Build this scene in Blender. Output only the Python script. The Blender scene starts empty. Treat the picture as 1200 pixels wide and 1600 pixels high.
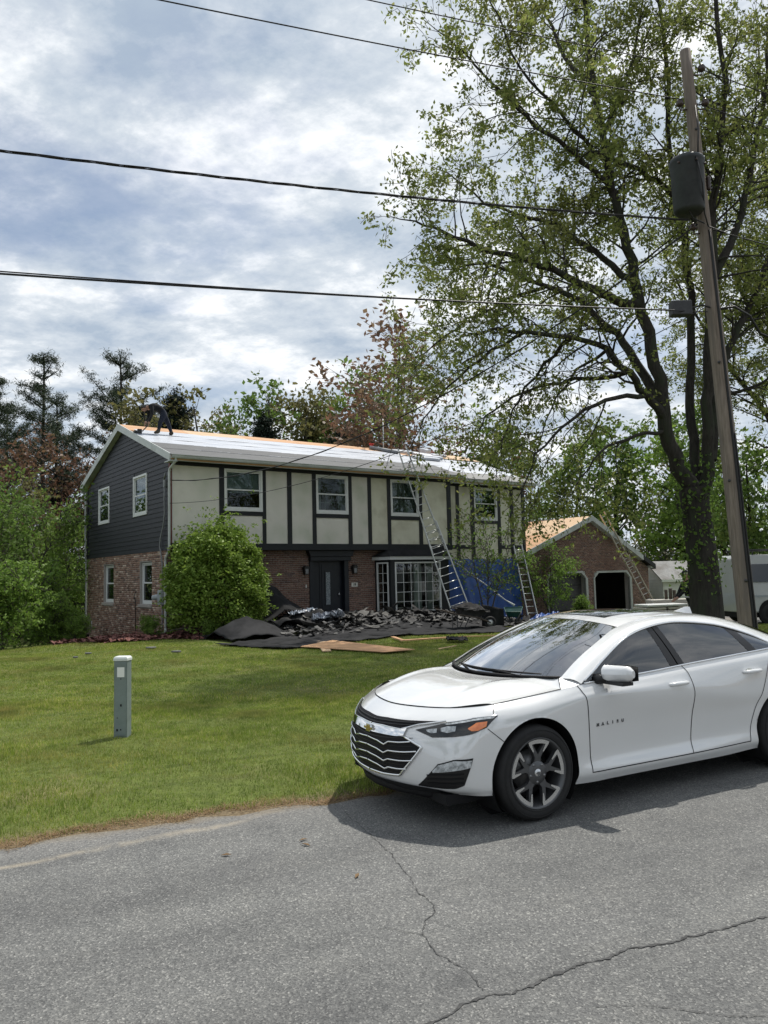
import bpy, math, random
import numpy as np
from mathutils import Vector, Matrix, Euler
R = math.radians
SC = bpy.context.scene
COL = SC.collection

# ------------------------------------------------------------ camera, sky, sun, exposure
cam_d = bpy.data.cameras.new('camera'); cam = bpy.data.objects.new('camera', cam_d); COL.objects.link(cam)
CAM_H, PITCH, ROLL = 1.79, 4.65, -1.4
_p, _r = R(PITCH), R(ROLL)
_f = Vector((0, math.cos(_p), math.sin(_p))); _rt = Vector((1, 0, 0)); _up = _rt.cross(_f)
_cr = math.cos(_r)*_rt + math.sin(_r)*_up; _cu = -math.sin(_r)*_rt + math.cos(_r)*_up
cam.matrix_world = Matrix(((_cr.x, _cu.x, -_f.x, 0), (_cr.y, _cu.y, -_f.y, 0), (_cr.z, _cu.z, -_f.z, CAM_H), (0, 0, 0, 1)))
cam_d.sensor_fit = 'VERTICAL'; cam_d.sensor_height = 36.0; cam_d.lens = 36.0*1205/1600
cam_d.clip_start = 0.05; cam_d.clip_end = 3000
SC.camera = cam

SUN_EL, SUN_DIR = R(62), (0.60, 0.80)          # the sun stands behind the house, to the right
world = bpy.data.worlds.new('World'); SC.world = world; world.use_nodes = True
nt = world.node_tree; nt.nodes.clear()
def N(t, **kw):
    n = nt.nodes.new(t)
    for k, v in kw.items(): setattr(n, k, v)
    return n
L = lambda a, b: nt.links.new(a, b)
out = N('ShaderNodeOutputWorld'); bg = N('ShaderNodeBackground'); L(bg.outputs[0], out.inputs[0])
sky = N('ShaderNodeTexSky', sky_type='NISHITA', sun_disc=False)
sky.sun_elevation = SUN_EL; sky.sun_rotation = math.atan2(SUN_DIR[0], SUN_DIR[1])
sky.air_density = 1.0; sky.dust_density = 1.5; sky.ozone_density = 1.0
tc = N('ShaderNodeTexCoord'); sep = N('ShaderNodeSeparateXYZ'); L(tc.outputs['Generated'], sep.inputs[0])
mx = N('ShaderNodeMath', operation='MAXIMUM'); L(sep.outputs[2], mx.inputs[0]); mx.inputs[1].default_value = 0.0
ad = N('ShaderNodeMath', operation='ADD'); L(mx.outputs[0], ad.inputs[0]); ad.inputs[1].default_value = 0.22
dv = N('ShaderNodeVectorMath', operation='DIVIDE'); L(tc.outputs['Generated'], dv.inputs[0])
cb = N('ShaderNodeCombineXYZ'); [L(ad.outputs[0], cb.inputs[i]) for i in range(3)]; L(cb.outputs[0], dv.inputs[1])
mp = N('ShaderNodeMapping'); L(dv.outputs[0], mp.inputs[0]); mp.inputs['Rotation'].default_value = (0, 0, R(38)); mp.inputs['Scale'].default_value = (1.0, 1.3, 0.0); mp.inputs['Location'].default_value = (3.1, 1.4, 0)
n1 = N('ShaderNodeTexNoise'); n1.inputs['Scale'].default_value = 1.5; n1.inputs['Detail'].default_value = 9; n1.inputs['Roughness'].default_value = 0.6; n1.inputs['Distortion'].default_value = 0.0
n2 = N('ShaderNodeTexNoise'); n2.inputs['Scale'].default_value = 3.1; n2.inputs['Detail'].default_value = 10; n2.inputs['Roughness'].default_value = 0.64; n2.inputs['Distortion'].default_value = 0.08
mp2 = N('ShaderNodeMapping'); L(dv.outputs[0], mp2.inputs[0]); mp2.inputs['Rotation'].default_value = (0, 0, R(30)); mp2.inputs['Scale'].default_value = (1.0, 1.2, 0.0); mp2.inputs['Location'].default_value = (7.7, 0.6, 0)
L(mp.outputs[0], n1.inputs['Vector']); L(mp2.outputs[0], n2.inputs['Vector'])
r1 = N('ShaderNodeValToRGB'); r1.color_ramp.elements[0].position = 0.33; r1.color_ramp.elements[1].position = 0.50
r1.color_ramp.elements[0].color = (0.32, 0.32, 0.32, 1)
L(n1.outputs[0], r1.inputs[0])
r2 = N('ShaderNodeValToRGB'); cr_ = r2.color_ramp
cr_.elements[0].position = 0.36; cr_.elements[0].color = (0.34, 0.41, 0.50, 1)
cr_.elements[1].position = 0.63; cr_.elements[1].color = (0.88, 0.89, 0.90, 1)
e_ = cr_.elements.new(0.50); e_.color = (0.53, 0.58, 0.635, 1)
L(n2.outputs[0], r2.inputs[0])
sc_ = N('ShaderNodeMixRGB', blend_type='MULTIPLY'); sc_.inputs[0].default_value = 1; sc_.inputs[2].default_value = (0.085, 0.085, 0.085, 1); L(sky.outputs[0], sc_.inputs[1])
mixc = N('ShaderNodeMixRGB'); L(r1.outputs[0], mixc.inputs[0]); L(sc_.outputs[0], mixc.inputs[1]); L(r2.outputs[0], mixc.inputs[2])
L(mixc.outputs[0], bg.inputs[0]); bg.inputs[1].default_value = 1.0

sun_d = bpy.data.lights.new('sun', 'SUN'); sun = bpy.data.objects.new('sun', sun_d); COL.objects.link(sun)
sun_d.energy = 3.6; sun_d.angle = R(0.9); sun_d.color = (1.0, 0.95, 0.87)
_sd = Vector((SUN_DIR[0]*math.cos(SUN_EL), SUN_DIR[1]*math.cos(SUN_EL), math.sin(SUN_EL)))
sun.rotation_euler = _sd.to_track_quat('Z', 'Y').to_euler(); sun.location = (20, 30, 60)
SC.view_settings.view_transform = 'Standard'; SC.view_settings.look = 'None'; SC.view_settings.gamma = 1.0; SC.view_settings.exposure = 0.40
SC.view_settings.use_curve_mapping = False
SC.cycles.max_bounces = 8; SC.cycles.transparent_max_bounces = 12; SC.cycles.use_denoising = True
SC.cycles.diffuse_bounces = 3; SC.cycles.glossy_bounces = 3

# ------------------------------------------------------------ materials
def newmat(name):
    m = bpy.data.materials.new(name); m.use_nodes = True
    b = m.node_tree.nodes['Principled BSDF']
    return m, m.node_tree, b
def setb(b, rough=.6, spec=.5, metal=0., coat=0.):
    b.inputs['Roughness'].default_value = rough; b.inputs['Specular IOR Level'].default_value = spec
    b.inputs['Metallic'].default_value = metal; b.inputs['Coat Weight'].default_value = coat; b.inputs['Coat Roughness'].default_value = .03
MATS = {}
def mat(name, c1, c2=None, scale=5., rough=.6, spec=.4, metal=0., coat=0., bump=0., bscale=None, detail=6, lo=.35, hi=.65, stretch=None, c3=None, scale3=.6, island=None, aniso=None):
    """principled with two-colour noise, optional larger stain colour, bump and per-piece variation"""
    m, t, b = newmat(name); setb(b, rough, spec, metal, coat)
    c4 = lambda c: (c[0], c[1], c[2], 1)
    co = t.nodes.new('ShaderNodeTexCoord'); vec = co.outputs['Object']
    if stretch:
        mpn = t.nodes.new('ShaderNodeMapping'); mpn.inputs['Scale'].default_value = stretch; t.links.new(vec, mpn.inputs[0]); vec = mpn.outputs[0]
    last = None
    if c2 is not None:
        n = t.nodes.new('ShaderNodeTexNoise'); n.inputs['Scale'].default_value = scale; n.inputs['Detail'].default_value = detail; n.inputs['Roughness'].default_value = .65
        t.links.new(vec, n.inputs['Vector'])
        rp = t.nodes.new('ShaderNodeValToRGB'); rp.color_ramp.elements[0].position = lo; rp.color_ramp.elements[1].position = hi
        rp.color_ramp.elements[0].color = c4(c1); rp.color_ramp.elements[1].color = c4(c2)
        t.links.new(n.outputs[0], rp.inputs[0]); last = rp.outputs[0]
    if c3 is not None:
        n = t.nodes.new('ShaderNodeTexNoise'); n.inputs['Scale'].default_value = scale3; n.inputs['Detail'].default_value = 5
        t.links.new(vec, n.inputs['Vector'])
        rp = t.nodes.new('ShaderNodeValToRGB'); rp.color_ramp.elements[0].position = .48; rp.color_ramp.elements[1].position = .68
        t.links.new(n.outputs[0], rp.inputs[0])
        mi = t.nodes.new('ShaderNodeMixRGB'); t.links.new(rp.outputs[0], mi.inputs[0])
        if last is not None: t.links.new(last, mi.inputs[1])
        else: mi.inputs[1].default_value = c4(c1)
        mi.inputs[2].default_value = c4(c3); last = mi.outputs[0]
    if island:
        g = t.nodes.new('ShaderNodeNewGeometry'); rp = t.nodes.new('ShaderNodeValToRGB'); rp.color_ramp.interpolation = 'LINEAR'
        els = rp.color_ramp.elements
        for k, c in enumerate(island):
            if k < 2: e = els[k]; e.position = k/(len(island)-1)
            else: e = els.new(k/(len(island)-1))
        for k, e in enumerate(sorted(els, key=lambda e: e.position)): e.position = k/(len(island)-1); e.color = c4(island[k])
        t.links.new(g.outputs['Random Per Island'], rp.inputs[0])
        if last is not None:
            mi = t.nodes.new('ShaderNodeMixRGB'); mi.blend_type = 'MULTIPLY'; mi.inputs[0].default_value = 1
            t.links.new(rp.outputs[0], mi.inputs[1]); t.links.new(last, mi.inputs[2]); last = mi.outputs[0]
        else: last = rp.outputs[0]
    if last is None: b.inputs['Base Color'].default_value = c4(c1)
    else: t.links.new(last, b.inputs['Base Color'])
    if bump:
        n = t.nodes.new('ShaderNodeTexNoise'); n.inputs['Scale'].default_value = bscale or scale*3; n.inputs['Detail'].default_value = 5
        t.links.new(vec, n.inputs['Vector']); bp = t.nodes.new('ShaderNodeBump'); bp.inputs['Strength'].default_value = bump; bp.inputs['Distance'].default_value = .02
        t.links.new(n.outputs[0], bp.inputs['Height']); t.links.new(bp.outputs[0], b.inputs['Normal'])
    MATS[name] = m
    return m
def leafmat(name, cols, trans=.45, rough=.55, patch=None):
    """leaf: diffuse + translucent, one tint for each leaf, larger light and dark patches of hue"""
    m = bpy.data.materials.new(name); m.use_nodes = True; t = m.node_tree; t.nodes.clear()
    o = t.nodes.new('ShaderNodeOutputMaterial'); g = t.nodes.new('ShaderNodeNewGeometry'); rp = t.nodes.new('ShaderNodeValToRGB')
    els = rp.color_ramp.elements
    while len(els) < len(cols): els.new(.5)
    for k, e in enumerate(els): e.position = k/(len(cols)-1)
    for k, e in enumerate(sorted(els, key=lambda e: e.position)): e.color = (*cols[k], 1)
    t.links.new(g.outputs['Random Per Island'], rp.inputs[0]); c = rp.outputs[0]
    if patch:
        co = t.nodes.new('ShaderNodeTexCoord'); n = t.nodes.new('ShaderNodeTexNoise'); n.inputs['Scale'].default_value = patch[1]; n.inputs['Detail'].default_value = 3
        t.links.new(co.outputs['Object'], n.inputs['Vector']); r2_ = t.nodes.new('ShaderNodeValToRGB'); r2_.color_ramp.elements[0].position = .50; r2_.color_ramp.elements[1].position = .72
        t.links.new(n.outputs[0], r2_.inputs[0]); mi = t.nodes.new('ShaderNodeMixRGB'); t.links.new(r2_.outputs[0], mi.inputs[0]); t.links.new(c, mi.inputs[1]); mi.inputs[2].default_value = (*patch[0], 1); c = mi.outputs[0]
    d = t.nodes.new('ShaderNodeBsdfPrincipled'); d.inputs['Roughness'].default_value = rough; d.inputs['Specular IOR Level'].default_value = .25
    tr = t.nodes.new('ShaderNodeBsdfTranslucent'); mi = t.nodes.new('ShaderNodeMixShader'); mi.inputs[0].default_value = trans
    t.links.new(c, d.inputs['Base Color']); t.links.new(c, tr.inputs[0]); t.links.new(d.outputs[0], mi.inputs[1]); t.links.new(tr.outputs[0], mi.inputs[2]); t.links.new(mi.outputs[0], o.inputs[0])
    MATS[name] = m
    return m
def glassmat(name, tint, refl=1.0, ior=1.5, rough=0.0):
    m = bpy.data.materials.new(name); m.use_nodes = True; t = m.node_tree; t.nodes.clear()
    o = t.nodes.new('ShaderNodeOutputMaterial'); tr = t.nodes.new('ShaderNodeBsdfTransparent'); tr.inputs[0].default_value = (*tint, 1)
    gl = t.nodes.new('ShaderNodeBsdfGlossy'); gl.inputs['Roughness'].default_value = rough; gl.inputs[0].default_value = (.95, .97, 1, 1)
    fr = t.nodes.new('ShaderNodeFresnel'); fr.inputs[0].default_value = ior; mu = t.nodes.new('ShaderNodeMath'); mu.operation = 'MULTIPLY'; mu.use_clamp = True; mu.inputs[1].default_value = refl
    t.links.new(fr.outputs[0], mu.inputs[0]); mi = t.nodes.new('ShaderNodeMixShader'); t.links.new(mu.outputs[0], mi.inputs[0]); t.links.new(tr.outputs[0], mi.inputs[1]); t.links.new(gl.outputs[0], mi.inputs[2]); t.links.new(mi.outputs[0], o.inputs[0])
    MATS[name] = m
    return m
mat('mortar', (.30, .28, .26), (.38, .36, .33), 20, .9)
BR = [(.17, .095, .070), (.25, .15, .108), (.20, .118, .085), (.32, .21, .155), (.23, .14, .10), (.10, .065, .055), (.36, .27, .215), (.26, .165, .12), (.52, .43, .35), (.21, .13, .095)]
mat('brick', (.82, .80, .80), (1.1, 1.08, 1.05), 9, .85, island=BR, bump=.35, bscale=60)
BR2 = [(.15, .085, .07), (.21, .12, .095), (.17, .10, .08), (.24, .145, .115), (.18, .11, .085), (.11, .07, .065), (.26, .17, .135), (.20, .12, .10)]
mat('brick_brown', (.82, .80, .80), (1.1, 1.08, 1.05), 9, .85, island=BR2, bump=.35, bscale=60)
mat('siding', (.016, .0175, .024), (.021, .023, .031), 3, .55, .35)
mat('stucco', (.62, .60, .545), (.70, .675, .62), 2.2, .85, bump=.15, bscale=70, c3=(.52, .53, .45), scale3=1.1)
mat('stucco_stained', (.58, .565, .46), (.66, .65, .54), 1.6, .85, bump=.15, bscale=70, c3=(.46, .44, .34), scale3=1.3)
mat('timber', (.006, .008, .011), (.010, .012, .016), 8, .5)
mat('white_trim', (.52, .54, .54), (.58, .59, .59), 4, .45)
mat('white_metal', (.42, .45, .445), (.48, .505, .495), 3, .4, c3=(.36, .385, .37), scale3=2)
mat('vinyl', (.64, .655, .65), None, rough=.35)
mat('soffit', (.36, .38, .36), (.42, .44, .41), 6, .6)
mat('curtain', (.28, .31, .29), (.38, .41, .38), 3, .9, stretch=(6, 6, .3))
mat('blind', (.55, .58, .60), (.62, .65, .67), 3, .8)
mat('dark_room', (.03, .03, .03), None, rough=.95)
mat('plywood', (.44, .25, .13), (.54, .33, .18), 3, .75, stretch=(.6, 4, 1), c3=(.38, .21, .11), scale3=.8, bump=.05)
mat('plywood_pale', (.48, .32, .19), (.58, .42, .27), 3, .75, stretch=(.6, 4, 1), bump=.05)
mat('underlay', (.46, .485, .53), (.58, .60, .64), 3, .35, stretch=(.4, 9, 1), c3=(.30, .33, .39), scale3=1.5)
mat('drip_felt', (.075, .078, .082), (.12, .123, .127), 5, .75, stretch=(.5, 3, 1), bump=.15)
mat('old_shingle', (.20, .20, .20), (.30, .30, .29), 12, .9, bump=.4)
mat('felt', (.012, .0125, .0135), (.026, .0265, .029), 3, .85, .12, bump=.3, bscale=9, c3=(.036, .036, .038), scale3=.7)
mat('torn_shingle', (.014, .014, .015), (.045, .045, .046), 6, .95, .1, bump=.4, island=[(.6, .6, .62), (1, 1, 1), (1.6, 1.55, 1.5), (.8, .8, .82)])
mat('torn_shingle_back', (.07, .068, .064), (.13, .127, .12), 5, .9, bump=.3)
mat('foil', (.40, .44, .50), (.08, .09, .12), 6, .35, .6, lo=.45, hi=.55)
mat('tarp_blue', (.010, .05, .22), (.016, .075, .30), 2, .45, .5, bump=.5, bscale=3)
mat('aluminium', (.50, .52, .52), (.62, .63, .62), 8, .38, .5, .75)
mat('fibre_rail', (.40, .36, .28), (.50, .45, .36), 8, .5)
mat('steel_dark', (.025, .026, .028), (.05, .05, .052), 6, .5, .5, .3)
mat('barrow_black', (.02, .02, .022), (.05, .05, .05), 5, .5)
mat('barrow_green', (.012, .06, .055), (.03, .10, .09), 5, .45)
mat('rubber', (.017, .017, .018), (.026, .026, .026), 9, .75, .3)
mat('pole_wood', (.12, .100, .080), (.24, .20, .165), 4, .85, stretch=(9, 9, .5), bump=.5, bscale=6, c3=(.14, .12, .105), scale3=1.2)
mat('cable', (.012, .012, .013), None, rough=.55)
mat('transformer', (.018, .022, .024), (.030, .035, .037), 5, .55, c3=(.06, .036, .026), scale3=1.3)
mat('porcelain', (.05, .035, .03), None, rough=.2)
mat('pedestal', (.175, .215, .21), (.215, .255, .25), 8, .6, c3=(.14, .175, .165), scale3=3)
mat('pedestal_cap', (.62, .66, .65), (.70, .72, .71), 5, .55)
mat('sticker', (.80, .80, .78), None, rough=.5)
mat('bark', (.016, .014, .012), (.042, .038, .032), 5, .95, stretch=(3, 3, .7), bump=1.0, bscale=8, c3=(.030, .036, .022), scale3=1.5)
mat('bark_grey', (.05, .044, .038), (.10, .09, .08), 5, .95, stretch=(3, 3, .6), bump=.6, bscale=8)
mat('mulch', (.12, .050, .042), (.21, .10, .085), 16, .95, bump=1, bscale=40, island=[(.7, .7, .7), (1, 1, 1), (1.35, 1.25, 1.2)])
mat('soil', (.10, .075, .05), (.16, .12, .08), 6, .95)
mat('white_siding', (.62, .64, .60), (.70, .71, .66), 3, .6)
mat('shed_roof', (.21, .21, .21), (.31, .31, .305), 9, .9, bump=.4, c3=(.17, .16, .15), scale3=1.1)
mat('van_paint', (.40, .41, .40), (.45, .46, .45), 1.5, .3, coat=.5)
mat('van_glass', (.010, .012, .014), None, rough=.06, spec=.8)
mat('yellow', (.75, .47, .05), (.80, .55, .10), 6, .6)
mat('cloth_black', (.006, .0065, .009), (.014, .015, .019), 9, .9)
mat('cloth_navy', (.008, .012, .025), (.016, .021, .038), 9, .9)
mat('skin', (.32, .18, .13), None, rough=.6)
mat('boot', (.025, .022, .015), (.06, .045, .03), 9, .7)
mat('white_cloth', (.62, .62, .66), None, rough=.8)
mat('red_anchor', (.55, .04, .03), None, rough=.45)
mat('rope', (.03, .03, .03), None, rough=.9)
mat('wood_dark', (.07, .055, .045), (.13, .105, .085), 5, .85, stretch=(1, 6, 6), bump=.3)
mat('wood_black', (.018, .016, .015), (.035, .03, .028), 5, .8)
mat('stone_grey', (.09, .092, .095), (.15, .15, .15), 8, .9, bump=.4)
mat('lumber', (.42, .40, .36), (.55, .52, .47), 4, .8, stretch=(1, 5, 5))
mat('lamp_black', (.012, .012, .013), None, rough=.4)
mat('lamp_glass', (.10, .11, .12), None, rough=.15, spec=.7)
mat('leaded', (.07, .09, .11), (.22, .26, .29), 26, .15, .8, lo=.42, hi=.58, bump=.6, bscale=24)
mat('door_navy', (.006, .009, .015), (.010, .013, .020), 3, .42)
mat('plaque', (.60, .58, .54), None, rough=.5)
mat('conduit', (.17, .18, .19), (.23, .24, .25), 4, .55)
mat('meter', (.28, .31, .33), (.34, .37, .39), 4, .45)
mat('red_brown', (.13, .035, .03), (.17, .05, .045), 4, .6)
# car
mat('car_white', (.69, .70, .705), None, rough=.22, spec=.5, coat=1.0); MATS['car_white'].node_tree.nodes['Principled BSDF'].inputs['Coat IOR'].default_value = 1.85
mat('car_black', (.010, .010, .011), None, rough=.35)
mat('car_matte', (.012, .012, .013), None, rough=.7, spec=.2)
mat('chrome', (.80, .81, .82), None, rough=.08, metal=1.0)
mat('gap', (.02, .02, .022), None, rough=.9, spec=.1)
mat('head_dark', (.006, .0065, .007), (.02, .022, .024), 9, .08, .5, coat=.25)
mat('head_clear', (.22, .24, .25), (.55, .58, .60), 26, .06, .9, coat=1, lo=.4, hi=.6)
mat('amber', (.62, .13, .015), (.75, .22, .03), 20, .12, .7, coat=1)
mat('rim_dark', (.10, .103, .108), None, rough=.35, spec=.5, metal=.6)
mat('rim_silver', (.60, .61, .62), None, rough=.24, metal=.9)
mat('disc', (.22, .22, .22), None, rough=.4, metal=.8)
mat('gold', (.52, .38, .14), None, rough=.3, metal=.7)
mat('seat', (.022, .022, .024), (.03, .03, .032), 9, .85)
mat('tail_red', (.30, .01, .01), None, rough=.1, coat=1)
mat('letter', (.16, .17, .18), None, rough=.2, metal=.8)
glassmat('pane', (.62, .68, .66), .85)
glassmat('windscreen', (.38, .45, .42), 4.2, 1.55)
glassmat('side_glass', (.20, .23, .225), 2.3, 1.5)
mat('sunroof', (.012, .013, .014), None, rough=.04, spec=.8, coat=1)

# ------------------------------------------------------------ mesh builder
class MB:
    def __init__(s, xf=None): s.v = []; s.f = []; s.m = []; s.s = []; s.xf = xf
    def add(s, vs, fs, mi=0, sm=False):
        b = len(s.v)
        s.v += [tuple(s.xf(*p)) for p in vs] if s.xf else [tuple(p) for p in vs]
        s.f += [tuple(b+i for i in f) for f in fs]; s.m += [mi]*len(fs); s.s += [sm]*len(fs)
        return s
    def box(s, x0, x1, y0, y1, z0, z1, mi=0):
        return s.add([(x0,y0,z0),(x1,y0,z0),(x1,y1,z0),(x0,y1,z0),(x0,y0,z1),(x1,y0,z1),(x1,y1,z1),(x0,y1,z1)],
                     [(0,3,2,1),(4,5,6,7),(0,1,5,4),(1,2,6,5),(2,3,7,6),(3,0,4,7)], mi)
    def bar(s, a, b, w, h, up=(0,0,1), mi=0):
        a = Vector(a); b = Vector(b); d = (b-a).normalized(); sx = d.cross(Vector(up))
        if sx.length < 1e-5: sx = d.cross(Vector((1,0,0)))
        sx.normalize(); uz = sx.cross(d)
        vs = [p + sx*(i*w/2) + uz*(j*h/2) for p in (a, b) for i, j in ((-1,-1),(1,-1),(1,1),(-1,1))]
        return s.add(vs, [(0,1,2,3),(7,6,5,4),(0,4,5,1),(1,5,6,2),(2,6,7,3),(3,7,4,0)], mi)
    def tube(s, pts, rad, n=8, cap=True, mi=0, sm=True):
        pts = [Vector(p) for p in pts]; k = len(pts)
        if not hasattr(rad, '__len__'): rad = [rad]*k
        vs = []; ref = None
        for i, p in enumerate(pts):
            d = (pts[min(i+1, k-1)] - pts[max(i-1, 0)])
            if d.length < 1e-9: d = Vector((0,0,1))
            d.normalize()
            if ref is None: ref = d.orthogonal().normalized()
            ref = (ref - d*ref.dot(d))
            if ref.length < 1e-6: ref = d.orthogonal()
            ref.normalize(); o = d.cross(ref)
            for j in range(n):
                a = 2*math.pi*j/n; vs.append(p + (ref*math.cos(a) + o*math.sin(a))*rad[i])
        fs = [(i*n+j, i*n+(j+1) % n, (i+1)*n+(j+1) % n, (i+1)*n+j) for i in range(k-1) for j in range(n)]
        s.add(vs, fs, mi, sm)
        if cap:
            b = len(s.v)-len(vs)
            s.f += [tuple(b+j for j in reversed(range(n))), tuple(b+(k-1)*n+j for j in range(n))]; s.m += [mi]*2; s.s += [False]*2
        return s
    def lathe(s, prof, n=24, mi=0, sm=True, axis='z', c=(0,0,0)):
        vs = []
        for r, z in prof:
            for j in range(n):
                a = 2*math.pi*j/n; x, y = r*math.cos(a), r*math.sin(a)
                p = (x, y, z) if axis == 'z' else ((x, z, y) if axis == 'y' else (z, x, y))
                vs.append((p[0]+c[0], p[1]+c[1], p[2]+c[2]))
        k = len(prof)
        return s.add(vs, [(i*n+j, i*n+(j+1) % n, (i+1)*n+(j+1) % n, (i+1)*n+j) for i in range(k-1) for j in range(n)], mi, sm)
    def prism(s, poly, t0, t1, ax='y', mi=0):
        """poly of (a, c) extruded along ax: 'y' -> (a, t, c), 'x' -> (t, a, c), 'z' -> (a, c, t)"""
        f = {'y': lambda a, c, t: (a, t, c), 'x': lambda a, c, t: (t, a, c), 'z': lambda a, c, t: (a, c, t)}[ax]
        k = len(poly); vs = [f(a, c, t0) for a, c in poly] + [f(a, c, t1) for a, c in poly]
        return s.add(vs, [tuple(range(k)), tuple(reversed(range(k, 2*k)))] + [(i, i+k, (i+1) % k + k, (i+1) % k) for i in range(k)], mi)
    def grid(s, P, mi=0, sm=True, flip=False):
        """P: array (a, b, 3)"""
        P = np.asarray(P); a, b = P.shape[:2]
        fs = []
        for i in range(a-1):
            for j in range(b-1):
                q = (i*b+j, (i+1)*b+j, (i+1)*b+j+1, i*b+j+1); fs.append(q[::-1] if flip else q)
        return s.add([tuple(p) for p in P.reshape(-1, 3)], fs, mi, sm)
    def mesh(s, name):
        me = bpy.data.meshes.new(name); me.from_pydata(s.v, [], s.f)
        me.polygons.foreach_set('material_index', s.m); me.polygons.foreach_set('use_smooth', s.s)
        return me
    def build(s, name, mats, parent=None, loc=None, rz=0., bevel=0., norm=True, link=True):
        me = s.mesh(name)
        if norm:
            import bmesh
            bm = bmesh.new(); bm.from_mesh(me); bmesh.ops.recalc_face_normals(bm, faces=bm.faces); bm.to_mesh(me); bm.free()
        return put(name, me, mats, parent, loc, rz, bevel, link)
def put(name, me, mats, parent=None, loc=None, rz=0., bevel=0., link=True):
    if isinstance(mats, str): mats = [mats]
    if not me.materials:
        for m in mats: me.materials.append(MATS[m])
    o = bpy.data.objects.new(name, me)
    if link: COL.objects.link(o)
    if parent is not None: o.parent = parent
    if loc is not None: o.location = loc
    o.rotation_euler = (0, 0, rz)
    if bevel:
        b = o.modifiers.new('bevel', 'BEVEL'); b.width = bevel; b.segments = 2; b.limit_method = 'ANGLE'
    return o
def arrmesh(name, V, F, smooth=False):
    """big meshes from numpy arrays; every face has the same number of corners"""
    V = np.ascontiguousarray(V, dtype=np.float32); F = np.ascontiguousarray(F, dtype=np.int32); k = F.shape[1]
    me = bpy.data.meshes.new(name); me.vertices.add(len(V)); me.vertices.foreach_set('co', V.ravel())
    me.loops.add(F.size); me.loops.foreach_set('vertex_index', F.ravel())
    me.polygons.add(len(F)); me.polygons.foreach_set('loop_start', np.arange(0, F.size, k, dtype=np.int32))
    if smooth: me.polygons.foreach_set('use_smooth', np.ones(len(F), dtype=bool))
    me.update(calc_edges=True); me.validate()
    return me
def thing(name, label, cat, loc=(0, 0, 0), rz=0., group=None):
    o = bpy.data.objects.new(name, None); COL.objects.link(o); o.empty_display_size = .2
    o.location = loc; o.rotation_euler = (0, 0, rz); return tag(o, label, cat, group)
def tag(o, label=None, cat=None, group=None, kind=None):
    if label: o['label'] = label
    if cat: o['category'] = cat
    if group: o['group'] = group
    if kind: o['kind'] = kind
    return o
def copy_tree(o, parent=None):
    c = o.copy(); COL.objects.link(c)
    if parent is not None: c.parent = parent
    for ch in list(o.children): copy_tree(ch, c)
    return c
def part(name, parent):
    o = bpy.data.objects.new(name, None); COL.objects.link(o); o.parent = parent; o.empty_display_size = .1; return o

# ------------------------------------------------------------ the lie of the land
HX, HY, HA = -6.96, 25.0, R(36.1)                 # house corner and heading: u along the front, v into the depth
_c, _s = math.cos(HA), math.sin(HA)
def HW(u, v, z=0.): return (HX + u*_c - v*_s, HY + u*_s + v*_c, z)
def WH(x, y): dx, dy = x-HX, y-HY; return dx*_c + dy*_s, -dx*_s + dy*_c
RA = R(22); T0 = 6.11                             # the road runs at 22 degrees; its lawn edge lies at t = T0
def RW(s, t): return s*math.cos(RA) - t*math.sin(RA), s*math.sin(RA) + t*math.cos(RA)
def RT(x, y): return -x*np.sin(RA) + y*np.cos(RA)
def RS(x, y): return x*np.cos(RA) + y*np.sin(RA)
def sst(a, b, x):
    t = np.clip((np.asarray(x, float)-a)/(b-a), 0, 1); return t*t*(3-2*t)
def ground(x, y):
    x = np.asarray(x, float); y = np.asarray(y, float)
    dx, dy = x-HX, y-HY; u = dx*_c + dy*_s; v = -dx*_s + dy*_c
    t = RT(x, y)
    d = -u*.45 + v*.9
    z = -.085*np.clip(d-.5, 0, 26)*sst(9, 3, u) - .06*np.clip(d-8, 0, 14)*sst(6, 14, u)
    z = z - .55*sst(7, 16, u)*sst(-15, -5, v)
    z = z + .065*np.clip(y-42, 0, 60)*sst(2, -12, x) + .03*np.clip(y-44, 0, 60)*sst(-6, 6, x)
    z = z + .025*np.sin(x*.9+.4)*np.sin(y*.7)*sst(7, 9, t) + .03*sst(T0-.02, T0+.5, t)
    z = z - .035*sst(T0-.15, T0-.35, t)
    return z
def gz(x, y): return float(ground(x, y))
rng = np.random.default_rng(7)
random.seed(7)
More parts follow.
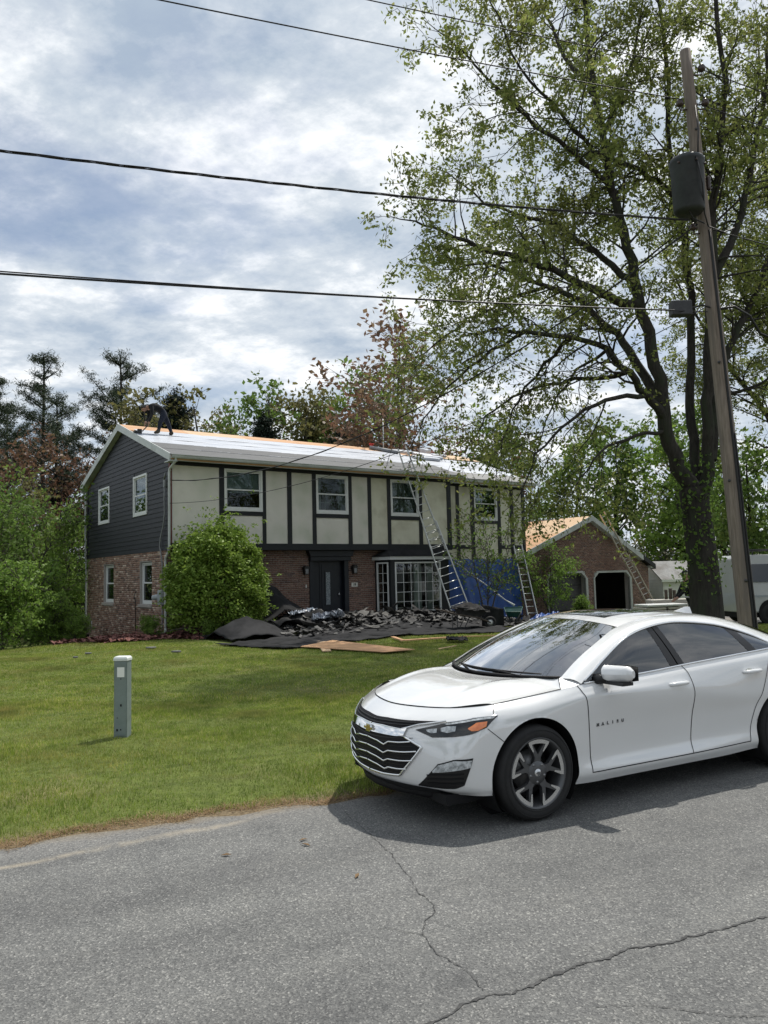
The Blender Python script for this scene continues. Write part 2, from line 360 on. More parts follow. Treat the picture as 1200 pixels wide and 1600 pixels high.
# ------------------------------------------------------------ ground, road, grass
def spaced(segs):
    a = []
    for x0, x1, st in segs: a += list(np.arange(x0, x1, st))
    return np.array(a + [segs[-1][1]])
def ground_mat():
    m, t, b = newmat('lawn_ground'); setb(b, .95, .2)
    co = t.nodes.new('ShaderNodeTexCoord')
    def nz(s, d=5):
        n = t.nodes.new('ShaderNodeTexNoise'); n.inputs['Scale'].default_value = s; n.inputs['Detail'].default_value = d; t.links.new(co.outputs['Object'], n.inputs['Vector']); return n.outputs[0]
    def ramp(f, stops):
        r = t.nodes.new('ShaderNodeValToRGB'); e = r.color_ramp.elements
        while len(e) < len(stops): e.new(.5)
        for k, (p, c) in enumerate(stops): e[k].position = p; e[k].color = (*c, 1)
        t.links.new(f, r.inputs[0]); return r.outputs[0]
    g = ramp(nz(9), [(.3, (.07, .092, .022)), (.7, (.12, .15, .036))])
    dead = ramp(nz(.55), [(.56, (0, 0, 0)), (.70, (1, 1, 1))])
    mi = t.nodes.new('ShaderNodeMixRGB'); t.links.new(dead, mi.inputs[0]); t.links.new(g, mi.inputs[1]); mi.inputs[2].default_value = (.17, .16, .07, 1)
    vm = t.nodes.new('ShaderNodeVectorMath'); vm.operation = 'DOT_PRODUCT'; t.links.new(co.outputs['Object'], vm.inputs[0]); vm.inputs[1].default_value = (-math.sin(RA), math.cos(RA), 0)
    mr = t.nodes.new('ShaderNodeMapRange'); mr.inputs['From Min'].default_value = T0+.22; mr.inputs['From Max'].default_value = T0+.05; t.links.new(vm.outputs['Value'], mr.inputs['Value'])
    m2 = t.nodes.new('ShaderNodeMixRGB'); t.links.new(mr.outputs[0], m2.inputs[0]); t.links.new(mi.outputs[0], m2.inputs[1]); t.links.new(ramp(nz(40), [(.35, (.10, .075, .045)), (.65, (.20, .155, .095))]), m2.inputs[2])
    t.links.new(m2.outputs[0], b.inputs['Base Color'])
    bp = t.nodes.new('ShaderNodeBump'); bp.inputs['Strength'].default_value = .8; bp.inputs['Distance'].default_value = .03; t.links.new(nz(30), bp.inputs['Height']); t.links.new(bp.outputs[0], b.inputs['Normal'])
    MATS['lawn_ground'] = m
ground_mat()
xs = spaced([(-600, -100, 60), (-100, -30, 5), (-30, -12, 1.2), (-12, 9, .35), (9, 35, 1.2), (35, 100, 6), (100, 600, 60)])
ys = spaced([(-400, -30, 50), (-30, 2, 3), (2, 10, .25), (10, 36, .5), (36, 70, 1.5), (70, 130, 6), (130, 1400, 120)])
X, Y = np.meshgrid(xs, ys, indexing='ij')
V = np.stack([X, Y, ground(X, Y)], -1).reshape(-1, 3)
na, nb = len(xs), len(ys); I, J = np.meshgrid(np.arange(na-1), np.arange(nb-1), indexing='ij'); q = (I*nb+J).ravel()
go = put('ground', arrmesh('ground', V, np.stack([q, q+nb, q+nb+1, q+1], 1), True), 'lawn_ground'); tag(go, kind='structure', label='green lawn and wooded ground rolling away behind the house')

def road_mat():
    m, t, b = newmat('asphalt'); setb(b, .88, .3)
    co = t.nodes.new('ShaderNodeTexCoord'); vec = co.outputs['Object']
    def nz(s, d=5, ro=.6, v=None):
        n = t.nodes.new('ShaderNodeTexNoise'); n.inputs['Scale'].default_value = s; n.inputs['Detail'].default_value = d; n.inputs['Roughness'].default_value = ro; t.links.new(v or vec, n.inputs['Vector']); return n.outputs[0]
    def ramp(f, stops):
        r = t.nodes.new('ShaderNodeValToRGB'); e = r.color_ramp.elements
        while len(e) < len(stops): e.new(.5)
        for k, (p, c) in enumerate(stops): e[k].position = p; e[k].color = (*c, 1)
        t.links.new(f, r.inputs[0]); return r.outputs[0]
    def mix(f, a, b_, mode='MIX'):
        mi = t.nodes.new('ShaderNodeMixRGB'); mi.blend_type = mode
        for k, x in zip((0, 1, 2), (f, a, b_)):
            if hasattr(x, 'links'): t.links.new(x, mi.inputs[k])
            else: mi.inputs[k].default_value = x if k == 0 else (*x, 1)
        return mi.outputs[0]
    def mth(op, a, b_=None, cl=False):
        n = t.nodes.new('ShaderNodeMath'); n.operation = op; n.use_clamp = cl
        for k, x in enumerate((a, b_)):
            if x is None: continue
            if hasattr(x, 'links'): t.links.new(x, n.inputs[k])
            else: n.inputs[k].default_value = x
        return n.outputs[0]
    base = ramp(nz(.8, 6), [(.3, (.126, .129, .130)), (.7, (.156, .159, .159))])
    vo = t.nodes.new('ShaderNodeTexVoronoi'); vo.inputs['Scale'].default_value = 115; t.links.new(vec, vo.inputs['Vector'])
    stone = ramp(vo.outputs['Color'], [(.0, (.48, .48, .49)), (.45, (.86, .86, .86)), (.75, (1.12, 1.11, 1.09)), (1, (2.3, 2.25, 2.16))])
    c = mix(1., base, stone, 'MULTIPLY')
    c = mix(1., c, ramp(nz(330, 2), [(.35, (.72, .72, .73)), (.68, (1.35, 1.34, 1.3))]), 'MULTIPLY')
    mpt = t.nodes.new('ShaderNodeMapping'); mpt.inputs['Scale'].default_value = (.12, 1.1, 1); t.links.new(vec, mpt.inputs[0])
    c = mix(1., c, ramp(nz(1.6, 3, .5, mpt.outputs[0]), [(.35, (.84, .84, .845)), (.65, (1.12, 1.12, 1.11))]), 'MULTIPLY')
    c = mix(1., c, ramp(nz(2.6, 6, .7), [(.30, (.80, .80, .81)), (.48, (1, 1, 1)), (.75, (1.10, 1.09, 1.07))]), 'MULTIPLY')
    # sandy streaks and grit along the verge (local y is the distance across the road)
    sp = t.nodes.new('ShaderNodeSeparateXYZ'); t.links.new(vec, sp.inputs[0]); s_, t_ = sp.outputs[0], sp.outputs[1]
    wob = mth('MULTIPLY', mth('SUBTRACT', nz(1.7, 4), .5), .35)
    cen = mth('ADD', mth('ADD', mth('MULTIPLY', s_, .19), 5.655), wob)
    dist = mth('ABSOLUTE', mth('SUBTRACT', t_, cen))
    streak = mth('SUBTRACT', 1., mth('MULTIPLY', dist, 13.), True)
    br = ramp(nz(3.3, 7, .7), [(.40, (0, 0, 0)), (.60, (1, 1, 1))])
    lim = mth('MULTIPLY', mth('SUBTRACT', 2.1, s_), 1.2, True)
    f1 = mth('MULTIPLY', mth('MULTIPLY', mth('MULTIPLY', streak, br), lim), .75)
    c = mix(f1, c, (.34, .30, .235))
    grit = mth('MULTIPLY', mth('SUBTRACT', mth('ADD', t_, mth('MULTIPLY', wob, .8)), 5.62), 3.2, True)
    grit = mth('MULTIPLY', grit, ramp(nz(45, 3), [(.42, (0, 0, 0)), (.6, (1, 1, 1))]))
    c = mix(mth('MULTIPLY', grit, .6), c, (.25, .24, .225))
    edge = mth('MULTIPLY', mth('SUBTRACT', mth('ADD', t_, wob), 5.93), 6., True)
    c = mix(mth('MULTIPLY', edge, .8), c, ramp(nz(60, 4), [(.35, (.11, .085, .055)), (.65, (.26, .22, .16))]))
    t.links.new(c, b.inputs['Base Color'])
    bp = t.nodes.new('ShaderNodeBump'); bp.inputs['Strength'].default_value = .7; bp.inputs['Distance'].default_value = .006
    t.links.new(mth('ADD', vo.outputs['Distance'], nz(140, 3)), bp.inputs['Height']); t.links.new(bp.outputs[0], b.inputs['Normal'])
    MATS['asphalt'] = m
road_mat()
ss = spaced([(-250, -12, 8), (-12, 14, .09), (14, 260, 8)])
def edge_t(s): return T0 + .05*np.sin(s*2.1) + .035*np.sin(s*5.3+1) + .03*np.sin(s*11.7+2) + .02*np.sin(s*23.+.5)
ts = [-3.4, -2, 0, 2, 4, 5.3, 5.8]
P = np.zeros((len(ss), len(ts)+2, 3))
for k, t_ in enumerate(ts): P[:, k, 0] = ss; P[:, k, 1] = t_; P[:, k, 2] = 0.0
P[:, -2, 0] = ss; P[:, -2, 1] = edge_t(ss)-.05; P[:, -2, 2] = 0.0
P[:, -1, 0] = ss; P[:, -1, 1] = edge_t(ss); P[:, -1, 2] = -.035
road = MB().grid(P, sm=False).build('road', 'asphalt', rz=RA); tag(road, kind='structure', label='grey asphalt road with cracks and a gritty verge')
CR = [[(2.152,4.182),(1.896,4.069),(1.575,3.925),(1.31,3.802),(1.116,3.762),(0.941,3.67),(0.806,3.597),(0.643,3.497),(0.493,3.427),(0.413,3.441),(0.268,3.354),(0.157,3.275),(0.052,3.222),(-0.148,3.117),(-.5,2.9)],
      [(-0.351,6.03),(-0.193,5.697),(-0.054,5.418),(0.05,5.19),(0.105,4.941),(0.158,4.783),(0.166,4.547),(0.234,4.371),(0.237,4.251),(0.173,4.141),(0.155,3.986),(0.221,3.801),(0.299,3.666),(0.359,3.563),(0.378,3.447)],
      [(0.155,3.986),(0.077,4.017),(-0.003,4.064),(-.1,4.07)], [(0.815,3.316),(1.001,3.322),(1.142,3.279),(1.326,3.226),(1.48,3.228)]]
mat('crack', (.035, .035, .035), (.085, .085, .085), 30, .95)
for pts, w in zip(CR, (.0070, .0025, .0018, .0017)):
    pp = []
    for a, b in zip(pts, pts[1:]):
        n = max(2, int(math.dist(a, b)/.018))
        for k in range(n): pp.append((a[0]+(b[0]-a[0])*k/n, a[1]+(b[1]-a[1])*k/n))
    W_ = rng.normal(0, 1, (len(pp), 3)); off = np.cumsum(W_[:, 0])*.004; off -= np.linspace(off[0], off[-1], len(off)); P = np.zeros((len(pp), 2, 3))
    for k, p in enumerate(pp):
        a = pp[max(0, k-1)]; b = pp[min(len(pp)-1, k+1)]; dx, dy = b[0]-a[0], b[1]-a[1]; l_ = math.hypot(dx, dy) or 1; nx, ny = -dy/l_, dx/l_
        ww = w*(.35+abs(W_[k, 1])*.75); o_ = off[k]*1.2 + W_[k, 2]*.0018
        for j, sg in enumerate((-1, 1)):
            x, y = p[0]+nx*(o_+sg*ww), p[1]+ny*(o_+sg*ww); P[k, j] = (RS(x, y), RT(x, y), .004)
    MB().grid(P, sm=False).build('crack', 'crack', road)

GRASS = [(.19, .265, .045), (.25, .33, .06), (.30, .375, .075), (.34, .41, .095), (.26, .32, .065), (.50, .46, .22), (.60, .53, .30)]
leafmat('grass_blade', [(c[0]*1.02, c[1]*1.04, c[2]*.95) for c in GRASS], .35, .6, patch=((.30, .285, .10), .8))
def grass_patches():
    m = MATS['grass_blade']; t = m.node_tree; d = [n for n in t.nodes if n.type == 'BSDF_PRINCIPLED'][0]; tr = [n for n in t.nodes if n.type == 'BSDF_TRANSLUCENT'][0]
    src = d.inputs['Base Color'].links[0].from_socket; co = t.nodes.new('ShaderNodeTexCoord')
    for sc, lo, hi, c0, c1 in ((3.2, .35, .65, (.62, .68, .60), (1.12, 1.10, 1.05)), (.33, .38, .62, (.80, .86, .82), (1.10, 1.06, 1.0)), (11., .35, .7, (.75, .78, .75), (1.15, 1.12, 1.1))):
        n = t.nodes.new('ShaderNodeTexNoise'); n.inputs['Scale'].default_value = sc; n.inputs['Detail'].default_value = 4; t.links.new(co.outputs['Object'], n.inputs['Vector'])
        r = t.nodes.new('ShaderNodeValToRGB'); r.color_ramp.elements[0].position = lo; r.color_ramp.elements[1].position = hi; r.color_ramp.elements[0].color = (*c0, 1); r.color_ramp.elements[1].color = (*c1, 1); t.links.new(n.outputs[0], r.inputs[0])
        mi = t.nodes.new('ShaderNodeMixRGB'); mi.blend_type = 'MULTIPLY'; mi.inputs[0].default_value = 1; t.links.new(src, mi.inputs[1]); t.links.new(r.outputs[0], mi.inputs[2]); src = mi.outputs[0]
    t.links.new(src, d.inputs['Base Color']); t.links.new(src, tr.inputs[0])
grass_patches()
def blades(n, x0, x1, y0, y1, h0, h1, w, dens=None, seed=1):
    r = np.random.default_rng(seed)
    x = r.uniform(x0, x1, n); y = r.uniform(y0, y1, n)
    k = (RT(x, y) > T0 - .02 + r.exponential(.05, n) + .05*np.sin(RS(x, y)*2.1)) & (np.abs(x) < .62*y + 4.5) & ~((x > 10.5) & (y > 14) & (np.abs((x-24)*.808+(y-17.5)*.589) < 3.2))
    u = (x-HX)*_c + (y-HY)*_s; v = -(x-HX)*_s + (y-HY)*_c
    k &= ~((v > -1.0) & (u > -1.2)) & ~((u > -.3) & (v > -5.0) & (u < 15)) & ~((u > 16) & (v > -9))
    k &= r.uniform(0, 1, n) < (.62 + .38*np.sin(x*1.3+1)*np.sin(y*1.1)) + .25
    x, y = x[k], y[k]; n = len(x); z = ground(x, y)
    # tufts: blades gather round shared points, height follows slow waves
    hh = r.uniform(h0, h1, n)*(.8+.35*np.sin(x*2.3+y*1.7)*np.sin(x*.7-y*2.9))
    a = r.uniform(0, 2*np.pi, n); lean = r.uniform(.05, .75, n)*hh; la = r.uniform(0, 2*np.pi, n)
    dx, dy = np.cos(a)*w*.5, np.sin(a)*w*.5
    V = np.zeros((n, 3, 3)); V[:, 0] = np.stack([x-dx, y-dy, z-.01], 1); V[:, 1] = np.stack([x+dx, y+dy, z-.01], 1); V[:, 2] = np.stack([x+np.cos(la)*lean, y+np.sin(la)*lean, z+hh], 1)
    return V.reshape(-1, 3)
B1 = blades(640000, -9.5, 7.5, 3.2, 11.5, .018, .048, .008, seed=2)
B2 = blades(560000, -14, 14, 10, 20, .02, .05, .015, seed=3)
B3 = blades(230000, -19, 18, 20, 27, .025, .06, .022, seed=4)
B4 = blades(26000, -9.5, 7.5, 3.2, 11.5, .05, .10, .007, seed=5)
VV = np.concatenate([B1, B2, B3, B4]); go2 = put('grass', arrmesh('grass', VV, np.arange(len(VV)).reshape(-1, 3)), 'grass_blade')
tag(go2, 'short mown grass of the front lawn with straw coloured patches', 'grass', kind='stuff')
# dry thatch along the asphalt edge
r_ = np.random.default_rng(9); n = 20000; s_ = r_.uniform(-8, 5, n); t_ = edge_t(s_) + r_.normal(.03, .06, n)*(.6+.6*np.sin(s_*3.1)**2); x = s_*math.cos(RA)-t_*math.sin(RA); y = s_*math.sin(RA)+t_*math.cos(RA)
z = np.maximum(ground(x, y), 0.0) + .004; a = r_.uniform(0, 6.28, n); ln = r_.uniform(.02, .06, n); wd = .004
V = np.zeros((n, 3, 3)); V[:, 0] = np.stack([x, y, z], 1); V[:, 1] = V[:, 0] + np.stack([-np.sin(a)*wd, np.cos(a)*wd, 0*a], 1); V[:, 2] = V[:, 0] + np.stack([np.cos(a)*ln, np.sin(a)*ln, r_.uniform(.0, .02, n)], 1)
leafmat('straw', [(.20, .12, .055), (.30, .19, .09), (.16, .10, .05), (.36, .27, .14)], .2)
tag(put('dry_grass', arrmesh('dry_grass', V.reshape(-1, 3), np.arange(3*n).reshape(-1, 3)), 'straw'), 'brown dry thatch strewn along the edge of the asphalt', 'thatch', kind='stuff')

# driveway from the garage doors to the road
mat('drive', (.10, .10, .10), (.16, .155, .15), 2.5, .95, bump=.3, bscale=40, c3=(.20, .185, .16), scale3=.5)
dc = [HW(21.9, 1.2)[:2], HW(21.9, -3)[:2], (15.2, 31.0), (19.2, 25.0), (24.0, 18.0), (27.5, 13.5), RW(32.5, 6.0)]; dc2 = []
for a, b in zip(dc, dc[1:]):
    for k in range(8): dc2.append((a[0]+(b[0]-a[0])*k/8, a[1]+(b[1]-a[1])*k/8))
dc2.append(dc[-1]); P = np.zeros((len(dc2), 9, 3))
for k, q_ in enumerate(dc2):
    a, b = dc2[max(0, k-1)], dc2[min(len(dc2)-1, k+1)]; dx, dy = b[0]-a[0], b[1]-a[1]; l_ = math.hypot(dx, dy)
    for j, o_ in enumerate(np.linspace(-3.1, 3.1, 9)): x, y = q_[0]-dy/l_*o_, q_[1]+dx/l_*o_; P[k, j] = (x, y, gz(x, y)+.035)
tag(MB().grid(P).build('driveway', 'drive'), kind='structure', label='worn grey driveway leading to the garage')

# ------------------------------------------------------------ wall helpers
def cells(u0, u1, z0, z1, holes):
    us = sorted({u0, u1, *[h[0] for h in holes], *[h[1] for h in holes]}); zs = sorted({z0, z1, *[h[2] for h in holes], *[h[3] for h in holes]})
    us = [a for a in us if u0 <= a <= u1]; zs = [a for a in zs if z0 <= a <= z1]
    for a, b in zip(us, us[1:]):
        for c, d in zip(zs, zs[1:]):
            mu, mz = (a+b)/2, (c+d)/2
            if not any(h[0] < mu < h[1] and h[2] < mz < h[3] for h in holes): yield a, b, c, d
def wall_sheet(mb, xf, u0, u1, z0, z1, holes, depth=.14):
    """sheet in (a, b, c) coords, b=0 is the outer face; openings get reveals of the given depth"""
    for a, b, c, d in cells(u0, u1, z0, z1, holes): mb.add([xf(a,0,c), xf(b,0,c), xf(b,0,d), xf(a,0,d)], [(0,1,2,3)])
    for a, b, c, d in holes:
        for p, q in (((a,c),(a,d)), ((a,d),(b,d)), ((b,d),(b,c)), ((b,c),(a,c))):
            mb.add([xf(p[0],0,p[1]), xf(q[0],0,q[1]), xf(q[0],depth,q[1]), xf(p[0],depth,p[1])], [(0,1,2,3)])
def brick_mesh(name, xf, u0, u1, z0, z1, holes, clip=None, proud=.012):
    bl, bh, j = .203, .064, .011; V = []; F = []; row = 0; z = z0
    while z + bh <= z1 + .03:
        u = u0 - (bl+j)*.5*(row % 2)
        while u < u1:
            a, b = max(u, u0), min(u+bl, u1); segs = [(a, b)] if b-a > .02 else []
            for h in holes:
                if h[2] < z+bh-.01 and h[3] > z+.01:
                    ns = []
                    for p, q in segs:
                        if q <= h[0] or p >= h[1]: ns.append((p, q)); continue
                        if h[0]-p > .02: ns.append((p, h[0]))
                        if q-h[1] > .02: ns.append((h[1], q))
                    segs = ns
            for p, q in segs:
                if clip:
                    lo, hi = clip(z+bh)
                    p, q = max(p, lo), min(q, hi)
                    if q-p < .02: continue
                e = -proud - random.uniform(0, .006); i = len(V); c = .004
                V += [xf(p,0,z), xf(q,0,z), xf(q,0,z+bh), xf(p,0,z+bh), xf(p+c,e,z+c), xf(q-c,e,z+c), xf(q-c,e,z+bh-c), xf(p+c,e,z+bh-c)]
                F += [(i+4,i+5,i+6,i+7),(i,i+1,i+5,i+4),(i+1,i+2,i+6,i+5),(i+2,i+3,i+7,i+6),(i+3,i,i+4,i+7)]
            u += bl+j
        z += bh+j; row += 1
    return arrmesh(name, np.array(V), np.array(F))
def window(parent, xf, a0, a1, c0, c1, curtain=None, trim=.07, proud=.045, set_in=.03, grille=None, sill=True, blind=False):
    """double hung window: frame part with sash, panes, curtain below it. xf maps (along, inward, up)"""
    m = MB(xf); t = trim
    for b in ((a0, a1, c0, c0+t), (a0, a1, c1-t, c1), (a0, a0+t, c0+t, c1-t), (a1-t, a1, c0+t, c1-t)): m.box(b[0], b[1], -proud, set_in, b[2], b[3])
    m.box(a0+t, a1-t, -proud+.012, set_in, c0+t, c0+t+.03)
    w = m.build('window', 'vinyl', parent, norm=True)
    ia, ib, ic, id_ = a0+t, a1-t, c0+t+.03, c1-t; mid = (ic+id_)/2; s = .045
    for k, (p, q, dpt) in enumerate(((ic, mid+.02, .0), (mid-.02, id_, .022))):
        m = MB(xf); y0, y1 = -.015+dpt, .012+dpt
        for b in ((ia, ib, p, p+s), (ia, ib, q-s, q), (ia, ia+s, p+s, q-s), (ib-s, ib, p+s, q-s)): m.box(b[0], b[1], y0, y1, b[2], b[3])
        if grille and grille[k]:
            nx, nz = grille[k]
            for i in range(1, nx): x = ia+s+(ib-ia-2*s)*i/nx; m.box(x-.008, x+.008, y1-.006, y1+.004, p+s, q-s)
            for i in range(1, nz): z = p+s+(q-p-2*s)*i/nz; m.box(ia+s, ib-s, y1-.006, y1+.004, z-.008, z+.008)
        m.build('sash', 'vinyl', w)
        MB(xf).box(ia+s, ib-s, y0+.008, y0+.014, p+s, q-s).build('pane', 'pane', w)
    if curtain:
        n = 40; P = np.zeros((n, 2, 3)); al = np.linspace(ia, ib, n)
        for k in range(n):
            for j, c in enumerate((ic, id_)): P[k, j] = xf(al[k], .11+.02*math.sin(al[k]*38)+.008*math.sin(al[k]*91), c)
        for lo, hi in curtain:
            k0, k1 = int(lo*(n-1)), int(hi*(n-1))+1
            MB().grid(P[k0:k1]).build('curtain', 'curtain', w)
    if blind: MB(xf).box(ia, ib, .09, .10, mid-.1, id_).build('blind', 'blind', w)
    return w

# ------------------------------------------------------------ the house
EAVE_V, EAVE_Z, RID_V, RID_Z = -.42, 5.84, 5.0, 7.74
BACK_V = 9.75; UL, UR, WR = 0.0, 12.05, 17.05
SL = (RID_Z-EAVE_Z)/(RID_V-EAVE_V)
house = thing('house', 'two storey half timbered house with brick ground floor and roof under repair', 'house', (HX, HY, 0), HA)
fr = lambda off: (lambda a, b, c: (a, off+b, c))             # faces the street
gb = lambda off: (lambda a, b, c: (off+b, a, c))             # faces the left side
GW = [(6.66, 8.10, 4.10, 5.56), (2.28, 3.73, 4.10, 5.56)]; GB = [(6.16, 7.46, .96, 2.44), (1.86, 3.10, .96, 2.44)]
FW = [(1.89, 3.33, 4.09, 5.54), (5.52, 6.93, 4.09, 5.54), (8.93, 10.34, 4.09, 5.54)]
DOOR = (5.45, 7.17, .16, 2.42); BAYH = (8.75, 11.75, .45, 2.3); WW = [(13.92, 15.31, 4.07, 5.53)]
# masonry
m = MB(); wall_sheet(m, gb(.055), .45, BACK_V, -1.6, 2.82, GB, .16); mw = m.build('brick_wall', 'mortar', house, norm=False)
tag(put('brick', brick_mesh('brick', gb(.055), .452, BACK_V, -1.2, 2.78, [(h[0]-.02, h[1]+.02, h[2]-.1, h[3]+.02) for h in GB]), 'brick', mw), kind='stuff')
m = MB(); wall_sheet(m, fr(.45), .055, UR, -1.2, 2.82, [DOOR, BAYH], .16); mw = m.build('brick_wall', 'mortar', house, norm=False)
tag(put('brick', brick_mesh('brick', fr(.45), .043, UR, -.6, 2.78, [DOOR, BAYH]), 'brick_brown', mw), kind='stuff')
m = MB(); wall_sheet(m, fr(.75), UR, WR, -1.4, 2.36, [], .1); mw = m.build('brick_wall', 'mortar', house, norm=False)
tag(put('brick', brick_mesh('brick', fr(.75), UR, WR-.01, -.7, 2.32, []), 'brick_brown', mw), kind='stuff')
for h in GB:
    MB(gb(.055)).box(h[0]-.06, h[1]+.06, -.07, .1, h[2]-.1, h[2]-.005).build('brick_sill', 'mortar', house, bevel=.008)
    window(house, gb(.055+.11), h[0]+.02, h[1]-.02, h[2]+.01, h[3]-.02, [(0, .4), (.62, 1)], trim=.055, grille=((3, 2), None), proud=.03)
# plain outer skin: back, right, interior floors, so the rooms behind the glass are dark
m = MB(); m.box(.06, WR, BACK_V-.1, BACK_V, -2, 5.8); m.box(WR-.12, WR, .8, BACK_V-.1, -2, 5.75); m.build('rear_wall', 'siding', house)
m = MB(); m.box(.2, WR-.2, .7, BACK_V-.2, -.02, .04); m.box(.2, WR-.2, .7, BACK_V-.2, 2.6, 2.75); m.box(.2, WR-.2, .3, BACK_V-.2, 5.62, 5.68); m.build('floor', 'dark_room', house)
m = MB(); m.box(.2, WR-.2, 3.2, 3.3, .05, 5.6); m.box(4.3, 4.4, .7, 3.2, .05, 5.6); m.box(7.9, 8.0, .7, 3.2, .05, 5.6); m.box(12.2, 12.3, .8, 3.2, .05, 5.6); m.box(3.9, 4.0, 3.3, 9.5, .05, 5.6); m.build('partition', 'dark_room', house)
# dark clapboards of the gable, each board its own piece, cut round the windows
m = MB(); wall_sheet(m, gb(.05), 0.0, BACK_V, 2.79, 5.72, GW, .12)
m.add([(.05, 0, 5.72), (.05, BACK_V, 5.72), (.05, BACK_V/2+.05, RID_Z-.18)], [(0, 1, 2)]); m.build('gable_wall', 'siding', house, norm=False)
EX = .163; z = 2.77; k = 0
def rake_lim(z):
    if z <= 5.70: return 0.02, BACK_V-.02
    f_ = (z-5.70)/(RID_Z-.10-5.70); return 0.02+f_*(5.0-.02), (BACK_V-.02)-f_*(BACK_V-.02-5.0)
while z < RID_Z-.22:
    zt = z+EX; lo, hi = rake_lim(zt); segs = [(lo, hi)]
    for h in GW:
        if h[2] < zt and h[3] > z: segs = [s for p, q in segs for s in ((p, min(q, h[0]+.01)), (max(p, h[1]-.01), q)) if s[1]-s[0] > .05] if True else segs
    segs = sorted(set(segs))
    for p, q in segs:
        m = MB(gb(.05)); lo2, hi2 = rake_lim(z); pb = lo2 if p == lo else p; qb = hi2 if q == hi else q
        pb, qb = (p if p != lo else pb), (q if q != hi else qb)
        m.add([(pb,-.026,z),(qb,-.026,z),(q,-.006,zt+.004),(p,-.006,zt+.004),(pb,0,z),(qb,0,z),(q,0,zt+.004),(p,0,zt+.004)], [(0,1,2,3),(0,4,5,1),(1,5,6,2),(3,7,4,0),(2,6,7,3)]); m.build('clapboard', 'siding', house)
    z += EX; k += 1
for h in GW: window(house, gb(.05), *h, [(0, .35), (.7, 1)], grille=((3, 2), (3, 2)), proud=.05)
MB().box(-.012, .06, -.02, .10, 2.76, 5.74).build('corner_board', 'red_brown', house)
MB().box(-.005, .06, BACK_V-.1, BACK_V+.02, 2.76, 5.74).build('corner_board', 'siding', house)
# street front: stucco panels and dark boards
m = MB(); wall_sheet(m, fr(.03), .03, UR, 2.79, 5.75, FW, .12); m.build('front_wall', 'timber', house, norm=False)
ups = [(1.71, 1.89), (3.33, 3.47), (4.32, 4.50), (5.36, 5.52), (6.93, 7.10), (7.84, 8.00), (8.77, 8.93), (10.34, 10.52), (11.84, 12.06)]
def board(x0, x1, z0, z1, y=.0, dp=.035): MB(fr(y)).box(x0, x1, -dp, .03, z0, z1).build('timber_board', 'timber', house, bevel=.004)
def panel(x0, x1, z0, z1, y=.0, mt='stucco'): MB(fr(y)).box(x0, x1, -.006, .03, z0, z1).build('stucco_panel', mt, house)
board(.02, 12.06, 5.55, 5.74, dp=.034); board(.02, 12.06, 2.75, 2.98, dp=.034)
for a, b in ups: board(a, b, 2.98, 5.55)
prev = .09
for a, b in ups:
    if a-prev > .3:
        w_ = [h for h in FW if h[0] >= prev-.05 and h[1] <= a+.05]
        if w_: board(prev, a, 3.94, 4.085, dp=.032); panel(prev, a, 2.98, 3.94, mt='stucco_stained' if a > 10 else 'stucco')
        else: panel(prev, a, 2.98, 5.55, mt='stucco_stained' if a > 8.2 else 'stucco')
    prev = b
MB().box(.02, .09, -.004, .03, 2.98, 5.55).build('corner_board', 'white_trim', house)
window(house, fr(0), *FW[0], None, blind=True, grille=None); window(house, fr(0), *FW[1], [(0, .2), (.8, 1)], grille=((4, 2), None)); window(house, fr(0), *FW[2], [(0, 1)], grille=((4, 2), None))
# set back wing
m = MB(); wall_sheet(m, fr(.63), UR, WR, 2.30, 5.75, WW, .12); m.box(UR-.02, UR+.02, .0, .66, 2.79, 5.7); m.build('front_wall', 'timber', house, norm=False)
for a, b in ((12.87, 13.05), (13.72, 13.92), (15.31, 15.52), (16.12, 16.34), (16.88, 17.07)): board(a, b, 2.33, 5.52, .6)
board(12.05, 17.07, 5.52, 5.72, .6, .034)
for a, b in ((12.06, 12.87), (13.05, 13.72), (15.52, 16.12), (16.34, 16.88)):
    board(a, b, 2.82, 2.98, .6, .033); panel(a, b, 2.98, 5.52, .6, 'stucco_stained'); panel(a, b, 2.34, 2.82, .6, 'stucco_stained')
panel(13.92, 15.31, 2.34, 3.93, .6, 'stucco_stained'); board(13.92, 15.31, 3.93, 4.065, .6, .033)
window(house, fr(.6), *WW[0], [(0, .3)], grille=None)
# ground floor ceiling of the overhang
MB().box(.06, UR, .035, .5, 2.752, 2.79).build('overhang_soffit', 'timber', house)
# roof
def rz_at(v): return RID_Z - abs(v-RID_V)*SL
WSL = (RID_Z-5.83)/(RID_V-.15)
def wz_at(v): return RID_Z - (RID_V-v)*WSL
TH = .16
def slab(mb, u0, u1, v0, v1, lift, th, zf=None):
    zf = zf or rz_at; z0, z1 = zf(v0)+lift, zf(v1)+lift
    mb.add([(u0,v0,z0-th),(u1,v0,z0-th),(u1,v1,z1-th),(u0,v1,z1-th),(u0,v0,z0),(u1,v0,z0),(u1,v1,z1),(u0,v1,z1)], [(0,3,2,1),(4,5,6,7),(0,1,5,4),(1,2,6,5),(2,3,7,6),(3,0,4,7)])
RL = -.16
m = MB(); slab(m, RL+.03, 12.44, EAVE_V, RID_V, -.03, TH); slab(m, RL+.03, WR+.3, RID_V, BACK_V+.45, -.03, TH); slab(m, 12.44, WR+.3, .15, RID_V, -.03, TH, wz_at); m.build('roof_deck', 'plywood', house)
nsh = 7; w_ = (WR+.3-RL)/nsh
for k in range(nsh): m = MB(); slab(m, RL+k*w_+.006, RL+(k+1)*w_-.006, 3.75, RID_V-.015+random.uniform(-.01, .01), .001+random.uniform(0, .004), .02); m.build('plywood_sheet', random.choice(['plywood', 'plywood', 'plywood_pale']), house)
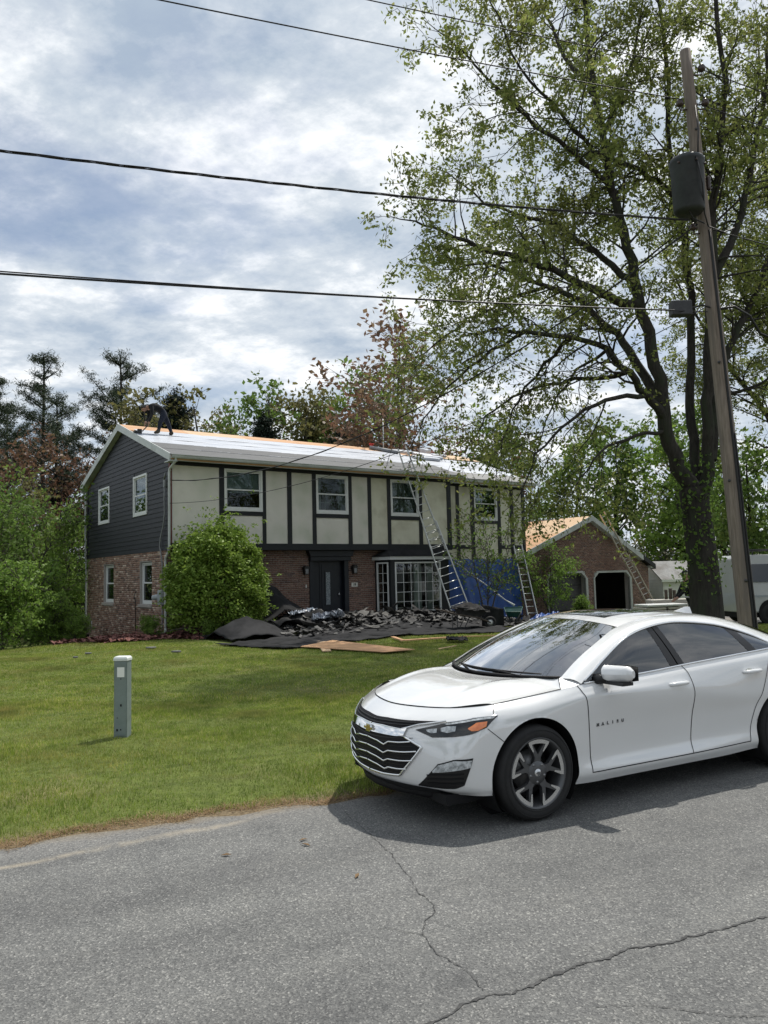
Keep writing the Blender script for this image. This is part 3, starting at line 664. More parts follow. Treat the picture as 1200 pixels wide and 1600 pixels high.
for k, (v0, v1, u0, u1) in enumerate(((1.45, 2.38, RL, 12.42), (2.30, 3.26, RL, 12.42), (3.18, 4.12, RL+.3, 12.42), (1.2, 2.3, 12.42, WR+.28), (2.2, 3.3, 12.42, WR+.28), (3.2, 4.95, 12.42, WR+.28))):
    m = MB(); n = 60; P = np.zeros((n, 2, 3)); ul = np.linspace(u0, u1, n)
    for i in range(n):
        dv_ = .012*math.sin(ul[i]*2.1+k)+.006*math.sin(ul[i]*7+k)
        zf = wz_at if u0 > 12 else rz_at; P[i, 0] = (ul[i], v0+dv_, zf(v0)+.010+.004*k % .01+.003*math.sin(ul[i]*5)); P[i, 1] = (ul[i], v1+dv_*.5, zf(v1)+.008+.004*math.sin(ul[i]*3+k))
    m.grid(P, sm=False).build('underlayment_strip', 'underlay', house)
for u0, u1, v0, v1 in ((RL, 12.44, EAVE_V-.02, .55), (RL, 12.44, .5, 1.50)):
    m = MB(); slab(m, u0, u1, v0, v1, .004 if v0 < 0 else .012, .012); m.build('eave_membrane', 'drip_felt', house)
m = MB(); slab(m, 12.44, WR+.3, .14, 1.25, .006, .012, wz_at); m.build('eave_membrane', 'old_shingle', house)
m = MB()
for k in range(12):
    a = random.uniform(.3, 11); l_ = random.uniform(.3, 1.6); v_ = random.choice([.52, .56, .50]); slab(m, a, a+l_, v_, v_+.025, .0165, .003)
m.build('chalk_line', 'underlay', house)
# rake boards, soffits, fascia and gutters
for s_, v_end in ((1, EAVE_V), (-1, BACK_V+.42)):
    z_e = rz_at(v_end); m = MB()
    poly = [(v_end, z_e+.02), (RID_V, RID_Z+.02), (RID_V, RID_Z-.24), (v_end, z_e-.22)]
    m.prism(poly, RL-.015, RL+.025, 'x'); m.prism([(v_end, z_e-.205), (RID_V, RID_Z-.225), (RID_V, RID_Z-.195), (v_end, z_e-.175)], RL+.025, .06, 'x'); m.build('rake_board', 'white_metal', house)
MB().box(RL-.016, .10, EAVE_V+.0, .03, EAVE_Z-.235, EAVE_Z-.20).build('eave_return', 'white_metal', house)
MB().box(RL+.026, 12.42, EAVE_V+.012, EAVE_V+.05, EAVE_Z-.205, EAVE_Z-.04).build('fascia', 'white_metal', house)
MB().box(.09, 12.40, EAVE_V+.05, .03, EAVE_Z-.16, EAVE_Z-.13).build('soffit', 'soffit', house)
def gutter(u0, u1, v, z, mt='white_metal'):
    prof = [(0, 0), (-.085, 0), (-.105, .035), (-.115, .095), (-.128, .105), (-.128, .118), (-.112, .118), (-.10, .10), (-.09, .045), (-.07, .015), (-.01, .015), (-.01, .11), (0, .11)]
    m = MB(); P = np.array([[(u, v+a, z+c) for a, c in prof+prof[:1]] for u in np.linspace(u0, u1, 30)]); m.grid(P, sm=False); m.prism([(v+a, z+c) for a, c in prof], u0, u0+.004, 'x'); m.prism([(v+a, z+c) for a, c in prof], u1-.004, u1, 'x')
    m.build('gutter', mt, house)
gutter(RL+.03, 12.44, EAVE_V+.01, EAVE_Z-.135)
gz_w = wz_at(.15); MB().box(12.05, WR+.3, .16, .2, gz_w-.24, gz_w-.04).build('fascia', 'white_metal', house); MB().box(12.1, WR+.05, .2, .6, gz_w-.2, gz_w-.17).build('soffit', 'soffit', house)
gutter(12.46, WR+.3, .16, gz_w-.16)
m = MB(); m.prism([(.14, gz_w+.0), (RID_V, RID_Z), (RID_V, RID_Z-.2), (.14, gz_w-.2)], WR+.3, WR+.335, 'x'); m.build('rake_board', 'white_metal', house)
def spout(pts, rad=.042, mt='white_metal'): m = MB(); m.tube(pts, rad, 6, sm=False); m.build('downspout', mt, house)
spout([(.02, -.47, 5.74), (.02, -.45, 5.62), (-.045, -.10, 5.40), (-.05, -.06, 5.28), (-.05, -.06, 2.86), (-.03, .05, 2.72), (-.015, .36, 2.50), (-.01, .40, 2.40), (-.01, .40, .22), (-.05, .30, .12)])
spout([(-.02, BACK_V+.5, 5.70), (-.03, BACK_V+.44, 5.58), (-.05, BACK_V+.06, 5.40), (-.055, BACK_V+.03, 5.2), (-.055, BACK_V+.03, 2.84), (-.01, BACK_V+.04, 2.66), (-.01, BACK_V+.04, -.9)])
gutter(RL+.03, WR, BACK_V+.55, 5.62)
spout([(-.03, .34, .13), (-.18, .1, .08), (-.55, -.25, .06)], .04)
# services on the gable
m = MB(); m.tube([(-.03, .42, 5.02), (-.035, .43, 4.5), (-.035, .40, 4.0), (-.035, .52, 3.6), (-.035, .78, 3.2), (-.035, .86, 2.9), (-.02, .80, 2.7), (-.0, .72, 2.3), (-.0, .72, 1.45)], .022, 6); m.tube([(-.03, .45, 5.1), (-.06, .3, 5.2), (-.08, .2, 5.3)], .03, 6); m.box(-.05, .02, .36, .50, 4.86, 5.1); m.build('service_cable', 'conduit', house)
m = MB(); m.box(-.12, .04, .58, .86, .98, 1.46); m.build('meter_box', 'meter', house, bevel=.02)
m = MB(); m.lathe([(0, -.20), (.06, -.20), (.085, -.17), (.085, -.1), (.1, -.1), (.1, .02)], 20, axis='x', c=(-.03, 1.05, 1.22)); m.build('electric_meter', 'meter', house)
m = MB(); m.tube([(.0, .72, 1.0), (.0, .72, .1)], .02, 6); m.build('conduit_pipe', 'conduit', house)
m = MB(); m.tube([(-.0, 3.35, 1.42), (-.02, 3.48, 1.30), (-.02, 3.5, 1.2), (0, 3.42, 1.08), (0, 3.40, -.1)], .013, 6); m.build('hose_pipe', 'cable', house)
# front door under its moulded hood
door = MB().box(5.98, 6.88, .58, .63, .20, 2.32).build('door', 'door_navy', house)
m = MB(); m.box(6.24, 6.44, .572, .58, .72, 1.94); m.build('door_glass', 'leaded', door)
m = MB()
for a, b, c, d in ((6.20, 6.24, .68, 1.98), (6.44, 6.48, .68, 1.98), (6.24, 6.44, .68, .72), (6.24, 6.44, 1.94, 1.98), (6.06, 6.16, .35, 2.2), (6.56, 6.82, .35, .37), (6.56, 6.82, 2.18, 2.2)): m.box(a, b, .560, .58, c, d)
m.build('door_moulding', 'door_navy', door)
m = MB(); m.tube([(6.80, .575, 1.14), (6.80, .53, 1.14), (6.80, .53, 1.02), (6.80, .575, 1.02)], .012, 6); m.build('door_handle', 'chrome', door)
m = MB()
for a, b in ((5.45, 5.62), (6.98, 7.17)): m.box(a, b, .40, .60, .16, 2.36)
m.box(5.62, 5.98, .60, .66, .16, 2.36); m.box(6.88, 6.98, .60, .66, .16, 2.36); m.box(5.62, 6.98, .58, .66, 2.30, 2.42); m.box(5.64, 5.94, .585, .60, .5, 2.2); m.build('door_frame', 'door_navy', house, bevel=.006)
m = MB(); m.prism([(5.30, 2.75), (7.32, 2.75), (7.24, 2.52), (5.40, 2.52)], .22, .45); m.box(5.42, 7.20, .27, .45, 2.36, 2.52); m.build('door_hood', 'door_navy', house, bevel=.01)
MB().box(5.3, 7.35, -.7, .6, -.3, .155).build('door_step', 'stone_grey', house, bevel=.01)
for u_ in (5.24, 7.38):
    m = MB(); m.prism([(u_-.065, 1.86), (u_+.065, 1.86), (u_+.10, 2.10), (u_-.10, 2.10)], .24, .40); m.prism([(u_-.12, 2.10), (u_+.12, 2.10), (u_+.03, 2.19), (u_-.03, 2.19)], .22, .42); m.box(u_-.04, u_+.04, .38, .44, 1.9, 2.2)
    o = m.build('wall_lantern', 'lamp_black', house); MB().box(u_-.06, u_+.06, .236, .24, 1.90, 2.07).build('lantern_glass', 'lamp_glass', o)
pq = MB().box(7.30, 7.58, .415, .436, 1.36, 1.52).build('number_plaque', 'plaque', house)
def text(s, size, name, mt, parent, M4, depth=.004, bold=.0):
    cu = bpy.data.curves.new(name, 'FONT'); cu.body = s; cu.size = size; cu.extrude = depth; cu.offset = bold; cu.align_x = 'CENTER'; cu.align_y = 'CENTER'
    tmp = bpy.data.objects.new('tmp', cu); COL.objects.link(tmp); dg = bpy.context.evaluated_depsgraph_get(); me = bpy.data.meshes.new_from_object(tmp.evaluated_get(dg)); bpy.data.objects.remove(tmp)
    me.transform(M4); me.materials.clear(); return put(name, me, mt, parent)
text('19', .13, 'house_number', 'lamp_black', pq, Matrix.Translation((7.44, .412, 1.44)) @ Matrix.Rotation(R(90), 4, 'X'), bold=.003)
MB().box(5.28, 5.33, .425, .437, 1.38, 1.50).build('doorbell', 'plaque', house)
# bay window
bay = part('bay_window', house)
bp_ = [(8.42, .45), (8.66, -.28), (11.62, -.28), (11.86, .45)]       # plan
def seg_xf(p, q):
    d = Vector((q[0]-p[0], q[1]-p[1])); ln = d.length; d /= ln; nn = Vector((-d.y, d.x))
    if nn.y < 0 and abs(d.x) > .5: nn = -nn
    return ln, (lambda a, b, c: (p[0]+d.x*a+nn.x*b, p[1]+d.y*a+nn.y*b, c))
def bay_face(p, q, panes, flip=False):
    ln, xf = seg_xf(p, q)
    if flip: base = xf; xf = lambda a, b, c: base(a, -b, c)
    m = MB(xf); z0, z1 = .30, 2.27; pw = .10
    lo, hi = (.20, ln-.46) if ln > 2 else (.11, ln-.10)
    for b in ((0, lo, -.1, 2.36), (hi, ln, -.1, 2.36), (lo, hi, z1, 2.36), (lo, hi, .16, z0)): m.box(b[0], b[1], 0, .10, b[2], b[3])
    if ln > 2:
        m.box(lo, hi, 0, .10, -.15, -.08)
        for a in (0.0, .70, 1.42, 2.12): m.box(lo+a, lo+a+.12, 0, .10, -.08, .16)
    m.build('bay_post', 'timber', bay)
    if ln > 2:
        for a, b in ((.12, .70), (.82, 1.42), (1.54, 2.12), (2.24, hi-lo)): MB(xf).box(lo+a, lo+b, .012, .05, -.08, .16).build('stucco_panel', 'stucco', bay)
    else: MB(xf).box(lo, hi, .012, .05, -.1, .16).build('stucco_panel', 'stucco', bay)
    fw = .055; m = MB(xf)
    for b in ((lo, hi, z0, z0+fw), (lo, hi, z1-fw, z1), (lo, lo+fw, z0+fw, z1-fw), (hi-fw, hi, z0+fw, z1-fw)): m.box(b[0], b[1], -.03, .05, b[2], b[3])
    m.build('window_frame', 'vinyl', bay)
    nx, nz = panes; a0, a1, c0, c1 = lo+fw, hi-fw, z0+fw, z1-fw
    for i in range(1, nx): x = a0+(a1-a0)*i/nx; MB(xf).box(x-.008, x+.008, -.008, .02, c0, c1).build('muntin', 'vinyl', bay)
    for i in range(1, nz): z = c0+(c1-c0)*i/nz; MB(xf).box(a0, a1, -.010, .018, z-.008, z+.008).build('muntin', 'vinyl', bay)
    for i in range(nx):
        for j in range(nz):
            ax, bx_ = a0+(a1-a0)*i/nx, a0+(a1-a0)*(i+1)/nx; az, bz = c0+(c1-c0)*j/nz, c0+(c1-c0)*(j+1)/nz
            MB(xf).add([(ax+.012, .004+random.uniform(-.0015,.0015), az+.012), (bx_-.012, .004+random.uniform(-.0015,.0015), az+.012), (bx_-.012, .004+random.uniform(-.0015,.0015), bz-.012), (ax+.012, .004+random.uniform(-.0015,.0015), bz-.012)], [(0,1,2,3)]).build('pane', 'pane', bay)
    return xf, lo, hi
xf_, lo_, hi_ = bay_face(bp_[1], bp_[2], (6, 5)); bay_face(bp_[0], bp_[1], (2, 5)); bay_face(bp_[2], bp_[3], (2, 5))
for a, b, nm in ((1.35, 1.75, 'curtain'), (2.02, 2.28, 'curtain'), (.2, .42, 'curtain')):
    n = 24; P = np.array([[(8.66+a+(b-a)*k/(n-1), .02+.03*math.sin(k*1.1), c) for c in (.32, 2.26)] for k in range(n)]); MB().grid(P).build(nm, 'curtain', bay)
fa = [(8.30, .45), (8.56, -.40), (11.72, -.40), (11.98, .45)]; ft = [(8.75, .06), (8.95, .02), (11.4, .02), (11.6, .06)]
m = MB()
for p, q in zip(fa, fa[1:]): m.add([(*p, 2.36), (*q, 2.36), (*q, 2.50), (*p, 2.50)], [(0, 1, 2, 3)])
m.add([(*p, 2.36) for p in fa], [(0, 1, 2, 3)]); m.build('bay_fascia', 'white_trim', bay)
m = MB(); fo = [(8.27, .45), (8.54, -.43), (11.74, -.43), (12.0, .45)]
for k in range(3): m.add([(*fo[k], 2.50), (*fo[k+1], 2.50), (*ft[k+1], 2.80), (*ft[k], 2.80)], [(0, 1, 2, 3)]); m.add([(*fo[k], 2.485), (*fo[k+1], 2.485), (*fo[k+1], 2.502), (*fo[k], 2.502)], [(0, 1, 2, 3)])
m.build('bay_roof', 'felt', bay)
MB().box(8.5, 11.8, -.25, .6, -.6, -.12).build('bay_base', 'mortar', bay)
MB().box(8.75, 11.75, .46, .62, .45, .46).build('bay_seat', 'white_trim', bay)

# ------------------------------------------------------------ the garage
GV = .85; GR0, GPK, GRR = 17.08, 21.9, 26.6; GPZ = 4.47; GZ = -.75
SLL, SLR = .375, .50
garage = thing('garage', 'brown brick double garage with bare plywood roof and white rake boards', 'garage', (HX, HY, 0), HA)
GD = [(18.75, 21.45, GZ+.02, 1.64), (22.15, 24.95, GZ+.02, 1.62)]
def gl(z): return (GPK-(GPZ-.25-z)/SLL if z > GPZ-.25-(GPK-GR0)*SLL else GR0), (GPK+(GPZ-.25-z)/SLR if z > GPZ-.25-(GRR-GPK)*SLR else GRR)
m = MB(); wall_sheet(m, fr(GV), GR0, GRR, -1.6, 1.86, GD, .3)
zl_ = GPZ-.2-(GPK-GR0)*SLL; m.add([(GR0, GV, 1.86), (GRR, GV, 1.86), (GPK, GV, GPZ-.2), (GR0, GV, zl_)], [(0, 1, 2, 3)]); mw = m.build('brick_wall', 'mortar', garage, norm=False)
bm_ = brick_mesh('brick', fr(GV), GR0, GRR, GZ, GPZ-.28, [(a-.0, b+.0, c, d+.02) for a, b, c, d in GD], gl)
tag(put('brick', bm_, 'brick_brown', mw), kind='stuff')
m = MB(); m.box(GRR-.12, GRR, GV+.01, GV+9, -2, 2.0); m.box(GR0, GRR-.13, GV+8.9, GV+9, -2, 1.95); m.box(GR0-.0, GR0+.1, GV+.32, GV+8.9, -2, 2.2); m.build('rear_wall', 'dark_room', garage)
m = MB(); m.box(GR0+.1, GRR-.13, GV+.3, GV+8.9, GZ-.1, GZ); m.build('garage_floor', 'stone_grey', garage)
def gslab(mb, v0, v1, a, b, lift, th):
    za = GPZ-(GPK-a)*SLL if a <= GPK else GPZ-(a-GPK)*SLR; zb = GPZ-(GPK-b)*SLL if b <= GPK else GPZ-(b-GPK)*SLR
    mb.add([(a,v0,za+lift-th),(b,v0,zb+lift-th),(b,v1,zb+lift-th),(a,v1,za+lift-th),(a,v0,za+lift),(b,v0,zb+lift),(b,v1,zb+lift),(a,v1,za+lift)], [(0,3,2,1),(4,5,6,7),(0,1,5,4),(1,2,6,5),(2,3,7,6),(3,0,4,7)])
m = MB(); gslab(m, GV-.22, GV+9.2, GR0+.0, GPK, -.02, .14); gslab(m, GV-.22, GV+9.2, GPK, GRR+.28, -.02, .14); m.build('roof_deck', 'plywood', garage)
for k in range(3):
    for j in range(2):
        m = MB(); a = GR0+.02+(GPK-GR0)*j/2; gslab(m, GV-.22+k*3.1+.008, GV-.22+(k+1)*3.1-.008, a+.008, a+(GPK-GR0)/2-.02, .002+random.uniform(0, .004), .018); m.build('plywood_sheet', ['plywood', 'plywood_pale'][(k+j) % 2], garage)
m = MB(); gslab(m, GV-.22, GV+9.2, GRR-1.1, GRR+.3, .008, .02); m.build('underlayment_strip', 'underlay', garage)
MB().box(GPK-.09, GPK+.09, GV+2.2, GV+9.0, GPZ-.04, GPZ+.012).build('ridge_cap', 'underlay', garage)
def grake(a, b, mt, top=.02, bot=-.24):
    za = GPZ-(GPK-a)*SLL if a <= GPK else GPZ-(a-GPK)*SLR; zb = GPZ-(GPK-b)*SLL if b <= GPK else GPZ-(b-GPK)*SLR
    MB().prism([(a, za+top), (b, zb+top), (b, zb+bot), (a, za+bot)], GV-.26, GV-.22).build('rake_board', mt, garage)
    MB().prism([(a, za+bot+.04), (b, zb+bot+.04), (b, zb+bot), (a, za+bot)], GV-.22, GV+.02).build('rake_soffit', mt, garage)
grake(GR0, GPK, 'white_metal'); grake(GPK, 25.9, 'white_metal'); grake(25.9, GRR+.34, 'timber', .05, -.20)
MB().box(GRR-.02, GRR+.34, GV-.2, GV+.0, 1.80, 1.98).build('eave_return', 'white_metal', garage)
for a, b, c, d in GD:
    m = MB()
    m.box(a-.10, a, GV-.05, GV+.12, c, d-.25); m.box(b, b+.16, GV-.05, GV+.12, c, d-.25); m.box(a+.2, b-.2, GV-.06, GV+.12, d, d+.10)
    for s_, x in ((1, a), (-1, b)): m.prism([(x-s_*.10, d-.25), (x, d-.25), (x+s_*.30, d), (x+s_*.20, d+.10)], GV-.052, GV+.118)
    m.build('door_frame', 'soffit', garage)
    m = MB()
    for s_, x in ((1, a), (-1, b)): m.prism([(x, d-.26), (x, d+.02), (x+s_*.30, d+.02)], GV-.0, GV+.1)
    m.build('door_corner', 'soffit', garage)
dd = MB().box(18.75, 21.45, GV+.26, GV+.31, GZ, 1.64).build('garage_door', 'barrow_black', garage); tag(dd, 'charcoal sectional garage door')
for k in range(1, 4): MB().box(18.75, 21.45, GV+.252, GV+.262, GZ+.6*k-.012, GZ+.6*k+.012).build('door_joint', 'gap', dd)
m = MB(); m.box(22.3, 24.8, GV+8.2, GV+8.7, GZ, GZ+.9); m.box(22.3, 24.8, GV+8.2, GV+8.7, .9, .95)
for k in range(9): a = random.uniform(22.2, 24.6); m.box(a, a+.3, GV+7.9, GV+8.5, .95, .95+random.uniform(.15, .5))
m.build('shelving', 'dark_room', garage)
tag(MB().box(0, .75, 0, .5, 0, .5).build('cardboard_box', 'lumber', loc=HW(23.5, GV+2.6, GZ), rz=HA, bevel=.01), 'pale box on the floor inside the open garage bay', 'box')
# ------------------------------------------------------------ the white saloon car
CT=[
 [(.84,0,.235),(.885,0,.275),(.91,0,.37),(.915,0,.47),(.90,0,.58),(.845,0,.69),(.70,0,.79)],
 [(.80,.34,.235),(.84,.35,.28),(.865,.35,.37),(.87,.35,.475),(.855,.35,.60),(.80,.34,.705),(.66,.32,.80)],
 [(.67,.60,.235),(.715,.62,.28),(.735,.63,.385),(.73,.63,.50),(.705,.62,.63),(.65,.60,.73),(.545,.56,.81)],
 [(.54,.74,.23),(.59,.78,.28),(.605,.80,.385),(.59,.81,.52),(.55,.80,.66),(.495,.76,.755),(.42,.70,.825)],
 [(.385,.84,.225),(.385,.865,.285),(.385,.875,.40),(.385,.885,.56),(.38,.88,.70),(.355,.845,.79),(.30,.785,.842)],
 [(0,.85,.21),(0,.88,.28),(0,.89,.40),(0,.905,.56),(0,.905,.72),(0,.875,.81),(0,.80,.868)],
 [(-.51,.86,.19),(-.52,.895,.27),(-.515,.882,.38),(-.50,.898,.57),(-.475,.918,.80),(-.45,.895,.87),(-.43,.860,.918)],
 [(-.75,.86,.19),(-.75,.895,.27),(-.75,.870,.38),(-.75,.889,.58),(-.75,.933,.808),(-.75,.905,.885),(-.75,.868,.938)],
 [(-1.2,.86,.19),(-1.2,.895,.27),(-1.2,.866,.38),(-1.2,.888,.58),(-1.2,.934,.797),(-1.2,.905,.90),(-1.2,.868,.958)],
 [(-1.62,.86,.19),(-1.62,.895,.27),(-1.63,.866,.38),(-1.635,.888,.58),(-1.63,.934,.768),(-1.60,.905,.915),(-1.56,.868,.982)],
 [(-2.05,.86,.19),(-2.05,.895,.275),(-2.05,.878,.39),(-2.05,.898,.57),(-2.08,.934,.72),(-2.1,.906,.93),(-2.12,.866,1.013)],
 [(-2.36,.86,.20),(-2.34,.895,.28),(-2.36,.885,.40),(-2.42,.905,.57),(-2.50,.928,.70),(-2.63,.908,.95),(-2.72,.860,1.045)],
 [(-2.83,.86,.21),(-2.83,.895,.28),(-2.83,.89,.42),(-2.83,.915,.57),(-2.83,.935,.72),(-2.90,.90,.95),(-2.97,.83,1.06)],
 [(-3.22,.84,.23),(-3.22,.88,.29),(-3.22,.89,.42),(-3.22,.90,.58),(-3.22,.905,.75),(-3.24,.87,.93),(-3.27,.78,1.05)],
 [(-3.62,.77,.25),(-3.62,.81,.30),(-3.62,.83,.44),(-3.62,.845,.60),(-3.62,.84,.77),(-3.60,.79,.93),(-3.58,.68,1.045)],
 [(-3.80,.5,.27),(-3.86,.52,.31),(-3.92,.53,.45),(-3.93,.54,.62),(-3.90,.54,.79),(-3.86,.51,.94),(-3.80,.46,1.045)],
 [(-3.86,0,.27),(-3.92,0,.31),(-3.98,0,.45),(-3.99,0,.62),(-3.96,0,.79),(-3.92,0,.95),(-3.86,0,1.055)],
]
CT=np.array(CT,float)
_m=np.array([1,-1,1.])
_A=np.concatenate([CT[1:2]*_m,CT,CT[-2:-1]*_m],0)
_A=np.concatenate([2*_A[:,:1]-_A[:,1:2],_A,2*_A[:,-1:]-_A[:,-2:-1]],1)
def _crw(t):
    t2=t*t;t3=t2*t
    return np.stack([-.5*t+t2-.5*t3,1-2.5*t2+1.5*t3,.5*t+2*t2-1.5*t3,-.5*t2+.5*t3],-1)
def carS(U,V):
    U=np.atleast_1d(np.asarray(U,float));V=np.atleast_1d(np.asarray(V,float))
    sg=np.where(U<0,-1.,1.);Ua=np.abs(U)
    i=np.clip(np.floor(Ua).astype(int),0,len(CT)-2);j=np.clip(np.floor(V).astype(int),0,5)
    wu=_crw(Ua-i);wv=_crw(V-j)
    r=np.zeros(U.shape+(3,))
    for a in range(4):
        for b in range(4): r+=(wu[...,a]*wv[...,b])[...,None]*_A[i+a,j+b]
    r[...,1]*=sg
    return r
car = thing('car', 'white saloon car with chrome grille parked at the kerbless road edge', 'car', (.640, 6.485, 0), R(28.5)+math.pi)
def car_n(U, V):
    e = .01; a = carS(np.add(U, e), V)-carS(np.subtract(U, e), V); b = carS(U, np.clip(np.add(V, e), 0, 6))-carS(U, np.clip(np.subtract(V, e), 0, 6))
    n = np.cross(a, b); n /= np.linalg.norm(n, axis=-1, keepdims=True)+1e-12; return n
# outward normals: check on the door
_sg = 1.0 if car_n(np.array([8.]), np.array([3.]))[0, 1] > 0 else -1.0
def cs(U, V, off=0.):
    U = np.asarray(U, float); V = np.asarray(V, float); return carS(U, V) + car_n(U, V)*_sg*off
WHEELX = (0.0, -2.829); WR_ = .338; ARCH = .392
def body_patch(name, u0, u1, v0, v1, nu, nv, mt='car_white', mirror=True, cut=True):
    for sg in ((1, -1) if mirror else (1,)):
        uu = np.linspace(u0, u1, nu); vv = np.linspace(v0, v1, nv); U, V = np.meshgrid(uu, vv, indexing='ij')
        P = carS(U.ravel(), V.ravel()).reshape(nu, nv, 3); keep = np.ones((nu-1, nv-1), bool)
        if cut:
            for xc in WHEELX:
                d = np.hypot(P[..., 0]-xc, P[..., 2]-WR_); ins = (d < ARCH) & (P[..., 1] > .5)
                keep &= ~(ins[:-1, :-1] & ins[1:, :-1] & ins[1:, 1:] & ins[:-1, 1:])
                k = ins & (d > 1e-6); f = np.where(k, ARCH/np.maximum(d, 1e-6), 1.)
                P[..., 0] = xc + (P[..., 0]-xc)*f; P[..., 2] = WR_ + (P[..., 2]-WR_)*f
        P[..., 1] *= sg
        I, J = np.where(keep); q = I*nv+J; F = np.stack([q, q+nv, q+nv+1, q+1], 1)
        if sg*_sg < 0: F = F[:, ::-1]
        me = arrmesh(name, P.reshape(-1, 3), F, True); put(name, me, mt, car)
body_patch('front_bumper', 0, 4, 0, 6, 60, 46); body_patch('front_wing', 4, 6, 0, 6, 60, 60)
body_patch('door', 6, 9, 1, 6, 48, 36); body_patch('door', 9, 11, 1, 6, 40, 36); body_patch('sill', 6, 11, 0, 1, 60, 6); body_patch('rear_wing', 11, 14, 0, 6, 80, 60); body_patch('rear_bumper', 14, 16, 0, 6, 30, 40)
doors = [o for o in car.children if o.name.startswith('door')]
def ribbon(name, uv, w, off=.002, mt='gap', parent=None, n=24, mirror=True, taper=None):
    uv = np.array(uv, float); d = np.r_[0, np.cumsum(np.hypot(*(np.diff(uv, axis=0).T)))]; s = np.linspace(0, d[-1], n); U = np.interp(s, d, uv[:, 0]); V = np.interp(s, d, uv[:, 1])
    C = cs(U, V, off); Nn = car_n(U, V)*_sg; T = np.gradient(C, axis=0); T /= np.linalg.norm(T, axis=1, keepdims=True)+1e-9; B = np.cross(Nn, T)
    ww = w*np.ones(n) if taper is None else w*np.interp(np.linspace(0, 1, n), np.linspace(0, 1, len(taper)), taper)
    for sg in ((1, -1) if mirror else (1,)):
        P = np.stack([C-B*ww[:, None]/2, C+B*ww[:, None]/2], 1); P[..., 1] *= sg; MB().grid(P).build(name, mt, parent or car)
def patch(name, top, bot, off, mt, parent=None, n=26, m=7, mirror=True, fair=None):
    """conforming patch between two (U, V) polylines"""
    def samp(l):
        l = np.array(l, float); d = np.r_[0, np.cumsum(np.hypot(*(np.diff(l, axis=0).T)))]; s = np.linspace(0, d[-1], n); return np.stack([np.interp(s, d, l[:, 0]), np.interp(s, d, l[:, 1])], 1)
    a, b = samp(top), samp(bot); w = np.linspace(0, 1, m)[None, :, None]; UV = a[:, None]*(1-w)+b[:, None]*w
    P0 = cs(UV[..., 0].ravel(), UV[..., 1].ravel(), off).reshape(n, m, 3); r = []
    for sg in ((1, -1) if mirror else (1,)):
        P = P0.copy(); P[..., 1] *= sg; r.append(MB().grid(P).build(name, mt, parent or car))
    return r
def strip(name, uv, rad, off, mt, parent=None, n=30, mirror=True, sides=6):
    uv = np.array(uv, float); d = np.r_[0, np.cumsum(np.hypot(*(np.diff(uv, axis=0).T)))]; s = np.linspace(0, d[-1], n); C = cs(np.interp(s, d, uv[:, 0]), np.interp(s, d, uv[:, 1]), off)
    for sg in ((1, -1) if mirror else (1,)):
        MB().tube([(p[0], p[1]*sg, p[2]) for p in C], rad, sides).build(name, mt, parent or car)
# panel gaps
for uv in ([(6, 1), (6, 6)], [(9, 1), (9, 6)], [(11, 1), (11, 6)]): ribbon('door_gap', uv, .007)
ribbon('door_gap', [(6, 1), (11, 1)], .008, n=60); ribbon('bumper_seam', [(4.02, 5.95), (4.05, 4.8)], .005); ribbon('bumper_seam', [(3.85, 4.0), (4.28, 3.2)], .005)
# wheel arches: liner and lip
for xc in WHEELX:
    for sg in (1, -1):
        m = MB(); n = 40; A = np.linspace(R(-38), R(218), n)
        yo = np.array([.90 if xc == 0 else .915]*n)
        P = np.array([[(xc+ARCH*math.cos(a), sg*(yo[k]-d), WR_+ARCH*math.sin(a)) for d in (.03, .34)] for k, a in enumerate(A)]); m.grid(P)
        m.add([(xc+ARCH*math.cos(a), sg*.58, WR_+ARCH*math.sin(a)) for a in np.linspace(0, 2*math.pi, 33)[:-1]], [tuple(range(32))]); m.build('wheel_liner', 'car_matte', car)
# lower valances
ribbon('front_lip', [(0, .55), (1.0, .55), (2.2, .6), (2.6, .3)], .075, .004, 'car_black', n=40, taper=[1, 1, .9, .3])
MB().tube([(.86*math.cos(a)**.35 if False else x, y, .215) for x, y, a in [(.10+.0, .70, 0), (.50, .66, 0), (.70, .48, 0), (.80, .22, 0), (.83, 0, 0), (.80, -.22, 0), (.70, -.48, 0), (.50, -.66, 0), (.10, -.70, 0)]], .035, 8).build('air_dam', 'car_matte', car)
MB().box(-3.7, .68, -.72, .72, .17, .24).build('underbody', 'car_matte', car)
# grilles
gtop = [(0, 5.12), (.43, 5.16), (1.42, 5.08), (2.22, 4.98)]; gbot = [(0, 4.62), (.47, 4.62), (1.05, 4.48), (1.48, 4.78), (2.24, 4.93)]
patch('upper_grille', gtop, gbot, .003, 'car_matte')
for f in (.35, .68): strip('grille_bar', [(a[0], a[1]*(1-f)+b[1]*f) for a, b in zip(gtop[:3], [gbot[0], gbot[1], (1.3, 4.66)])], .004, .006, 'car_black')
patch('chrome_bar', [(0, 4.62), (.47, 4.62), (1.05, 4.48), (1.25, 4.60)], [(0, 4.16), (.47, 4.14), (1.0, 4.06), (1.2, 4.12)], .016, 'chrome', m=9)
ltop = [(0, 4.16), (.47, 4.13), (1.2, 4.05), (1.68, 3.48)]; lbot = [(0, 1.53), (.53, 1.55), (1.08, 1.73), (1.68, 3.44)]
patch('lower_grille', ltop, lbot, .003, 'car_matte', n=34, m=12)
strip('grille_surround', [(1.22, 4.05), (1.70, 3.48), (1.09, 1.66), (.53, 1.48), (0, 1.46)], .010, .006, 'chrome', n=50)
strip('grille_surround', [(2.26, 4.95), (1.50, 4.78), (1.08, 4.50), (.47, 4.64), (0, 4.64)], .006, .012, 'chrome', n=40)
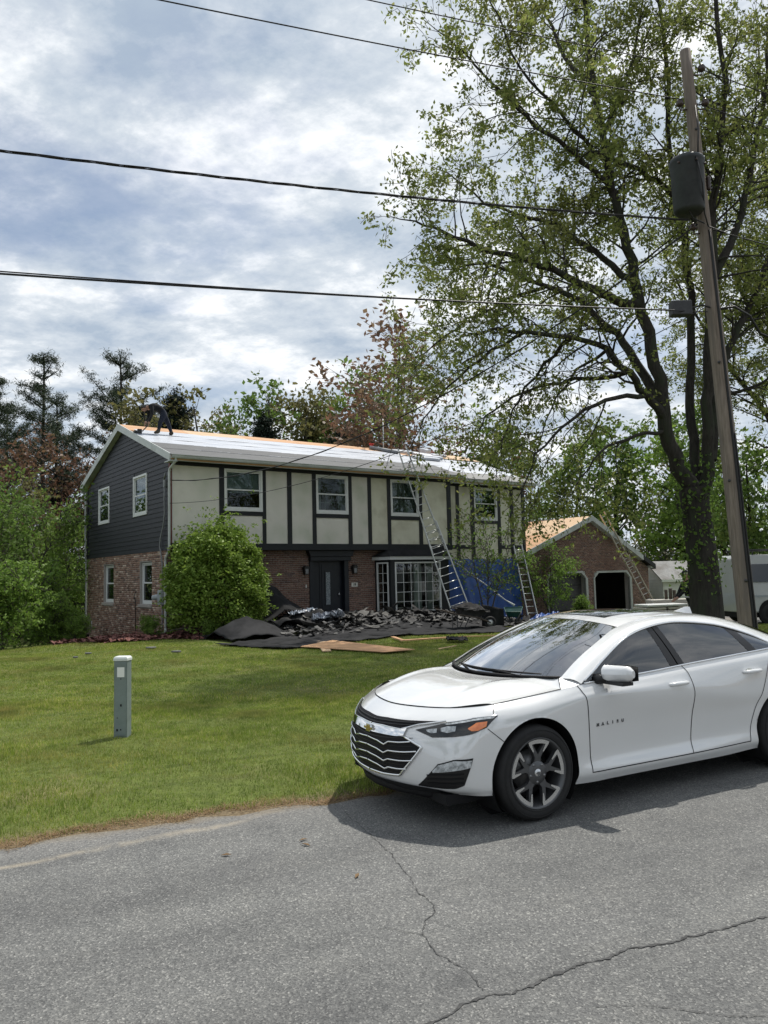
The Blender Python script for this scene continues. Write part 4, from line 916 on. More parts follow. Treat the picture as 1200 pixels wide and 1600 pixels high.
for c, e in ((3.75, 1.40), (3.25, 1.58), (2.72, 1.48), (2.15, 1.30)): strip('grille_bar', [(0, c+.05), (.4, c-.05), (.64, c-.22), (.78, c-.03), (e*.8, c-.02), (e, c+.02)], .0065, .012, 'chrome', n=34)
for c in np.arange(1.75, 4.0, .22): ribbon('grille_mesh', [(0, c), (min(1.6, 1.05+.28*(c-1.6)) if c < 3.5 else 1.45, c+.02)], .004, .0045, 'car_black', n=16)
# emblem: gold cross in a chrome edge
em = carS(np.array([0.]), np.array([4.38]))[0]
def bowtie(k, x): return [(x, y*k, z*k) for y, z in ((-.085, -.012), (-.040, -.012), (-.048, -.034), (.040, -.034), (.033, -.012), (.085, -.012), (.092, .012), (.046, .012), (.054, .034), (-.034, .034), (-.026, .012), (-.078, .012))]
for k, x, mt, nm in ((.80, .0, 'chrome', 'emblem_edge'), (.62, .004, 'gold', 'emblem')):
    b = [(p[0], p[1], p[2]) for p in bowtie(k, 0)]; m = MB(); n = len(b)
    m.add([(em[0]+.010, y, em[2]+z) for _, y, z in b]+[(em[0]+.030+x, y, em[2]+z) for _, y, z in b], [tuple(range(n, 2*n))]+[(i, (i+1) % n, (i+1) % n+n, i+n) for i in range(n)]); m.build(nm, mt, car)
# lamps
hl = patch('headlight', [(1.47, 4.5), (2.25, 4.86), (3.2, 4.96), (4.16, 4.72)], [(1.47, 4.47), (1.95, 3.97), (2.6, 3.93), (3.3, 3.94), (3.83, 4.08), (4.16, 4.70)], .004, 'head_dark', n=34, m=9)
for k, o in enumerate(hl):
    sg = 1 if k == 0 else -1
    def sub(nm, a, b, off, mt):
        for o2 in patch(nm, a, b, off, mt, o, n=16, m=5, mirror=True)[(1 if sg == 1 else 0):(2 if sg == 1 else 1)]: bpy.data.objects.remove(o2)
    sub('turn_signal', [(3.04, 4.33), (3.38, 4.56), (3.84, 4.46)], [(3.04, 4.27), (3.2, 4.10), (3.5, 4.03), (3.80, 4.14)], .007, 'amber')
    sub('running_lamp', [(2.2, 4.80), (3.2, 4.90), (4.1, 4.72)], [(2.3, 4.70), (3.2, 4.76), (4.02, 4.58)], .007, 'head_clear')
    sub('projector', [(2.15, 4.52), (2.35, 4.60), (2.62, 4.55)], [(2.18, 4.30), (2.38, 4.18), (2.62, 4.24)], .007, 'head_clear')
    sub('projector', [(1.75, 4.45), (1.9, 4.50), (2.05, 4.5)], [(1.80, 4.32), (1.92, 4.22), (2.06, 4.24)], .007, 'head_clear')
strip('headlight_trim', [(2.25, 4.88), (3.2, 4.98), (4.16, 4.74)], .004, .004, 'chrome', n=26)
patch('fog_recess', [(1.55, 1.10), (1.9, 1.92), (2.18, 2.58), (2.73, 2.85), (3.38, 2.78)], [(1.55, 1.02), (2.25, 1.02), (2.8, 1.12), (3.12, 1.38), (3.34, 2.5)], .003, 'car_black', m=9)
patch('fog_lamp', [(2.02, 2.15), (2.20, 2.52), (2.73, 2.78), (3.34, 2.70)], [(2.04, 2.05), (2.3, 2.12), (2.8, 2.28), (3.30, 2.38)], .010, 'head_clear', m=6)
for c in (1.35, 1.62, 1.88): ribbon('fog_slat', [(1.85, c), (3.1, c+.22)], .010, .010, 'car_matte')
for o in patch('tail_lamp', [(13.4, 5.2), (14.3, 5.25), (15.2, 5.1)], [(13.5, 4.7), (14.3, 4.4), (15.1, 4.5)], .004, 'tail_red'): pass
# bonnet
n1_, n2_ = 44, 61; P = np.zeros((n1_, n2_, 3)); USE = 5.66
cornr = np.array([-.362, .735, .966])
def side_edge(te):
    if te < .88: return carS(np.array([4+(USE-4)*te/.88]), np.array([6.]))[0]
    p = carS(np.array([USE]), np.array([6.]))[0]; w = (te-.88)/.12; return p*(1-w)+cornr*w
for j, a in enumerate(np.linspace(-1, 1, n2_)):
    aa = abs(a); uf = np.interp(aa, [0, .41, .72, .90, 1.0], [0, 1, 2, 3, 4]); f0 = carS(np.array([uf]), np.array([6.]))[0]
    c1 = np.array([cornr[0]+.29*(1-aa**2.2), .735*aa, cornr[2]-.02*(1-aa**2)])
    for i, te in enumerate(np.linspace(0, 1, n1_)):
        x = f0[0]+(c1[0]-f0[0])*te; yy = aa*np.interp(te, [0, .3, .85, 1], [.785, .80, .79, .735]); k = min(1, te/.35); y = f0[1]*(1-k)+yy*k
        zb = f0[2]+(c1[2]-f0[2])*te; crown = .052*math.sin(math.pi*min(1, te*.93+.02))**.8*(1-aa**4)*(1-te**6) + .014*math.exp(-((aa-.66)/.07)**2)*math.sin(math.pi*te)**.7
        p = np.array([x, y, zb+crown]); se = side_edge(te); w = np.clip((aa-.72)/.28, 0, 1); w = w*w*(3-2*w)
        q = np.array([se[0], aa*se[1] if aa < 1 else se[1], se[2]]); p = p*(1-w)+q*w
        P[i, j] = (p[0], math.copysign(p[1], a), p[2])
m = MB().grid(P); m.build('bonnet', 'car_white', car)
ribbon('bonnet_gap', [(-2.6, 5.985), (4.0, 5.985)], .005, .0015, n=120, mirror=False); ribbon('bonnet_gap', [(4.0, 5.98), (USE, 5.98)], .006, .003, n=30)
for sg in (1, -1):
    u_ = carS(np.array([USE, 5.75, 5.85, 5.93, 6.0]), np.array([6.]*5)); top = np.array([cornr, cornr+(-.01, .004, 0), (-.40, .748, .968), (-.44, .80, .958), (-.49, .862, .930)]); w = np.linspace(0, 1, 5)[None, :, None]
    Pq = u_[:, None]*(1-w)+top[:, None]*w; Pq[..., 1] *= sg; MB().grid(Pq).build('wing_top', 'car_white', car)
    p0 = carS(np.array([USE]), np.array([6.]))[0]; MB().bar((p0[0], p0[1]*sg, p0[2]+.002), (cornr[0], cornr[1]*sg, cornr[2]+.003), .006, .003).build('bonnet_gap', 'gap', car)
# cowl between bonnet and screen
E_ = P[-1]; 
Q = np.stack([E_+np.array([.01, 0, -.012]), E_+np.array([-.16, 0, .005])], 1); MB().grid(Q).build('cowl', 'car_matte', car)
# glasshouse -------------------------------------------------------
def cl(pts, n):
    pts = np.array(pts, float); d = np.r_[0, np.cumsum(np.linalg.norm(np.diff(pts, axis=0), axis=1))]; i = np.arange(len(pts)); out = []
    A = np.vstack([2*pts[0]-pts[1], pts, 2*pts[-1]-pts[-2]])
    for s in np.linspace(0, d[-1], n):
        k = min(np.searchsorted(d, s, 'right')-1, len(pts)-2); t = (s-d[k])/(d[k+1]-d[k]); w = _crw(np.array(t)); out.append(sum(w[q]*A[k+q] for q in range(4)))
    return np.array(out)
wb = [(-.375, .735, .960), (-.26, .56, .957), (-.15, .30, .955), (-.11, 0, .953)]           # screen foot
wt = [(-1.165, .555, 1.300), (-1.09, .42, 1.338), (-1.03, .22, 1.358), (-1.01, 0, 1.364)]    # screen head
def full(l, n): h_ = cl(l, n); return np.vstack([h_, (h_*np.array([1, -1, 1]))[::-1][1:]])
a_, b_ = full(wb, 12), full(wt, 12); P = np.zeros((len(a_), 10, 3))
for j, t in enumerate(np.linspace(0, 1, 10)): P[:, j] = a_*(1-t)+b_*t; P[:, j, 2] += .030*math.sin(math.pi*t)
MB().grid(P).build('windscreen', 'windscreen', car)
strip0 = lambda nm, pts, r, mt, mirror=True: [MB().tube([(p[0], p[1]*sg, p[2]) for p in pts], r, 6).build(nm, mt, car) for sg in ((1, -1) if mirror else (1,))]
strip0('screen_edge', a_+np.array([.0, 0, .006]), .014, 'car_matte', False)
eA = cl([(-.375, .735, .962), (-.60, .685, 1.085), (-.88, .625, 1.205), (-1.165, .558, 1.302), (-1.5, .545, 1.362), (-1.9, .545, 1.372), (-2.3, .540, 1.345), (-2.66, .53, 1.278), (-2.95, .56, 1.185), (-3.30, .64, 1.055)], 70)
eB = cl([(-.47, .865, .928), (-.62, .835, 1.005), (-.769, .798, 1.086), (-1.063, .735, 1.222), (-1.339, .70, 1.292), (-1.691, .684, 1.325), (-2.12, .70, 1.290), (-2.38, .725, 1.236), (-2.611, .758, 1.165), (-2.80, .80, 1.088), (-2.96, .835, 1.062)], 70)
for sg in (1, -1):
    P = np.zeros((70, 6, 3))
    for j, t in enumerate(np.linspace(0, 1, 6)): P[:, j] = eB*(1-t)+eA*t; P[:, j, 1] += .018*math.sin(math.pi*t); P[:, j, 2] += .016*math.sin(math.pi*t)
    P[..., 1] *= sg; MB().grid(P).build('roof_pillar', 'car_white', car)
# C pillar foot closes the gap to the rear wing
for sg in (1, -1):
    tip = carS(np.array([11.9, 12.4, 13.0, 13.4]), np.array([6, 6, 6, 6.])); e2_ = cl([(-2.90, .822, 1.068), (-3.05, .74, 1.10), (-3.18, .68, 1.10), (-3.30, .64, 1.055)], 4)
    P = np.stack([tip, e2_], 1); P[..., 1] *= sg; MB().grid(P).build('rear_pillar', 'car_white', car)
# roof skin
rc = lambda x: np.interp(x, [-3.3, -2.95, -2.6, -2.2, -1.8, -1.4, -1.2, -1.01], [1.10, 1.25, 1.325, 1.385, 1.412, 1.412, 1.396, 1.366])
n = 44; P = np.zeros((n, 25, 3)); k0 = np.argmin(np.abs(eA[:, 0]+1.165)); k1 = np.argmin(np.abs(eA[:, 0]+2.66)); side = eA[k0:k1+1]
sidei = np.stack([np.interp(np.linspace(0, 1, n), np.linspace(0, 1, len(side)), side[:, c]) for c in range(3)], 1)
for i in range(n):
    t = i/(n-1); xc = -1.01+(-2.62+1.01)*t
    for j, a in enumerate(np.linspace(-1, 1, 25)):
        aa = abs(a); x = xc+(sidei[i, 0]-xc)*aa**2; zc = float(rc(xc)); z = zc+(sidei[i, 2]-zc)*aa**2.6
        P[i, j] = (x, a*sidei[i, 1], z)
MB().grid(P).build('roof', 'car_white', car)
Q = P[4:30, 4:21].copy(); Q[..., 2] += .004; MB().grid(Q).build('sunroof', 'sunroof', car)
# rear screen and boot lid
top = P[-1]; bot = np.array([(-3.30-.12*(1-abs(a)**2), .64*a, 1.052+.03*(1-a*a)) for a in np.linspace(-1, 1, 25)]); Pr = np.stack([top*(1-t)+bot*t+np.array([0, 0, .02*math.sin(math.pi*t)]) for t in np.linspace(0, 1, 8)], 1); MB().grid(Pr).build('rear_window', 'side_glass', car)
lid = np.array([carS(np.array([16-2.6*abs(a)]), np.array([6.]))[0]*np.array([1, math.copysign(1, a), 1]) for a in np.linspace(-1, 1, 25)]); MB().grid(np.stack([bot, (bot+lid)/2+np.array([0, 0, .02]), lid], 1)).build('boot_lid', 'car_white', car)
# side glass between the belt and the upper chrome line
kb = 70; belt = lambda x: carS(np.array([np.interp(-x, [.43, .75, 1.2, 1.56, 2.12, 2.72, 2.97], [6, 7, 8, 9, 10, 11, 12])]), np.array([6.]))[0]
def glass(nm, x0, x1, slant0, slant1, mt, inset=.006):
    n = 16; r = []
    for sg in (1, -1):
        P = np.zeros((n, 6, 3))
        for i, t in enumerate(np.linspace(0, 1, n)):
            xb = x0[0]+(x1[0]-x0[0])*t; xt = x0[1]+(x1[1]-x0[1])*t; p = belt(xb); q = np.array([np.interp(-xt, -eB[:, 0], eB[:, c]) for c in range(3)])
            for j, s in enumerate(np.linspace(0, 1, 6)): P[i, j] = p*(1-s)+q*s; P[i, j, 1] += .012*math.sin(math.pi*s)-inset
        P[..., 1] *= sg; r.append(MB().grid(P).build(nm, mt, car))
    return r
glass('door_window', (-.50, -.475), (-1.46, -1.36), 0, 0, 'side_glass'); glass('door_window', (-1.62, -1.49), (-2.42, -2.28), 0, 0, 'side_glass'); glass('quarter_window', (-2.52, -2.42), (-2.92, -2.90), 0, 0, 'side_glass')
glass('door_pillar', (-1.46, -1.36), (-1.535, -1.42), 0, 0, 'car_black', .004); glass('door_pillar', (-1.548, -1.43), (-1.62, -1.49), 0, 0, 'car_black', .004); glass('quarter_pillar', (-2.42, -2.28), (-2.52, -2.42), 0, 0, 'car_black', .004)
strip0('window_trim', eB[1:]+np.array([0, .004, .0]), .009, 'chrome')
strip0('window_trim', np.array([belt(x)+np.array([0, .003, .004]) for x in np.linspace(-.49, -2.93, 40)]), .008, 'chrome')
# door handles
for xh, zh, par in ((-1.455, .850, 6), (-2.378, .876, 9)):
    for sg, d in ((1, None), (-1, None)):
        par_o = [o for o in doors if (abs(np.mean([v.co.x for v in o.data.vertices])-(-1.04 if par == 6 else -2.0)) < .35 and np.mean([v.co.y for v in o.data.vertices])*sg > 0)]
        p = par_o[0] if par_o else car; y0 = .912
        m = MB(); m.tube([(xh+.112, sg*(y0+.0), zh-.004), (xh+.085, sg*(y0+.030), zh), (xh, sg*(y0+.038), zh+.004), (xh-.085, sg*(y0+.030), zh+.004), (xh-.112, sg*y0, zh)], [.012, .017, .019, .017, .012], 8); m.build('handle', 'car_white', p)
        m = MB(); m.lathe([(0, .003), (.05, .002), (.058, -.004)], 16, axis='y', c=(0, 0, 0)); 
        me = m.mesh('handle_cup'); me.transform(Matrix.Translation((xh+.03, sg*(y0+.004), zh-.006)) @ Matrix.Diagonal((1.1, sg, .62, 1))); put('handle_cup', me, 'soffit', p)
# mirrors (the far one is folded in)
for sg in (1, -1):
    m = MB(); n = 14; prof = []
    for i, t in enumerate(np.linspace(0, 1, 9)):
        y = .895+.235*t; sx = .055*(1-.35*t**3)*(1 if t > 0 else .8); sz = .066*(1-.25*t**4); cx = -.70-.05*t**2; cz = .990+.012*t
        if i == 8: sx *= .45; sz *= .55
        prof.append([(cx+sx*math.cos(a)*(1.25 if math.cos(a) > 0 else .8), sg*y, cz+sz*math.copysign(abs(math.sin(a))**.8, math.sin(a))) for a in np.linspace(0, 2*math.pi, n+1)])
    m.grid(np.array(prof)); m.add([prof[0][k] for k in range(n)], [tuple(range(n))]); m.add([prof[8][k] for k in range(n)], [tuple(range(n))]); o = m.build('door_mirror', 'car_white', car)
    m = MB(); m.tube([(-.62, sg*.845, .945), (-.66, sg*.90, .950), (-.71, sg*.98, .940)], [.045, .035, .028], 8); m.box(-.76, -.65, sg*.92 if sg > 0 else -1.11, sg*1.11 if sg > 0 else -.92, .918, .942); m.build('mirror_foot', 'car_black', o)
    P = np.array([[(-.757-.035*t, sg*(.905+.23*t), .990+.012*t+s*.064*(1-.2*t**4)) for s in (-1, -.3, .3, 1)] for t in np.linspace(0, 1, 6)]); MB().grid(P).build('mirror_glass', 'car_black', o)
    if sg < 0:
        Mf = Matrix.Translation((-.66, -.90, .975)) @ Matrix.Rotation(R(-70), 4, 'Z') @ Matrix.Translation((.66, .90, -.99))
        for ob in [o]+list(o.children): ob.data.transform(Mf)
# wipers, fin, plate lettering
bx0_ = lambda y: -.11-.262*(abs(y)/.735)**2
for y0, y1 in ((.58, .04), (.06, -.50)):
    m = MB(); m.tube([(bx0_(y0-.12)+.02, y0-.12, .968), (bx0_(y0-.3)-.03, y0-.3, .985), (bx0_(y1+.1)-.05, y1+.1, .992)], .008, 6); m.tube([(bx0_(y)-.055, y, .988-.012*(abs(y)/.7)**2) for y in np.linspace(y0, y1, 9)], .010, 6); m.build('wiper', 'car_matte', car)
m = MB(); m.add([(-2.48, -.02, 1.352), (-2.48, .02, 1.352), (-2.74, -.028, 1.30), (-2.74, .028, 1.30), (-2.66, 0, 1.400), (-2.73, 0, 1.395)], [(0, 1, 4), (0, 4, 5, 2), (1, 3, 5, 4), (2, 5, 3)]); m.build('roof_fin', 'car_white', car)
tx = 'MALIBU'
for k, ch in enumerate(tx):
    x = -.585-.052*k; p = carS(np.array([np.interp(-x, [.49, .75, 1.2], [6, 7, 8])]), np.array([3.17]))[0]
    text(ch, .034, 'badge_letter', 'letter', car, Matrix.Translation((x, p[1]+.003, p[2])) @ Matrix.Rotation(math.pi, 4, 'Z') @ Matrix.Rotation(R(90), 4, 'X'), .002, .0012)
# wheels
def make_wheel():
    w = part('wheel', car)
    m = MB(); m.lathe([(.246, -.10), (.256, -.112), (.290, -.116), (.322, -.104), (.336, -.075), (.338, 0), (.336, .075), (.322, .104), (.290, .116), (.256, .112), (.246, .10)], 64, axis='y')
    for r0 in (.262, .305): m.lathe([(r0-.003, .1135), (r0, .1175), (r0+.003, .1135)], 64, axis='y')
    m.build('tyre', 'rubber', w)
    rim = MB().lathe([(.250, .098), (.254, .108), (.247, .112), (.238, .104), (.224, .085), (.21, .02), (.215, -.09), (.248, -.10)], 64, axis='y').build('rim', 'rim_dark', w)
    MB().lathe([(.0, -.02), (.145, -.02), (.145, -.035), (0, -.035)], 40, axis='y').build('brake_disc', 'disc', w)
    MB().lathe([(0, -.05), (.20, -.05)], 40, axis='y').build('wheel_back', 'car_matte', w)
    for k in range(5):
        a0 = R(94+72*k)
        def pt(r, a, y): return (r*1.045*math.cos(a0+a), y, r*1.045*math.sin(a0+a))
        m = MB()
        def spoke(mm, path, w0, w1, y0, y1, th=.034):
            a, b = Vector(pt(*path[0], y0)), Vector(pt(*path[1], y1)); d = (b-a).normalized(); s = Vector((d.z, 0, -d.x)).normalized()
            vs = [a-s*w0, a+s*w0, b+s*w1, b-s*w1]; vs += [p+Vector((0, -th, 0)) for p in vs]
            mm.add([tuple(v) for v in vs], [(0, 1, 2, 3), (0, 4, 5, 1), (1, 5, 6, 2), (2, 6, 7, 3), (3, 7, 4, 0)])
        spoke(m, ((.03, 0), (.125, 0)), .034, .024, .086, .091); spoke(m, ((.105, R(4)), (.170, R(15))), .017, .013, .091, .094); spoke(m, ((.105, R(-4)), (.170, R(-15))), .017, .013, .0908, .0938)
        spoke(m, ((.165, R(15)), (.226, R(20))), .013, .015, .0935, .097); spoke(m, ((.165, R(-15)), (.226, R(-20))), .013, .015, .0933, .0968)
        m.build('spoke', 'rim_dark', rim)
        m = MB(); A = np.linspace(R(-24), R(24), 13); m.grid(np.array([[pt(.199+.004*abs(a)/R(24), a, .1), pt(.233, a, .103)] for a in A]))
        for sg in (1, -1): m.add([pt(.205, R(24)*sg, .1), pt(.203, R(17.5)*sg, .1), pt(.150, R(14.5)*sg, .0965), pt(.146, R(18)*sg, .0965)], [(0, 1, 2, 3)])
        m.build('machined_edge', 'rim_silver', rim)
        m = MB(); c = pt(.062, R(36), .086); m.lathe([(0, .012), (.010, .010), (.012, 0)], 10, axis='y', c=c); m.lathe([(.012, .004), (.017, .003), (.018, -.004)], 12, axis='y', c=c); m.build('wheel_nut', 'disc', rim)
    MB().lathe([(.068, .078), (.085, .086), (.08, .091), (.03, .094)], 30, axis='y').build('hub', 'rim_dark', rim)
    cap = MB().lathe([(0, .104), (.026, .102), (.030, .096), (.031, .090)], 24, axis='y').build('hub_cap', 'rim_silver', rim)
    m = MB(); n = len(bowtie(1, 0)); b = [(y*.23, .1065, z*.32) for _, y, z in bowtie(1, 0)]; m.add(b, [tuple(range(n))]); m.build('cap_emblem', 'letter', cap)
    return w
w0 = make_wheel(); w0.location = (0, .795, WR_)
for x, y in ((0, -.795), (-2.829, .80), (-2.829, -.80)):
    c = copy_tree(w0, car); c.location = (x, y, WR_); c.rotation_euler = (0, random.uniform(0, 1), 0 if y > 0 else math.pi)
# interior
m = MB(); m.box(-2.9, -.30, -.78, .78, .30, .36); m.add([(-.42, -.72, .93), (-.42, .72, .93), (-.85, .70, .90), (-.85, -.70, .90), (-.90, -.70, .62), (-.90, .70, .62)], [(0, 1, 2, 3), (3, 2, 5, 4)]); m.box(-2.95, -2.85, -.7, .7, .36, .95); m.build('dashboard', 'car_matte', car)
for y in (.37, -.37):
    m = MB(); m.box(-1.75, -1.25, y-.25, y+.25, .40, .58); m.prism([(-1.70, .55), (-1.82, .58), (-2.02, 1.12), (-1.90, 1.14)], y-.24, y+.24); m.prism([(-1.93, 1.16), (-2.02, 1.17), (-2.04, 1.30), (-1.96, 1.30)], y-.13, y+.13); m.build('seat', 'seat', car, bevel=.03)
m = MB(); m.box(-2.8, -2.35, -.62, .62, .40, .60); m.prism([(-2.72, .6), (-2.85, .6), (-3.0, 1.05), (-2.9, 1.08)], -.62, .62); m.build('rear_seat', 'seat', car, bevel=.03)
m = MB(); A = np.linspace(0, 2*math.pi, 25); m.tube([(-1.02-.07*math.sin(a), .37+.185*math.cos(a), .86+.17*math.sin(a)) for a in A], .015, 6, cap=False); m.tube([(-1.02, .37, .86), (-.85, .37, .80)], .03, 6); m.build('steering_wheel', 'car_matte', car)
MB().box(-.52, -.505, .50, .60, 1.005, 1.03).build('toll_tag', 'sticker', car)
# ------------------------------------------------------------ trees and shrubs
class Tree:
    def __init__(s, seed):
        s.r = random.Random(seed); s.nr = np.random.default_rng(seed); s.V = []; s.F = []; s.tips = []
    def tube(s, pts, rad, n):
        k = len(pts); b = len(s.V); ref = None
        for i, p in enumerate(pts):
            d = (pts[min(i+1, k-1)]-pts[max(i-1, 0)]).normalized()
            if ref is None: ref = d.orthogonal().normalized()
            ref = ref-d*ref.dot(d); ref = ref.normalized() if ref.length > 1e-6 else d.orthogonal().normalized(); o = d.cross(ref)
            for j in range(n):
                a = 6.28318*j/n; s.V.append(p+(ref*math.cos(a)+o*math.sin(a))*rad[i])
        for i in range(k-1):
            for j in range(n): s.F.append((b+i*n+j, b+i*n+(j+1) % n, b+(i+1)*n+(j+1) % n, b+(i+1)*n+j))
    def rv(s): return Vector((s.r.gauss(0, 1), s.r.gauss(0, 1), s.r.gauss(0, 1)))
    def grow(s, p, d, L, r, lev, P):
        n = max(2, int(L/P['seg'][lev])); pts = [p]; rad = [r]; d = d.normalized()
        for i in range(n):
            d = (d + s.rv()*P['wob'][lev] + Vector((0, 0, P['trop'][lev]))).normalized(); p = p+d*(L/n); pts.append(p); rad.append(max(r*(1-(i+1)/n*.75), P['rmin']))
        s.tube(pts, rad, P['sides'][lev])
        s.spawn(pts, rad, L, lev, P, P['start'][lev])
    def spawn(s, pts, rad, L, lev, P, t0):
        n = len(pts)-1
        if lev >= P['levels']:
            k = max(1, int(L*P['leafden'])); 
            for q in range(k):
                t = s.r.uniform(.15, 1.0)*n; i = min(int(t), n-1); f = t-i; s.tips.append(pts[i]*(1-f)+pts[i+1]*f)
            return
        cnt = max(2, int(L*P['den'][lev]))
        for q in range(cnt):
            t = (t0+(1-t0)*(q+s.r.random())/cnt)*n; i = min(int(t), n-1); f = t-i; p = pts[i]*(1-f)+pts[i+1]*f
            ax = (pts[i+1]-pts[i]).normalized(); side = s.rv(); side = (side-ax*side.dot(ax)).normalized(); a = R(s.r.uniform(*P['ang'][lev]))
            d = ax*math.cos(a)+side*math.sin(a); fr_ = t/n
            Lc = s.r.uniform(*P['len'][lev+1])*(1.15-.72*fr_ if lev == 0 else 1)
            s.grow(p, d, Lc, max(rad[i]*P['rr'], P['rmin']), lev+1, P)
    def wood(s, name): return arrmesh(name, np.array([tuple(v) for v in s.V]), np.array(s.F), True)
    def leaves(s, name, per, spread, size, aspect=.5, droop=0., up=0.0, flat=0.):
        T = np.array([tuple(t) for t in s.tips]); return leaf_mesh(name, T, per, spread, size, aspect, s.nr, droop, up, flat)
def leaf_mesh(name, T, per, spread, size, aspect, nr, droop=0., up=0., flat=0.):
    n = len(T)*per; C = np.repeat(T, per, 0)+nr.normal(0, 1, (n, 3))*np.array([spread, spread, spread*(.8-flat*.5)]); C[:, 2] -= np.abs(nr.normal(0, droop, n)) if droop else 0
    D = nr.normal(0, 1, (n, 3)); D[:, 2] = D[:, 2]*(1-flat)-up; D /= np.linalg.norm(D, axis=1, keepdims=True); S_ = nr.normal(0, 1, (n, 3)); S_[:, 2] *= (1-flat); S_ -= D*(S_*D).sum(1, keepdims=True); S_ /= np.linalg.norm(S_, axis=1, keepdims=True)+1e-9
    sz = size*nr.uniform(.6, 1.25, (n, 1)); V = np.stack([C-D*sz*.5, C+S_*sz*aspect*.5+D*sz*.05, C+D*sz*.5, C-S_*sz*aspect*.5+D*sz*.05], 1)
    return arrmesh(name, V.reshape(-1, 3), np.arange(4*n).reshape(-1, 4))
leafmat('leaf_oak', [(.13, .165, .04), (.19, .235, .058), (.25, .295, .08), (.15, .19, .05), (.31, .31, .11)], .55, patch=((.17, .18, .05), .35))
leafmat('leaf_green', [(.077, .131, .027), (.109, .185, .038), (.152, .240, .055), (.098, .152, .032)], .45, patch=((.17, .20, .045), .3))
leafmat('leaf_bright', [(.108, .194, .033), (.162, .270, .049), (.216, .324, .065), (.130, .216, .038)], .45)
leafmat('leaf_gold', [(.121, .121, .042), (.158, .158, .056), (.186, .167, .065), (.093, .102, .037)], .4)
leafmat('leaf_bronze', [(.134, .071, .046), (.176, .096, .059), (.109, .063, .046), (.201, .126, .075), (.100, .084, .042)], .4)
leafmat('leaf_red', [(.15, .085, .060), (.20, .12, .08), (.12, .085, .05), (.22, .16, .10)], .4)
leafmat('needle', [(.024, .040, .022), (.036, .056, .028), (.050, .072, .034), (.030, .048, .026)], .15)
leafmat('needle_spruce', [(.008, .018, .013), (.014, .027, .017), (.020, .034, .021)], .1)
leafmat('leaf_bush', [(.090, .158, .022), (.135, .224, .032), (.196, .290, .050), (.257, .356, .074), (.120, .184, .024)], .35)

